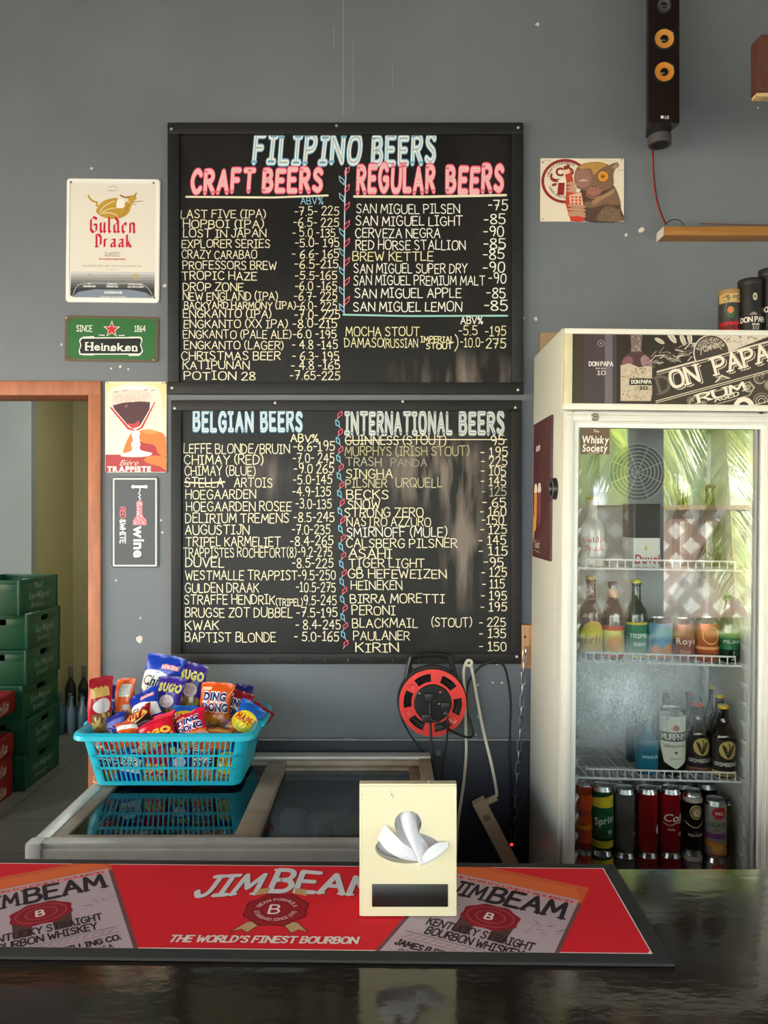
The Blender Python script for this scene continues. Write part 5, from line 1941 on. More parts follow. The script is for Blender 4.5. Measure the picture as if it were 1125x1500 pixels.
# packets lying in the freezer
for i, (px, py, an, w, h) in enumerate(((470, 1185, 30, .09, .05), (500, 1175, 55, .10, .03), (455, 1160, 20, .12, .04), (430, 1192, -10, .07, .05), (510, 1205, 40, .1, .03), (475, 1210, 62, .09, .02))):
    d = F * (EYE - .73) / (py - 750)
    c = P(px, py, d)
    t = thing('frozen_packet', ('clear bent packet', 'long folded packet', 'dark long packet', 'small square packet', 'narrow yellowish packet', 'thin shiny strip packet')[i] + ' seen through the right freezer lid', 'packet', (c.x, c.y, .405), rot=(0, 0, R(an)), group='packets inside the freezer')
    b = MB()
    b.box((-w / 2, -h / 2, .0), (w / 2, h / 2, (.31 + .008 * i)), M(((206, 208, 212), (170, 172, 178), (120, 122, 126), (196, 198, 204), (190, 176, 90), (206, 210, 214))[i], .2, bump=.6, bscale=60), .012, 3)
    b.build('wrap', t, world=False)

# ================================================================== plastic basket
BX, BY = -.592, 2.225
t = thing('plastic_basket', 'turquoise slotted plastic basket full of snack packets', 'basket', (BX, BY, FZ + .004))
m_tq = M((34, 184, 210), .35, spec=.5, var=.04, vscale=4)
BH = .152


def sect(z):
    """half sizes at height z"""
    k = z / BH
    return .198 + .030 * k, .125 + .036 * k


def rrect(hx, hy, rad, n=6):
    out = []
    for (sx, sy, a0) in ((1, -1, -90), (1, 1, 0), (-1, 1, 90), (-1, -1, 180)):
        for k in range(n + 1):
            an = R(a0 + 90 * k / n)
            out.append(Vector((sx * (hx - rad) + rad * math.cos(an), sy * (hy - rad) + rad * math.sin(an), 0)))
    return out


def wall_strip(mb, z0, z1, m, rad=.026, th=.0025):
    bm = bmesh.new()
    rings = []
    for z, inset in ((z0, 0), (z1, 0), (z1, th), (z0, th)):
        hx, hy = sect(z)
        rings.append([bm.verts.new(p + Vector((0, 0, z))) for p in rrect(hx - inset, hy - inset, rad)])
    n = len(rings[0])
    for a_, c_ in ((0, 1), (1, 2), (2, 3), (3, 0)):
        for k in range(n):
            bm.faces.new((rings[a_][k], rings[a_][(k + 1) % n], rings[c_][(k + 1) % n], rings[c_][k]))
    mb.add(bm, m)


b = MB()
wall_strip(b, 0, .012, m_tq)
wall_strip(b, .134, BH, m_tq)
for z in (.047, .083):
    wall_strip(b, z, z + .007, m_tq)
for z0, z1 in ((.012, .134),):
    h0, h1 = sect(z0), sect(z1)
    # solid corners
    for sx, sy in ((1, 1), (1, -1), (-1, 1), (-1, -1)):
        bm = bmesh.new()
        ra, rb = [], []
        def cor(h, z, ins):
            o = []
            hx, hy = h[0] - ins, h[1] - ins
            ext = .030
            rad = .026
            o.append(Vector((sx * (hx - ext), sy * hy, z)))
            for k in range(7):
                an = R(90 - 90 * k / 6)
                o.append(Vector((sx * (hx - rad + rad * math.cos(an)), sy * (hy - rad + rad * math.sin(an)), z)))
            o.append(Vector((sx * hx, sy * (hy - ext), z)))
            return o
        rs = [[bm.verts.new(p) for p in cor(h, z, ins)] for h, z, ins in ((h0, z0, 0), (h1, z1, 0), (h1, z1, .0025), (h0, z0, .0025))]
        for a_, c_ in ((0, 1), (1, 2), (2, 3), (3, 0)):
            for k in range(len(rs[0]) - 1):
                bm.faces.new((rs[a_][k], rs[a_][k + 1], rs[c_][k + 1], rs[c_][k]))
        b.add(bm, m_tq)
    for sy in (-1, 1):
        nb = 27
        for k in range(1, nb):
            u = -1 + 2 * k / nb
            x0, x1 = u * (h0[0] - .028), u * (h1[0] - .028)
            y0, y1 = sy * (h0[1] - .0015), sy * (h1[1] - .0015)
            b.prism([(x0 - .002, y0, z0), (x0 + .002, y0, z0), (x1 + .002, y1, z1), (x1 - .002, y1, z1)], m_tq, (0, -sy * .002, 0))
    for sx in (-1, 1):
        if sx > 0:      # the right end is solid
            b.prism([(h0[0], -h0[1] + .04, z0), (h0[0], h0[1] - .04, z0), (h1[0], h1[1] - .04, z1), (h1[0], -h1[1] + .04, z1)], m_tq, (-.0025, 0, 0))
            continue
        nb = 15
        for k in range(1, nb):
            u = -1 + 2 * k / nb
            y0, y1 = u * (h0[1] - .028), u * (h1[1] - .028)
            x0, x1 = sx * (h0[0] - .0015), sx * (h1[0] - .0015)
            b.prism([(x0, y0 - .002, z0), (x0, y0 + .002, z0), (x1, y1 + .002, z1), (x1, y1 - .002, z1)], m_tq, (-sx * .002, 0, 0))
hx, hy = sect(0)
b.prism([p for p in rrect(hx - .001, hy - .001, .026)], m_tq, (0, 0, .003))
b.build('slotted_body', t, world=False)
b = MB()
hx, hy = sect(BH)
bm = bmesh.new()
rings = []
for ins, z in ((.002, BH - .002), (-.012, BH + .002), (-.019, BH - .004), (-.020, BH - .016), (-.017, BH - .016), (-.015, BH - .005), (.002, BH - .006)):
    rings.append([bm.verts.new(p + Vector((0, 0, z))) for p in rrect(hx - ins, hy - ins, .045 if ins < 0 else .036, 8)])
n = len(rings[0])
for i in range(len(rings)):
    a_, c_ = rings[i], rings[(i + 1) % len(rings)]
    for k in range(n):
        bm.faces.new((a_[k], a_[(k + 1) % n], c_[(k + 1) % n], c_[k]))
b.add(bm, m_tq)
b.build('rim', t, world=False)
for sx in (-1, 1):      # moulded grips at both ends
    b = MB()
    b.box((sx * (hx + .016) - .012, -.055, BH - .014), (sx * (hx + .016) + .012, .055, BH + .001), m_tq, .006, 3)
    b.build('grip', t, world=False)


# ================================================================== snack packets
def packet(label, px, py, wpx, hpx, d, base, draw, roll=0, yaw=0, pitch=-8, thick=.035, shiny=.22, group='snack packets in the basket'):
    """px, py: middle of the packet in the photo"""
    w, h = wpx / F * d, hpx / F * d
    c = P(px, py, d)
    t = thing('snack_packet', label, 'packet', tuple(c), group)
    rnd = random.Random(label)
    ph = [rnd.uniform(0, 6) for _ in range(4)]

    def prof(u, v):
        """u in -.5...5, v in 0..1 -> narrowed x, half thickness, z"""
        e = min(v, 1 - v)
        end = max(0.0, min(1.0, (e - .06) / .28))
        e2 = math.sin(end * PI / 2) ** .8
        side = max(0.0, 1 - abs(2 * u) ** 3.2)
        th = thick / 2 * e2 * side ** .7 + .0006
        th += .0022 * e2 * side * math.sin(9 * u + 7 * v + ph[0]) * math.sin(13 * v - 6 * u + ph[1])
        if e < .16:
            th += .0015 * math.sin(u * 34 + ph[2]) * (e / .16) * side
        x = u * w * (1 - .10 * e2) + .003 * math.sin(6 * v + ph[3])
        zz = (v - .5) * h - .06 * h * (1 - side) * (v - .5)
        bow = (.0035 * math.sin(u * 12 + ph[2]) if e < .05 else 0)
        return x, max(th, .0005), zz, bow

    NU, NV = 20, 24
    bm = bmesh.new()
    fr_, bk = {}, {}
    for i in range(NU + 1):
        for j in range(NV + 1):
            x, th, zz, bow = prof(i / NU - .5, j / NV)
            fr_[i, j] = bm.verts.new((x, -th + bow, zz))
            bk[i, j] = bm.verts.new((x, th + bow, zz))
    for i in range(NU):
        for j in range(NV):
            bm.faces.new((fr_[i, j], fr_[i + 1, j], fr_[i + 1, j + 1], fr_[i, j + 1]))
            bm.faces.new((bk[i, j + 1], bk[i + 1, j + 1], bk[i + 1, j], bk[i, j]))
    for i in range(NU):
        for j in (0, NV):
            bm.faces.new((fr_[i, j], bk[i, j], bk[i + 1, j], fr_[i + 1, j]))
    for j in range(NV):
        for i in (0, NU):
            bm.faces.new((fr_[i, j], fr_[i, j + 1], bk[i, j + 1], bk[i, j]))
    bmesh.ops.recalc_face_normals(bm, faces=bm.faces[:])
    b = MB()
    b.add(bm, M(base, shiny, spec=.6))
    b.build('wrapper', t, world=False, sharp=60)
    if draw:
        def mp(x, y, off):
            u, v = max(-.5, min(.5, x)), max(0, min(1, y))
            X, th, zz, bow = prof(u, v)
            return Vector((X, -th + bow - off - .0012, zz))
        a = Art(mp, cut=(.05, .0417), clip=(-.48, .02, .48, .98), rough=shiny, step=.00005)
        draw(a)
        a.build('printing', t, world=False)
    t.rotation_euler = Euler((R(pitch), R(roll), R(yaw)), 'YXZ') if False else Euler((R(pitch), R(roll), R(yaw)), 'XYZ')
    return t


def nuts(a, y0, y1, seed, cols=((206, 170, 104), (226, 196, 136), (170, 126, 70), (190, 150, 84))):
    rn = random.Random(seed)
    a.rect(-.46, y0, .46, y1, (150, 110, 60))
    a.hold()
    for k in range(46):
        a.circ(rn.uniform(-.44, .44), rn.uniform(y0, y1), rn.uniform(.04, .085), rn.choice(cols), rn.uniform(.025, .045), n=9, rot=rn.uniform(0, 3))
    a.hold(False)


WHI = (240, 240, 238)


def p_chips(a):
    a.rect(-.5, .0, .5, 1, (26, 62, 176))
    a.blob([(-.5, .36), (-.5, .66), (-.1, .72), (.3, .62), (.5, .55), (.5, .28), (0, .32)], WHI)
    a.rect(-.05, .76, .42, .85, (222, 130, 150))
    a.text('LESLIES', -.02, .78, .045, WHI, x1=.38, w=.2)
    a.text('Chips', -.47, .44, .19, (20, 20, 30), x1=.22, mode='b', slant=.3, bold=.02)
    a.rect(-.5, .0, .5, .16, (30, 80, 190))


def p_sugo(col, tcol=(232, 222, 110)):
    def f(a):
        a.rect(-.5, 0, .5, 1, col)
        nuts(a, .06, .40, str(col))
        a.text('SUGO', -.40, .72, .15, tcol, x1=.44, mode='b', bold=.06)
        a.circ(.02, .54, .27, (236, 214, 220), .12)
        a.text('COATED', -.14, .55, .05, (200, 110, 150), x1=.18, w=.16)
        a.text('NUTS', -.10, .47, .05, (200, 110, 150), x1=.14, w=.16)
        a.blob([(.08, .14), (.34, .12), (.36, .3), (.16, .36), (.02, .28)], (176, 190, 120))
        a.blob([(.1, .2), (.3, .19), (.28, .24), (.14, .25)], (110, 130, 60))
    return f


def p_ding(col, low=None):
    def f(a):
        a.rect(-.5, 0, .5, 1, col)
        nuts(a, .04, .24, 'd' + str(col))
        a.rect(-.5, .22, .5, .36, (222, 130, 30))
        a.rect(-.44, .84, -.16, .90, (240, 214, 170))
        for w_, bo in ((WHI, .16), ((24, 46, 110), .06)):
            a.text('DING', -.36, .64, .155, w_, x1=.34, mode='b', bold=bo)
            a.text('DONG', -.38, .43, .155, w_, x1=.42, mode='b', bold=bo)
        a.rect(.22, .22, .44, .30, (214, 140, 150))
    return f


def p_happy(a):
    a.rect(-.5, 0, .5, 1, (24, 92, 184))
    nuts(a, .03, .34, 'h', ((196, 150, 104), (216, 176, 130), (180, 130, 90)))
    a.circ(0, .5, .52, (200, 60, 50), .28)
    a.circ(0, .52, .49, (236, 208, 40), .26)
    a.text('HAPPY', -.40, .50, .17, (190, 40, 40), x1=.44, mode='b', bold=.06)
    a.line([(-.3, .42), (-.1, .34), (.1, .34), (.3, .42)], .05, (196, 206, 60), smooth=True)


def p_red(a):
    a.rect(-.5, 0, .5, 1, (206, 22, 50))
    a.rect(-.5, .8, .5, 1, (226, 60, 90))
    a.text('SUGO', -.42, .30, .20, (246, 196, 70), x1=.44, mode='b', bold=.08)
    nuts(a, .02, .22, 'r')


def p_side(a):
    a.rect(-.5, 0, .5, 1, (196, 30, 50))
    a.rect(-.5, .70, .2, .86, (236, 196, 110))
    a.circ(-.1, .56, .34, WHI, .12)
    nuts(a, .04, .44, 's', ((226, 200, 110), (240, 220, 150), (206, 170, 84)))


def p_back(a):
    a.rect(-.5, 0, .5, 1, (222, 96, 34))
    a.rect(-.1, .62, .44, .88, (216, 214, 206))
    for k in range(6):
        a.line([(-.06, .66 + k * .035), (.40, .66 + k * .035)], .008, (140, 140, 138))
    nuts(a, .06, .34, 'bk', ((200, 140, 60), (222, 170, 80), (170, 110, 40)))
    a.rect(.1, .36, .42, .46, (190, 190, 184))


def p_maliya(a):
    a.rect(-.5, 0, .5, 1, (150, 20, 36))
    a.rect(-.5, .0, .5, .5, (40, 20, 26))
    a.text('MALIYA', -.42, .54, .2, (236, 196, 90), x1=.44, mode='b', bold=.05)
    a.ring(0, .6, .44, .03, (236, 190, 90), ry=.2)


def p_plain(col, stripe=None, txt=None, tc=WHI):
    def f(a):
        a.rect(-.5, 0, .5, 1, col)
        if stripe:
            a.rect(-.5, .62, .5, .80, stripe)
        if txt:
            a.text(txt, -.4, .42, .16, tc, x1=.42, mode='b', bold=.06)
    return f


NAV, PUR = (40, 34, 120), (62, 44, 140)
packet('dark blue chips packet standing tallest at the back of the basket', 236, 1000, 58, 82, 2.33, (26, 62, 176), p_chips, roll=10, pitch=-6)
packet('violet nut packet with pink oval leaning behind the basket middle', 277, 1012, 44, 82, 2.34, PUR, p_sugo((58, 42, 136)), roll=11, pitch=-6)
packet('violet nut packet with starburst in front of the chips packet', 246, 1030, 42, 78, 2.26, PUR, p_sugo((66, 46, 150)), roll=7, pitch=-12)
packet('upright orange corn snack packet with dark blue letters', 316, 1036, 50, 72, 2.25, (226, 90, 30), p_ding((226, 90, 30)), roll=4, pitch=-12)
packet('blue chips packet lying aslant below the tall blue chips packet', 216, 1041, 48, 60, 2.20, (26, 66, 186), p_chips, roll=-28, pitch=-25)
packet('orange packet turned to show its white nutrition table', 184, 1029, 36, 70, 2.25, (222, 96, 34), p_back, roll=-8, yaw=-25, pitch=-10)
packet('navy packet without lettering behind the orange turned packet', 166, 1040, 44, 76, 2.32, NAV, p_plain((36, 30, 96)), roll=8, pitch=-8)
packet('red and yellow packet standing on edge at the left end', 147, 1038, 50, 92, 2.20, (196, 30, 50), p_side, roll=3, yaw=68, pitch=-4)
packet('maroon packet with gold letters tilted in the middle left', 203, 1058, 52, 36, 2.15, (150, 20, 36), p_maliya, roll=-36, pitch=-35)
packet('bright red nut packet lying in front with yellow letters', 228, 1073, 66, 50, 2.115, (206, 22, 50), p_red, roll=-22, pitch=-38)
packet('pinkish red corn snack packet lying in front at the middle', 282, 1068, 50, 54, 2.12, (206, 22, 56), p_ding((206, 26, 60)), roll=-24, pitch=-32)
packet('blue and yellow packet half buried behind the middle red one', 274, 1054, 48, 40, 2.19, (24, 92, 184), p_happy, roll=4, pitch=-24)
packet('maroon corn snack packet behind the yellow oval packet', 343, 1042, 44, 62, 2.31, (140, 20, 36), p_ding((140, 20, 36)), roll=16, pitch=-10)
packet('dark navy packet rearmost at the right end of the basket', 350, 1030, 42, 56, 2.355, NAV, p_plain((36, 32, 110), (50, 46, 140)), roll=2, pitch=-5)
packet('blue packet with yellow oval tilted at the right end', 357, 1058, 42, 60, 2.19, (24, 92, 184), p_happy, roll=33, pitch=-20)
packet('orange packet lying low in front of the upright orange one', 318, 1082, 46, 36, 2.12, (214, 110, 36), p_plain((214, 110, 36), (236, 180, 90)), roll=4, pitch=-50)
packet('small orange and white packet low at the front left', 186, 1076, 36, 40, 2.12, (222, 96, 40), p_plain((222, 96, 40), WHI), roll=-10, pitch=-35)
packet('blue packet edge showing at the front left of the basket', 173, 1068, 34, 44, 2.18, (40, 60, 170), p_plain((40, 56, 160), (120, 130, 210)), roll=-25, pitch=-20)
packet('maroon packet tucked into the right rear corner', 374, 1055, 36, 48, 2.29, (130, 16, 30), p_plain((130, 16, 30)), roll=36, pitch=-10)
# packets inside, seen through the slots
low = [('cream', (206, 190, 150), p_ding((206, 60, 50))), ('white and blue', (60, 70, 170), p_chips), ('red', (206, 40, 50), p_red), ('violet', (66, 46, 150), p_sugo((66, 46, 150))),
       ('orange', (226, 90, 30), p_ding((226, 90, 30))), ('blue and yellow', (24, 92, 184), p_happy)]
pos = ('leftmost', 'second from the left', 'third from the left', 'third from the right', 'second from the right', 'rightmost')
for i, (nm, col, fn) in enumerate(low):
    packet('%s packet behind the front slots, %s' % (nm, pos[i]), 158 + i * 35, 1117, 37, 62, 2.135, col, fn, pitch=-6, thick=.03, roll=random.uniform(-4, 4))
for i, (nm, col, fn) in enumerate((low[3], low[5], low[0], low[2])):
    packet('%s packet in the hidden second layer, %s' % (nm, ('leftmost', 'left of the middle', 'right of the middle', 'rightmost')[i]), 185 + i * 46, 1090, 44, 70, 2.24, col, fn, pitch=-8, roll=random.uniform(-8, 8))

# ================================================================== crates in the store room
m_gc = M((12, 84, 58), .4, var=.12, vscale=5)
m_rc = M((150, 20, 26), .4, var=.12, vscale=5)


def crate_mesh(name, lx, ly, h, m, text, seed):
    """crate with origin at the middle of its base; handle holes, rims; returns nothing, fills the thing"""
    def make(t):
        th = .012
        b = MB()
        hz0, hz1, hw = h * .70, h * .86, .05
        for sx in (-1, 1):
            x0, x1 = sx * lx / 2, sx * (lx / 2 - th)
            lo, hi = min(x0, x1), max(x0, x1)
            b.box((lo, -ly / 2, 0), (hi, ly / 2, hz0), m, .003)
            b.box((lo, -ly / 2, hz1), (hi, ly / 2, h), m, .003)
            b.box((lo, -ly / 2, hz0 - .004), (hi, -hw, hz1 + .004), m, .001)
            b.box((lo, hw, hz0 - .004), (hi, ly / 2, hz1 + .004), m, .001)
        for sy in (-1, 1):
            y0, y1 = sy * ly / 2, sy * (ly / 2 - th)
            lo, hi = min(y0, y1), max(y0, y1)
            X0, X1 = -lx / 2 + th * .9, lx / 2 - th * .9
            b.box((X0, lo, 0), (X1, hi, hz0), m, .003)
            b.box((X0, lo, hz1), (X1, hi, h), m, .003)
            b.box((X0, lo, hz0 - .004), (-hw, hi, hz1 + .004), m, .001)
            b.box((hw, lo, hz0 - .004), (X1, hi, hz1 + .004), m, .001)
        b.box((-lx / 2 + .01, -ly / 2 + .01, .004), (lx / 2 - .01, ly / 2 - .01, .014), m)
        for sx in (-1, 1):
            for sy in (-1, 1):
                b.box((sx * (lx / 2 - .006) - .009, sy * (ly / 2 - .006) - .009, .0), (sx * (lx / 2 - .006) + .009, sy * (ly / 2 - .006) + .009, h - .001), m, .003)
        b.build('crate_body', t, world=False)
        for face in (0,):
            if face == 0:
                a = Art(lambda x, y, off: Vector((lx / 2 + off, x, y)), rough=.6)
            else:
                a = Art(lambda x, y, off: Vector((x, -ly / 2 - off, y)), rough=.6)
            text(a, h)
            a.build('lettering', t, world=False)
    return make


def tx_g(a, h):
    a.text('San Miguel', -.13, h * .40, h * .20, (140, 164, 152), x1=.12, mode='b', slant=.15, bold=.01)
    a.text('Brewery', -.10, h * .14, h * .17, (140, 164, 152), x1=.06, mode='b', slant=.15, bold=.01)


def tx_r(a, h):
    a.text('Cola', -.10, h * .25, h * .45, (206, 190, 186), x1=.14, mode='b', slant=.3, bold=.01)
    a.line([(-.1, h * .2), (0, h * .12), (.14, h * .22)], .006, (206, 190, 186), smooth=True)


gt = thing('bottle_crate', 'green bottle crate at the bottom of the tall store room stack', 'crate', (-2.235, 4.64, .001), 'green bottle crates in the store room')
crate_mesh('g', .35, .46, .20, m_gc, tx_g, 1)(gt)
names = ['', 'green bottle crate second from the floor in the tall stack', 'green bottle crate third from the floor in the tall stack', 'green bottle crate fourth from the floor in the tall stack', 'green bottle crate second from the top of the tall stack',
         'green bottle crate on top of the tall store room stack']
for i in range(1, 6):
    c = copy_tree(gt)
    c.location = (-2.235 + (.0, .008, -.006, .006, .004, -.012)[i], 4.64 + (0, .01, -.005, .005, .02, -.005)[i], .001 + i * .2015)
    c.rotation_euler = (0, 0, R((0, 1.5, -.8, .6, 1.0, -2.5)[i]))
    c['label'] = names[i]
rt_ = thing('bottle_crate', 'red soft drink crate on the floor at the doorway edge', 'crate', (-2.28, 4.15, .001), 'red soft drink crates in the store room')
crate_mesh('r', .34, .42, .115, m_rc, tx_r, 2)(rt_)
for i, (z, lb) in enumerate(((.1175, 'red soft drink crate second from the floor'), (.2345, 'red soft drink crate under the clear bottles'), (.4690, 'topmost red soft drink crate above the clear bottles'))):
    c = copy_tree(rt_)
    c.location = (-2.28 + .004 * i, 4.15 + .006 * i, z)
    c['label'] = lb
# bottles standing in the third red crate carry the top one
m_cg = M((150, 176, 176), .05, trans=.7, spec=.6)
pb = None
n_ = 0
for ix in range(3):
    for iy in range(4):
        x, y = -2.28 + .008 + (ix - 1) * .095, 4.15 + (iy - 1.5) * .092
        lb = 'clear glass bottle standing between the red crates'
        if pb is None:
            pb = thing('glass_bottle', lb, 'bottle', (x, y, .250), 'clear bottles between the red crates')
            b = MB()
            b.lathe([(.026, 0), (.029, .006), (.029, .10), (.024, .13), (.013, .165), (.012, .205), (.014, .208), (.014, .216), (0, .216)], m_cg, 18)
            b.build('glass_body', pb, world=False)
        else:
            c = copy_tree(pb)
            c.location = (x, y, .250)
# bottles on the floor at the far end
DK = [(40, 40, 36), (56, 62, 58), (34, 30, 28)]
pr_ = []
for ix in range(11):
    for iy in range(2):
        x, y = -2.50 + ix * .082 + (.03 if iy else 0), 5.55 + iy * .1
        if not pr_:
            o = thing('glass_bottle', 'clear bluish bottle in the front rows on the storeroom floor', 'bottle', (x, y, 0), 'clear bottles on the storeroom floor')
            b = MB()
            b.lathe([(.030, 0), (.034, .006), (.034, .15), (.028, .18), (.013, .215), (.012, .25), (.015, .254), (.015, .27), (0, .27)], M((120, 150, 168), .06, trans=.55), 16)
            b.build('glass_body', o, world=False)
            pr_.append(o)
        else:
            c = copy_tree(pr_[0])
            c.location = (x, y, 0)
pd = None
for ix in range(9):
    x, y = -2.46 + ix * .098, 5.80
    if pd is None:
        pd = thing('glass_bottle', 'tall dark wine bottle in the rear row on the storeroom floor', 'bottle', (x, y, 0), 'dark bottles at the storeroom wall')
        b = MB()
        b.lathe([(.036, 0), (.040, .006), (.040, .27), (.034, .30), (.016, .34), (.0145, .42), (.017, .424), (.017, .435), (0, .435)], M((38, 40, 36), .12), 16)
        b.build('glass_body', pd, world=False)
        b = MB()
        b.lathe([(.0165, .36), (.0175, .43), (.017, .438), (0, .438)], M((120, 118, 112), .4), 14)
        b.build('foil', pd, world=False)
    else:
        c = copy_tree(pd)
        c.location = (x, y, 0)

# ================================================================== cord reel
dR = 2.40
c0 = P(633.5, 1028.5, dR)
t = thing('cord_reel', 'red and black extension cord reel hanging under the chalkboard', 'reel', tuple(c0))
m_red = M((226, 66, 62), .38)
m_blk = M((24, 25, 27), .4)
rad = 49 / F * dR


def ann(mb, r0, r1, a0, a1, y0, th, m, n=10):
    pts = [(c0.x + r1 * math.cos(R(a0 + (a1 - a0) * k / n)), y0, c0.z + r1 * math.sin(R(a0 + (a1 - a0) * k / n))) for k in range(n + 1)]
    pts += [(c0.x + r0 * math.cos(R(a1 + (a0 - a1) * k / n)), y0, c0.z + r0 * math.sin(R(a1 + (a0 - a1) * k / n))) for k in range(n + 1)]
    mb.prism(pts, m, (0, th, 0))


b = MB()
y0 = dR - .012
for k in range(12):
    ann(b, rad * .87, rad, k * 30, k * 30 + 30, y0, .008, m_red, 5)
    ann(b, rad * .55, rad * .63, k * 30, k * 30 + 30, y0, .008, m_red, 5)
for k in range(6):
    a_ = 70 + k * 60
    ann(b, rad * .625, rad * .875, a_, a_ + 24, y0, .008, m_red, 6)
    am = R(a_ + 12)
    b.lathe([(rad * .10, 0), (rad * .09, .002), (rad * .05, .001), (0, .001)], m_red, 16, mat4=Matrix.Translation((c0.x + rad * .77 * math.cos(am), y0, c0.z + rad * .77 * math.sin(am))) @ Matrix.Rotation(R(90), 4, 'X')) if k in (1, 2, 4) else None
b.build('red_disc', t)
b = MB()
b.lathe([(rad * .98, 0), (rad * .98, .006), (rad * .5, .006), (rad * .5, .05), (rad * .98, .05), (rad * .98, .056), (0, .056)], m_blk, 40, mat4=Matrix.Translation((c0.x, dR + .064, c0.z)) @ Matrix.Rotation(R(90), 4, 'X'))
for j in range(5):
    b.tube([(c0.x + rad * (.62 + .07 * j) * math.cos(2 * PI * k / 36), dR + .006 + .005 * (j % 2), c0.z + rad * (.62 + .07 * j) * math.sin(2 * PI * k / 36)) for k in range(36)], .0045, M((30, 30, 32), .35), 6, closed=True)
b.build('drum', t)
b = MB()
b.lathe([(rad * .565, 0), (rad * .565, .006), (rad * .53, .010), (0, .010)], m_blk, 36, mat4=Matrix.Translation((c0.x, dR - .006, c0.z)) @ Matrix.Rotation(R(90), 4, 'X'))
hub = b.build('socket_hub', t)
for (px, py) in ((628, 1020), (624, 1050), (652, 1033)):
    q = P(px, py, dR - .016)
    b = MB()
    b.box((q.x - .014, dR - .040, q.z - .013), (q.x + .014, dR - .0165, q.z + .013), M((34, 36, 38), .45), .006)
    b.build('plug', hub)
for (px, py, col, r) in ((614.5, 1015.5, (220, 220, 220), .0022), (636, 1026, (220, 220, 220), .0018), (643, 1031, (220, 220, 220), .0024), (645, 1014, (190, 60, 80), .0042), (651, 1045, (220, 220, 220), .002)):
    q = P(px, py, dR - .016)
    b = MB()
    b.lathe([(r, 0), (r * .8, .0012), (0, .0016)], M(col, .3), 12, mat4=Matrix.Translation((q.x, dR - .0162, q.z)) @ Matrix.Rotation(R(90), 4, 'X'))
    b.build('button', hub)
b = MB()      # frame with the grip
dh = dR + .03
hp_ = lambda px, py: P(px, py, dh)
b.tube(smooth_pts([hp_(590, 1016), hp_(596, 990), hp_(601, 968), hp_(606, 962), hp_(633, 959), hp_(653, 961), hp_(660, 968), hp_(666, 988), hp_(675, 1016)], 6), .0085, m_blk, 8)
b.tube(smooth_pts([hp_(602, 978), hp_(606, 982), hp_(633, 984), hp_(655, 983), hp_(660, 977)], 5), .0055, m_blk, 8)
ann(b, rad * .9, rad * 1.05, 0, 180, dR + .02, .02, m_blk, 20)
ann(b, rad * .9, rad * 1.05, 180, 360, dR + .02, .02, m_blk, 20)
b.build('handle_frame', t)
a = Art(wallmap(y0), ys=-1)
a.circ(663, 1055, 6.6, (190, 30, 40), 7.4)
a.T = lambda p: Vector((663 + (p.x * math.cos(.75) - p.y * math.sin(.75)), 1055 + (p.x * math.sin(.75) + p.y * math.cos(.75))))
a.text('16M', -5.4, 2.8, 6.4, (240, 226, 220), x1=5.4, w=.24)
a.build('badge', t)
# leads
for nm, lb, pts, r, col in (
        ('hanging_cable', 'black cord hanging straight down from the reel sockets', [P(630, 1030, 2.375), P(630.5, 1060, 2.37), P(632, 1100, 2.36), P(636, 1140, 2.36), P(640, 1200, 2.37), P(646, 1290, 2.39)], .0040, (26, 27, 29)),
        ('hanging_cable', 'second black cord hanging from the right side of the reel', [P(653, 1036, 2.375), P(655.5, 1052, 2.366), P(655, 1078, 2.37), P(650, 1110, 2.38), P(647, 1140, 2.39), P(648, 1200, 2.40), P(650, 1290, 2.41)], .0035, (26, 27, 29)),
        ('hanging_cable', 'black cord curving from behind the reel down to the freezer', [P(590, 1000, 2.47), P(586, 1040, 2.45), P(596, 1068, 2.44), P(613, 1093, 2.43), P(628, 1110, 2.43), P(636, 1140, 2.43), P(642, 1290, 2.45)], .0030, (24, 24, 26)),
        ('hanging_cable', 'black cord looped over the right hook and under the reel', [P(626, 1052, 2.372), P(645, 1060, 2.366), P(664, 1072, 2.38), P(685, 1080, 2.43), P(693, 1076, 2.45), P(690, 1060, 2.46), P(684, 1040, 2.465), P(685, 1005, 2.465), P(700, 980, 2.46), P(722, 968, 2.455),
                                                                                 P(737, 974, 2.46), P(744, 995, 2.465), P(748, 1030, 2.465), P(747, 1080, 2.462), P(747, 1110, 2.46), P(750, 1160, 2.46), P(752, 1250, 2.46)], .0036, (24, 24, 26))):
    t = thing(nm, lb, 'cord', tuple(pts[0]), 'black power cords')
    b = MB()
    pts = pts + [Vector((pts[-1].x, pts[-1].y - .01, .2)), Vector((pts[-1].x - .02, pts[-1].y - .05, .006))]      # the leads run down to the floor
    b.tube(smooth_pts(pts, 7), r, M(col, .45), 8)
    b.build('cord', t)
# cream power strip and its lead
t = thing('power_strip', 'cream power strip leaning behind the counter with its lead on a hook', 'power strip', tuple(P(735, 1225, 2.38)))
dP = 2.40
A, Bq = P(700, 1172, dP), P(762, 1290, dP)
ax = (Bq - A).normalized()
sx_ = Vector((ax.z, 0, -ax.x))
if sx_.x < 0:
    sx_ = -sx_
m_cr = M((196, 180, 158), .5, var=.06)
L_ = (Bq - A).length
mt = Matrix(((sx_.x, 0, ax.x, A.x), (0, 1, 0, A.y), (sx_.z, 0, ax.z, A.z), (0, 0, 0, 1)))
b = MB()
b.box((-.021, -.018, 0), (.021, .018, L_), m_cr, .004, mat4=mt)
b.lathe([(.011, 0), (.009, .001), (0, .0008)], M((150, 134, 114), .5), 16, mat4=mt @ Matrix.Translation((0, -.0182, .055)) @ Matrix.Rotation(R(90), 4, 'X'))
b.build('strip_body', t)
b = MB()
q0, q1 = P(712, 1176, 2.40), P(727, 1168, 2.40)
b.cyl(q0, q1, .011, m_cr, 14)
b.build('plug', t)
b = MB()
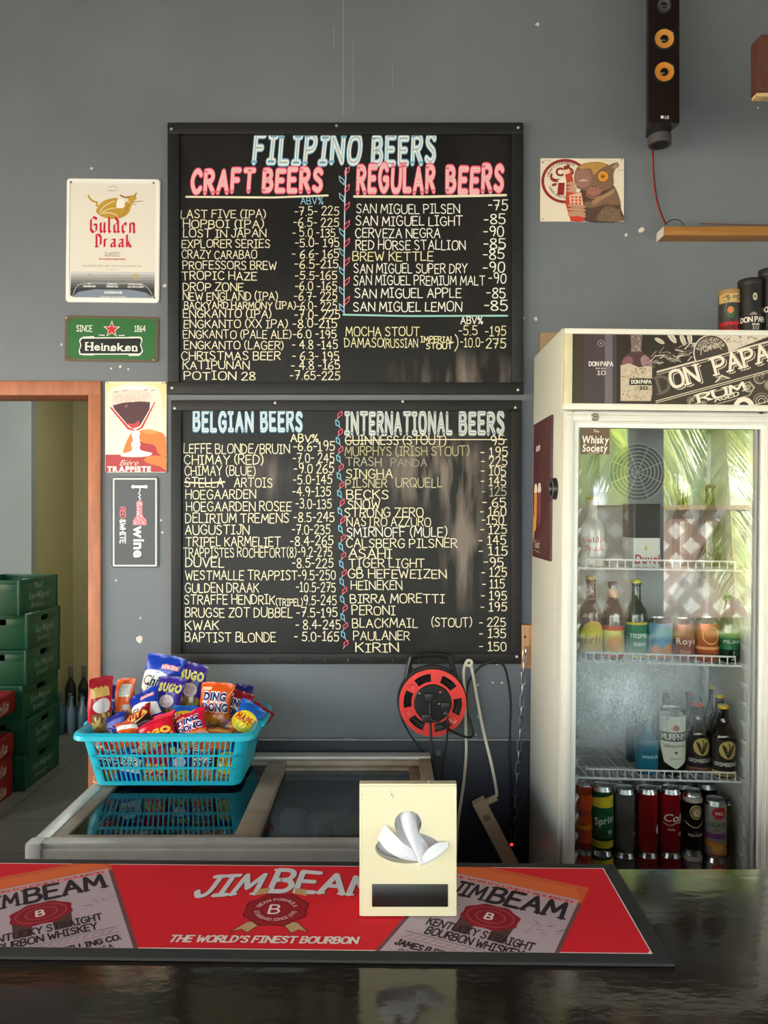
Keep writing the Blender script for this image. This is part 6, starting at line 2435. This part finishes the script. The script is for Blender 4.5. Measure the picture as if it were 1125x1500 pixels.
b.tube(smooth_pts([P(727, 1167, 2.40), P(727, 1158, 2.405), P(720, 1120, 2.43), P(708, 1070, 2.45), P(700, 1030, 2.455), P(693, 990, 2.45), P(690, 975, 2.446)], 8), .0048, M((206, 200, 186), .5), 8, flat=.6)
b.tube(smooth_pts([P(688, 968, 2.446), P(683, 970, 2.446), P(679, 985, 2.45), P(681, 1020, 2.455), P(682, 1060, 2.458), P(683, 1100, 2.455), P(680, 1140, 2.45), P(676, 1170, 2.445), P(671, 1205, 2.44), P(667, 1260, 2.44), Vector((.20, 2.42, .2)), Vector((.17, 2.38, .006))], 8), .0048, M((206, 200, 186), .5), 8, flat=.6)
q = P(687, 971, 2.446)
b.tube([(q.x + .009 * math.cos(2 * PI * k / 16), q.y, q.z + .009 * math.sin(2 * PI * k / 16)) for k in range(16)], .0048, M((206, 200, 186), .5), 8, closed=True)
b.build('lead', t)
b = MB()
q = P(749.5, 1237, 2.38)
b.lathe([(.0034, 0), (.002, .002), (0, .0025)], M((255, 30, 30), .4, emit=6.0), 10, mat4=Matrix.Translation((q.x, 2.379, q.z)) @ Matrix.Rotation(R(90), 4, 'X'))
b.box((q.x - .005, 2.379, q.z - .005), (q.x + .005, 2.384, q.z + .005), m_cr)
b.build('indicator_lamp', t, label='small red glowing indicator lamp')
# capped screw on the wall foot
t = thing('wall_plug', 'small round grey cap on the wall behind the freezer corner', 'cap', tuple(P(642, 1103, 2.478)))
q = P(642, 1103, 2.478)
b = MB()
b.lathe([(.010, 0), (.010, .003), (.007, .0045), (.004, .003), (0, .003)], M((120, 122, 124), .4, metal=.4), 18, mat4=Matrix.Translation((q.x, 2.478, q.z)) @ Matrix.Rotation(R(90), 4, 'X'))
b.build('cap', t)

# ================================================================== bar counter
CT = 1.10
t = thing('bar_counter', 'glossy dark brown bar counter across the foreground', 'counter', (0, .76, 0))
m_cnt = bpy.data.materials.new('lacquered_wood')
m_cnt.use_nodes = True
nt = m_cnt.node_tree
bs = nt.nodes['Principled BSDF']
tc, mp = nt.nodes.new('ShaderNodeTexCoord'), nt.nodes.new('ShaderNodeMapping')
mp.inputs['Scale'].default_value = (1.2, 10, 1)
n1, cr = nt.nodes.new('ShaderNodeTexNoise'), nt.nodes.new('ShaderNodeValToRGB')
n1.inputs['Scale'].default_value = 4; n1.inputs['Detail'].default_value = 8
cr.color_ramp.elements[0].color = lin((18, 14, 12)); cr.color_ramp.elements[1].color = lin((38, 30, 25))
n2, bp = nt.nodes.new('ShaderNodeTexNoise'), nt.nodes.new('ShaderNodeBump')
mp2 = nt.nodes.new('ShaderNodeMapping'); mp2.inputs['Scale'].default_value = (1, 2.2, 1)
n2.inputs['Scale'].default_value = 26; n2.inputs['Detail'].default_value = 3
bp.inputs['Strength'].default_value = .045; bp.inputs['Distance'].default_value = .01
nt.links.new(tc.outputs['Object'], mp.inputs[0]); nt.links.new(mp.outputs[0], n1.inputs['Vector']); nt.links.new(n1.outputs['Fac'], cr.inputs['Fac']); nt.links.new(cr.outputs['Color'], bs.inputs['Base Color'])
nt.links.new(tc.outputs['Object'], mp2.inputs[0]); nt.links.new(mp2.outputs[0], n2.inputs['Vector']); nt.links.new(n2.outputs['Fac'], bp.inputs['Height']); nt.links.new(bp.outputs['Normal'], bs.inputs['Normal'])
bs.inputs['Roughness'].default_value = .10
bs.inputs['Specular IOR Level'].default_value = .5
YB = F * .5 / (1272 - 750)
b = MB()
b.box((-2.6, .45, CT - .045), (2.6, YB, CT), m_cnt, .004)
b.build('worktop', t)
b = MB()
b.box((-2.55, .50, 0), (2.55, .54, CT - .045), M((58, 44, 36), .5, var=.2, vscale=5))
b.box((-2.55, .54, 0), (-2.51, YB - .04, CT - .045), M((58, 44, 36), .5, var=.2, vscale=5))
b.box((2.51, .54, 0), (2.55, YB - .04, CT - .045), M((58, 44, 36), .5, var=.2, vscale=5))
b.build('front_panel', t)

# ================================================================== bar mat
mrot = R(-1.1)
mc = Vector((-.136, .871, CT + .0003))
t = thing('bar_mat', 'long red bar runner with whiskey bottles and white lettering on the counter', 'bar mat', tuple(mc), rot=(0, 0, mrot))
b = MB()
b.box((-.452, -.018, 0), (.456, .222, .004), M((30, 30, 31), .85), .0015)
b.build('rubber_base', t, world=False)
MR = (212, 30, 44)
a = Art(lambda x, y, off: Vector((x, y, .004 + off)), clip=(-.4375, 0, .4375, .2075), rough=.75, spec=.2, step=.00002)
a.rect(-.5, -.1, .5, .3, (226, 214, 210))
a.clip_in = 1
a.poly([(-.436, .0015), (.432, .0015), (.436, .006), (.436, .206), (-.436, .206)], MR)


def bottle_art(cx, sgn, txt_part):
    """a slanted whiskey label; cx = middle of the label at the front edge"""
    an = R(25 if sgn > 0 else 28) * sgn * -1
    ca, sa = math.cos(an), math.sin(an)
    T = lambda p: Vector((cx + p.x * ca - p.y * sa, p.x * sa + p.y * ca))
    a.T = T
    a.reset(4)
    LV, LV2 = (178, 160, 168), (158, 138, 148)
    a.poly([(-.094, -.1), (.094, -.1), (.094, .176), (.08, .19), (-.08, .19), (-.094, .176)], (110, 70, 74))
    a.rect(-.094, .165, .094, .21, (206, 92, 50))
    a.poly([(-.080, .2), (.080, .2), (.094, .165), (-.094, .165)], (216, 104, 56))
    a.rect(-.089, -.1, .089, .172, LV)
    a.rect(-.089, .158, .089, .168, (206, 150, 150))
    a.text("THE WORLD'S FINEST BOURBON", -.082, .161, .0055, (190, 50, 60), x1=.082, w=.2)
    INK = (44, 34, 40)
    wf = lambda X, Y, wd: (X, Y + .012 * (1 - ((X / wd) * 2 - 1) ** 2))
    a.text('JIM', -.068, .118, .034, INK, x1=-.024, w=.2, serif=.18)
    a.text('BEAM', -.016, .118, .038, INK, x1=.080, w=.2, serif=.18)
    SEAL = (138, 26, 38)
    for (x, y) in ((-.022, .045), (.022, .045)):
        a.poly([(x - .010, y - .012), (x + .010, y - .012), (x + .012, .09), (x - .012, .09)], (84, 54, 50))
    a.blob([(.036 * math.cos(k * PI / 8) * (1.05 if k % 2 else .95), .083 + .029 * math.sin(k * PI / 8) * (1.05 if k % 2 else .95)) for k in range(16)], SEAL, 3)
    a.ring(0, .083, .029, .0012, (176, 80, 88), ry=.0225)
    a.ring(0, .083, .018, .0012, (176, 80, 88), ry=.014)
    a.text('B', -.0055, .0765, .014, (220, 200, 200), w=.2)
    a.hold()
    for k in range(40):
        x = random.choice((-1, 1)) * random.uniform(.045, .085)
        y = .083 + random.uniform(-.014, .012)
        a.line([(x, y), (x + random.uniform(-.008, .008), y + random.uniform(-.003, .004))], .0009, (110, 92, 96))
    a.hold(False)
    a.text('KENTUCKY STRAIGHT', -.064, .034, .015, INK, x1=.066, w=.2)
    a.text('BOURBON WHISKEY', -.058, .014, .015, INK, x1=.058, w=.2)
    a.line([(-.08, .009), (.08, .009)], .0008, INK)
    a.hold()
    for k in range(16):
        x = -.074 + k * .0095
        a.line([(x, .0), (x + .006, .005)], .0008, (90, 70, 76))
    a.hold(False)
    a.line([(-.08, -.004), (.08, -.004)], .0008, (170, 60, 66))
    a.text('JAMES B.BEAM DISTILLING CO.', -.08, -.022, .011, INK, x1=.08, w=.24)
    a.text('CLERMONT FRANKFORT KENTUCKY U.S.A.', -.07, -.036, .008, INK, x1=.07, w=.2)
    a.text('70cl 40% VOL', -.07, -.056, .01, INK, x1=.07, w=.2)
    a.T = None


bottle_art(.2295, 1, 0)
bottle_art(-.2295 - .02, -1, 0)
a.reset(4)
SV, GDs = (206, 208, 214), (170, 130, 90)
wf = lambda X, Y, wd: (X, Y * (1 + .25 * (1 - ((X / wd) * 2 - 1) ** 2)) + .022 * (1 - ((X / wd) * 2 - 1) ** 2))
for dx, dy, col in ((.002, -.0012, (120, 50, 44)), (0, 0, SV)):
    a.text('JIM', -.112 + dx, 0.118 + dy, .052, col, x1=-.032 + dx, w=.19, serif=.18, slant=.18, warp=lambda X, Y, wd: (X, Y + .010 * math.sin(min(1, X / wd) * 1.2)))
    a.text('BEAM', -.016 + dx, .134 + dy, .060, col, x1=.124 + dx, w=.19, serif=.16, slant=.08, warp=lambda X, Y, wd: (X, Y * (1 - .24 * X / wd) - .012 * (X / wd) ** 2))
for s in (-1, 1):
    a.poly([(s * .013, .062), (s * .031, .058), (s * .046, .036), (s * .034, .042), (s * .026, .034), (s * .016, .05)], (190, 154, 110))
    a.poly([(s * .018, .128), (s * .034, .122), (s * .031, .139), (s * .016, .143)], (190, 154, 110))
    a.line([(s * .013, .062), (s * .031, .058), (s * .046, .036), (s * .034, .042), (s * .026, .034), (s * .016, .05)], .0012, (96, 46, 40), closed=True)
a.blob([(.040 * math.cos(k * PI / 8) * (1.05 if k % 2 else .95), .088 + .039 * math.sin(k * PI / 8) * (1.05 if k % 2 else .95)) for k in range(16)], (104, 22, 30), 3)
a.blob([(.038 * math.cos(k * PI / 8) * (1.05 if k % 2 else .95), .088 + .037 * math.sin(k * PI / 8) * (1.05 if k % 2 else .95)) for k in range(16)], (150, 26, 40), 3)
a.ring(0, .088, .030, .001, (110, 30, 40))
a.ring(0, .088, .018, .001, (110, 30, 40))
a.arc_text('BEAM FORMULA', 0, .088, .0215, 165, 15, .0052, (206, 170, 166), w=.2)
a.arc_text('STANDARD SINCE 1795', 0, .088, .0268, 190, 350, .0052, (206, 170, 166), w=.2, inside=True)
a.text('B', -.008, .078, .02, (226, 214, 214), w=.15)
a.text("THE WORLD'S FINEST BOURBON", -.113, .014, .0125, (222, 206, 200), x1=.105, w=.24, serif=.17, slant=.15)
a.build('printed_face', t, world=False)

# ================================================================== napkin dispenser
dN = F * .5 / (1350 - 750)
x0, x1 = P(526.5, 0, dN).x, P(669, 0, dN).x
HN = P(0, 1148.5, dN).z - CT - .0045
wN = x1 - x0
t = thing('napkin_dispenser', 'cream napkin dispenser with white napkins on the red bar mat', 'dispenser', ((x0 + x1) / 2, dN, CT + .0068))
HN -= .002
m_nd = M((194, 186, 156), .28, spec=.5)
TD_ = .052
TP_ = .011      # flat strip along the top, behind it the back slopes down
holes = []
hc, hz = -.0, HN * .60            # opening centre
# front plate with a keyhole-shaped opening, built around the hole outline
hole = []
for k in range(40):
    an = 2 * PI * k / 40
    hole.append(Vector((.040 * math.cos(an), HN * .505 + .019 * math.sin(an))))
up_ = [Vector((.0165 * math.cos(R(a_)), HN * .70 + .0155 * math.sin(R(a_)))) for a_ in range(-30, 211, 12)]
outl = up_ + [Vector((.040 * math.cos(R(a_)), HN * .515 + .019 * math.sin(R(a_)))) for a_ in range(110, 431, 10)]
outl = [p for p in outl]
bm = bmesh.new()
rect_ = []
W2 = wN / 2
for p in outl:
    v = Vector((p.x, p.y - HN * .58))
    s_ = min((W2 - .003) / max(abs(v.x), 1e-6), ((HN * .42 - .003) if v.y > 0 else (HN * .58 - .003)) / max(abs(v.y), 1e-6))
    rect_.append(Vector((v.x * s_, HN * .58 + v.y * s_)))
n = len(outl)


def ringv(pts, y):
    return [bm.verts.new((p.x, y, p.y)) for p in pts]


# insert the plate's corners
outer, inner = [], []
for i in range(n):
    outer.append(rect_[i]); inner.append(outl[i])
    p, q = rect_[i], rect_[(i + 1) % n]
    if abs(p.x - q.x) > 1e-4 and abs(p.y - q.y) > 1e-4:
        cx_ = p.x if abs(abs(p.x) - (W2 - .003)) < 1e-4 else q.x
        cy_ = q.y if cx_ == p.x else p.y
        outer.append(Vector((cx_, cy_)))
        inner.append((outl[i] + outl[(i + 1) % n]) / 2)
n = len(outer)
ro, ri, rb = ringv(outer, 0), ringv(inner, 0), ringv(inner, .012)
for k in range(n):
    k2 = (k + 1) % n
    bm.faces.new((ro[k], ro[k2], ri[k2], ri[k]))
    bm.faces.new((ri[k], ri[k2], rb[k2], rb[k]))
bmesh.ops.recalc_face_normals(bm, faces=bm.faces[:])
for f in bm.faces:
    pass
b = MB()
b.add(bm, m_nd)
# body behind the plate: top, sides, back, bottom
e = .003
b.box((-W2, 0, HN - .0032), (W2, TP_, HN), m_nd, .0012)
for x_ in (-W2, W2 - .003):
    b.prism([(x_, .0025, 0), (x_, .0025, HN - .001), (x_, TP_, HN - .001), (x_, TD_, HN - .035), (x_, TD_, 0)], m_nd, (.003, 0, 0))
b.prism([(-W2, TP_, HN), (-W2, TD_, HN - .035), (-W2, TD_ - .002, HN - .037), (-W2, TP_, HN - .003)], m_nd, (wN, 0, 0))
b.box((-W2 + e, 0, 0), (W2 - e, TD_, .003), m_nd)
b.box((-W2, TD_ - .003, 0), (W2, TD_, HN - .036), m_nd)
b.box((-W2, .0, 0), (-W2 + .0032, .003, HN - .003), m_nd, .001)
b.box((W2 - .0032, 0, 0), (W2, .003, HN - .003), m_nd, .001)
b.build('housing', t, world=False)
b = MB()
b.box((-W2 + .004, .022, .004), (W2 - .004, TD_ - .004, HN - .040), M((206, 208, 214), .9))
b.build('napkin_stack', t, world=False)
m_nap = M((240, 241, 246), .95, bump=.12, bscale=330)


def sheet_surf(mb, rows, k=5):
    """smooth surface through a grid of control points, slightly thick"""
    rows = [smooth_pts(r, k) for r in rows]
    cols = list(zip(*rows))
    cols = [smooth_pts(list(c), k) for c in cols]
    t_ = bmesh.new()
    vf = [[t_.verts.new(p) for p in c] for c in cols]
    for i in range(len(vf) - 1):
        for j in range(len(vf[0]) - 1):
            t_.faces.new((vf[i][j], vf[i + 1][j], vf[i + 1][j + 1], vf[i][j + 1]))
    bmesh.ops.solidify(t_, geom=t_.faces[:], thickness=.0008)
    mb.add(t_, m_nap)


px2 = lambda px, py, y: Vector(((px - 597.7) / F * dN, y, (1350 - py) / F * dN))
b = MB()    # middle fold rising to the round top of the opening
sheet_surf(b, [[px2(583, 1205, .012), px2(590, 1198, .004), px2(600, 1197, .002), px2(612, 1206, .012)],
               [px2(586, 1214, .010), px2(592, 1211, -.004), px2(602, 1211, -.006), px2(612, 1213, .010)],
               [px2(592, 1232, .006), px2(597, 1230, -.010), px2(606, 1229, -.011), px2(616, 1232, .004)],
               [px2(602, 1250, .004), px2(606, 1250, -.012), px2(612, 1248, -.013), px2(626, 1246, .002)],
               [px2(612, 1268, -.006), px2(614, 1267, -.012), px2(616, 1264, -.014), px2(628, 1258, -.004)]])
b.build('napkin', t, world=False)
b = MB()    # left wing
sheet_surf(b, [[px2(564, 1214, -.004), px2(576, 1224, -.010), px2(590, 1236, -.014), px2(604, 1247, -.012), px2(611, 1262, -.009)],
               [px2(558, 1224, -.006), px2(574, 1240, -.013), px2(590, 1250, -.017), px2(602, 1256, -.014), px2(611, 1263, -.010)],
               [px2(553, 1234, -.005), px2(566, 1248, -.010), px2(584, 1258, -.012), px2(600, 1262, -.012), px2(611, 1264, -.010)]])
b.build('napkin', t, world=False)
b = MB()    # right wing
sheet_surf(b, [[px2(655, 1240, -.003), px2(640, 1239, -.008), px2(627, 1246, -.010), px2(616, 1258, -.012)],
               [px2(656, 1246, -.006), px2(642, 1252, -.014), px2(630, 1258, -.016), px2(615, 1266, -.012)],
               [px2(652, 1250, -.004), px2(640, 1258, -.008), px2(628, 1266, -.010), px2(614, 1272, -.010)]])
b.build('napkin', t, world=False)
b = MB()
lo, hi = px2(545, 1336, 0), px2(656, 1303, 0)
b.box((lo.x, -.0012, lo.z), (hi.x, -.0002, hi.z), M((22, 20, 19), .3, var=.2), .0004)
b.build('black_label_plate', t, world=False)
b = MB()
for (px, py, r) in ((574, 1172, 1.4), (576, 1176, 1.2), (572, 1168, .8), (590, 1180, .8), (594, 1183, .6), (628, 1153, 1.2), (531, 1172, .8)):
    q = px2(px, py, -.0003)
    rr = r / F * dN
    b.poly([(q.x + rr * random.uniform(.6, 1.3) * math.cos(2 * PI * k / 7), -.0003, q.z + 1.5 * rr * random.uniform(.6, 1.3) * math.sin(2 * PI * k / 7)) for k in range(7)], M((112, 140, 130), .5))
b.build('scratch_marks', t, world=False)

# ================================================================== the yard in front of the bar (seen in the glass)
b = MB()
b.box((-14, -22, -.12), (16, -2.2, -.02), M((112, 112, 110), .9, var=.12, vscale=1.5))
b.box((3.4, -2.2, -.12), (16, 8, -.02), M((112, 112, 110), .9, var=.12, vscale=1.5))
b.box((-14, -2.2, -.12), (-4.3, 8, -.02), M((192, 180, 158), .9, var=.12, vscale=1.5))
b.box((-4.3, -2.2, -.12), (-4.2, 2.6, -.001), M((150, 140, 120), .9))
structure(b, 'ground')
b = MB()
b.box((-14, -19, -.02), (16, -18.8, 2.2), M((206, 206, 204), .9, var=.06, vscale=2))
structure(b, 'wall_yard')
b = MB()
b.box((-7.6, -8, -.02), (-7.4, 6, 3.0), M((222, 204, 178), .9, var=.06, vscale=2))  # unseen wall added to bounce warm sunlight in from the left
structure(b, 'bounce_wall')
# post at the front of the veranda
t = thing('veranda_post', 'dark wooden veranda post behind the photographer', 'post', (1.80, -1.2, 0))
b = MB()
b.box((1.71, -1.28, 0), (1.90, -1.12, 3.5), M((92, 84, 74), .7, var=.15))
b.build('timber', t)
# tiled half wall
m_tl = bpy.data.materials.new('patterned_tiles')
m_tl.use_nodes = True
nt = m_tl.node_tree
tc, mp, ck, ws = nt.nodes.new('ShaderNodeTexCoord'), nt.nodes.new('ShaderNodeMapping'), nt.nodes.new('ShaderNodeTexWave'), nt.nodes.new('ShaderNodeTexWave')
mp.inputs['Rotation'].default_value = (0, R(45), 0)
nt.links.new(tc.outputs['Object'], mp.inputs[0])
ck.bands_direction, ws.bands_direction = 'X', 'Z'
for w_ in (ck, ws):
    w_.inputs['Scale'].default_value = 1.7
    nt.links.new(mp.outputs[0], w_.inputs['Vector'])
ml = nt.nodes.new('ShaderNodeMath'); ml.operation = 'MAXIMUM'
nt.links.new(ck.outputs['Fac'], ml.inputs[0]); nt.links.new(ws.outputs['Fac'], ml.inputs[1])
cr = nt.nodes.new('ShaderNodeValToRGB')
cr.color_ramp.elements[0].position = .55; cr.color_ramp.elements[1].position = .7
cr.color_ramp.elements[0].color = lin((236, 228, 214)); cr.color_ramp.elements[1].color = lin((168, 140, 120))
nt.links.new(ml.outputs[0], cr.inputs['Fac']); nt.links.new(cr.outputs['Color'], nt.nodes['Principled BSDF'].inputs['Base Color'])
t = thing('tiled_wall', 'half wall of brown and white patterned tiles in the yard', 'wall', (2.4, -2.6, 0))
b = MB()
b.box((1.35, -2.66, -.02), (4.4, -2.56, 1.62), m_tl)
b.build('tiling', t)
b = MB()
b.box((1.33, -2.68, 1.62), (4.42, -2.54, 1.66), M((196, 170, 120), .5))
b.build('coping', t)


def leaf_mat(name, c):
    m = bpy.data.materials.new(name)
    m.use_nodes = True
    nt = m.node_tree
    nt.nodes.clear()
    o_, d_, t_, g_, x_, y_ = [nt.nodes.new(k) for k in ('ShaderNodeOutputMaterial', 'ShaderNodeBsdfDiffuse', 'ShaderNodeBsdfTranslucent', 'ShaderNodeBsdfGlossy', 'ShaderNodeMixShader', 'ShaderNodeMixShader')]
    d_.inputs['Color'].default_value = t_.inputs['Color'].default_value = lin(c)
    g_.inputs['Roughness'].default_value = .35
    x_.inputs['Fac'].default_value = .5
    y_.inputs['Fac'].default_value = .06
    nt.links.new(d_.outputs[0], x_.inputs[1]); nt.links.new(t_.outputs[0], x_.inputs[2])
    nt.links.new(x_.outputs[0], y_.inputs[1]); nt.links.new(g_.outputs[0], y_.inputs[2])
    nt.links.new(y_.outputs[0], o_.inputs['Surface'])
    return m


m_leafs = [leaf_mat('palm_leaf_lime', (196, 206, 74)), leaf_mat('palm_leaf_light', (216, 220, 120)), leaf_mat('palm_leaf_green', (150, 182, 70))]
m_stem = M((176, 170, 80), .5)


def palm(x, y, h, label, fronds, seed, L=2.2):
    rn = random.Random(seed)
    t = thing('palm_tree', label, 'palm', (x, y, -.02), 'coconut palms in the yard')
    b = MB()
    b.tube(smooth_pts([(x, y, -.02), (x + .05, y, h * .5), (x, y, h)], 6), .11, M((130, 112, 92), .9, var=.2, vscale=9), 10)
    b.build('trunk', t)
    for (az, el) in fronds:
        d = Vector((math.cos(R(az)), math.sin(R(az)), 0))
        pts = []
        for k in range(13):
            s_ = k / 12
            pts.append(Vector((x, y, h)) + d * (L * s_ * math.cos(R(el)) * (1 - .18 * s_)) + Vector((0, 0, L * (math.sin(R(el)) * s_ - .75 * s_ ** 2.2))))
        b = MB()
        b.tube(pts, [.016 * (1 - .8 * k / 12) for k in range(13)], m_stem, 6)
        pl_ = smooth_pts(pts, 5)
        mt_ = [b.mi(m_) for m_ in m_leafs]
        for i in [q_ / 2 for q_ in range(6, 2 * (len(pl_) - 2))]:
            s_ = i / len(pl_)
            i0 = int(i)
            tg = (pl_[i0 + 1] - pl_[i0 - 1]).normalized()
            sd_ = tg.cross(Vector((0, 0, 1))).normalized()
            for sg in (-1, 1):
                ln = .62 * (math.sin(PI * min(1, .15 + s_ * .85)) ** .6 + .15) * rn.uniform(.85, 1.1)
                dr = (sd_ * sg * .75 + tg * .6 + Vector((0, 0, -.55 - rn.uniform(0, .35)))).normalized()
                p0 = pl_[i0].lerp(pl_[i0 + 1], i - i0)
                p1 = p0 + dr * ln * .5 + Vector((0, 0, .02))
                p2 = p0 + dr * ln + Vector((0, 0, -.12 * ln))
                wv = tg * .015
                vs = [b.bm.verts.new(q) for q in (p0 - wv * .5, p0 + wv * .5, p1 + wv, p1 - wv, p2)]
                mi_ = rn.choice(mt_)
                for q in ((0, 1, 2, 3), (3, 2, 4)):
                    f = b.bm.faces.new([vs[j] for j in q])
                    f.material_index = mi_
        b.build('frond', t)


palm(3.5, -4.1, 3.0, 'palm whose fronds hang over the tiled yard wall', [(95, 28), (62, 15), (128, 12), (20, 30), (175, 25), (225, 30), (290, 30), (340, 25), (108, -8), (80, -12), (140, -5)], 5, 2.4)
palm(1.2, -7.4, 3.0, 'second palm farther out to the left in the yard', [(90, 15), (50, 10), (140, 10), (10, 20), (190, 20), (250, 30), (310, 30), (75, -10), (120, -5)], 8)
palm(7.0, -7.0, 3.0, 'third palm at the right of the yard', [(90, 25), (120, 20), (150, 15), (180, 10), (40, 30), (230, 30), (300, 30), (100, 0), (160, 0)], 9)
palm(2.5, -6.2, 2.7, 'low palm straight behind the tiled yard wall', [(85, 20), (45, 12), (130, 12), (10, 20), (175, 20), (240, 30), (300, 30), (65, -5), (108, -5), (150, 0), (25, 0)], 12, 2.3)
palm(4.4, -6.4, 2.9, 'low palm right of the low palm behind the tiled wall', [(95, 20), (55, 12), (135, 12), (20, 20), (170, 20), (240, 30), (300, 30), (75, -5), (115, -5), (155, 0)], 14, 2.4)
palm(3.3, -8.6, 3.4, 'tall palm rearmost in the middle of the yard', [(90, 25), (50, 20), (130, 20), (10, 30), (170, 30), (250, 30), (300, 30), (70, 0), (110, 0), (150, 5), (30, 5)], 16, 2.8)
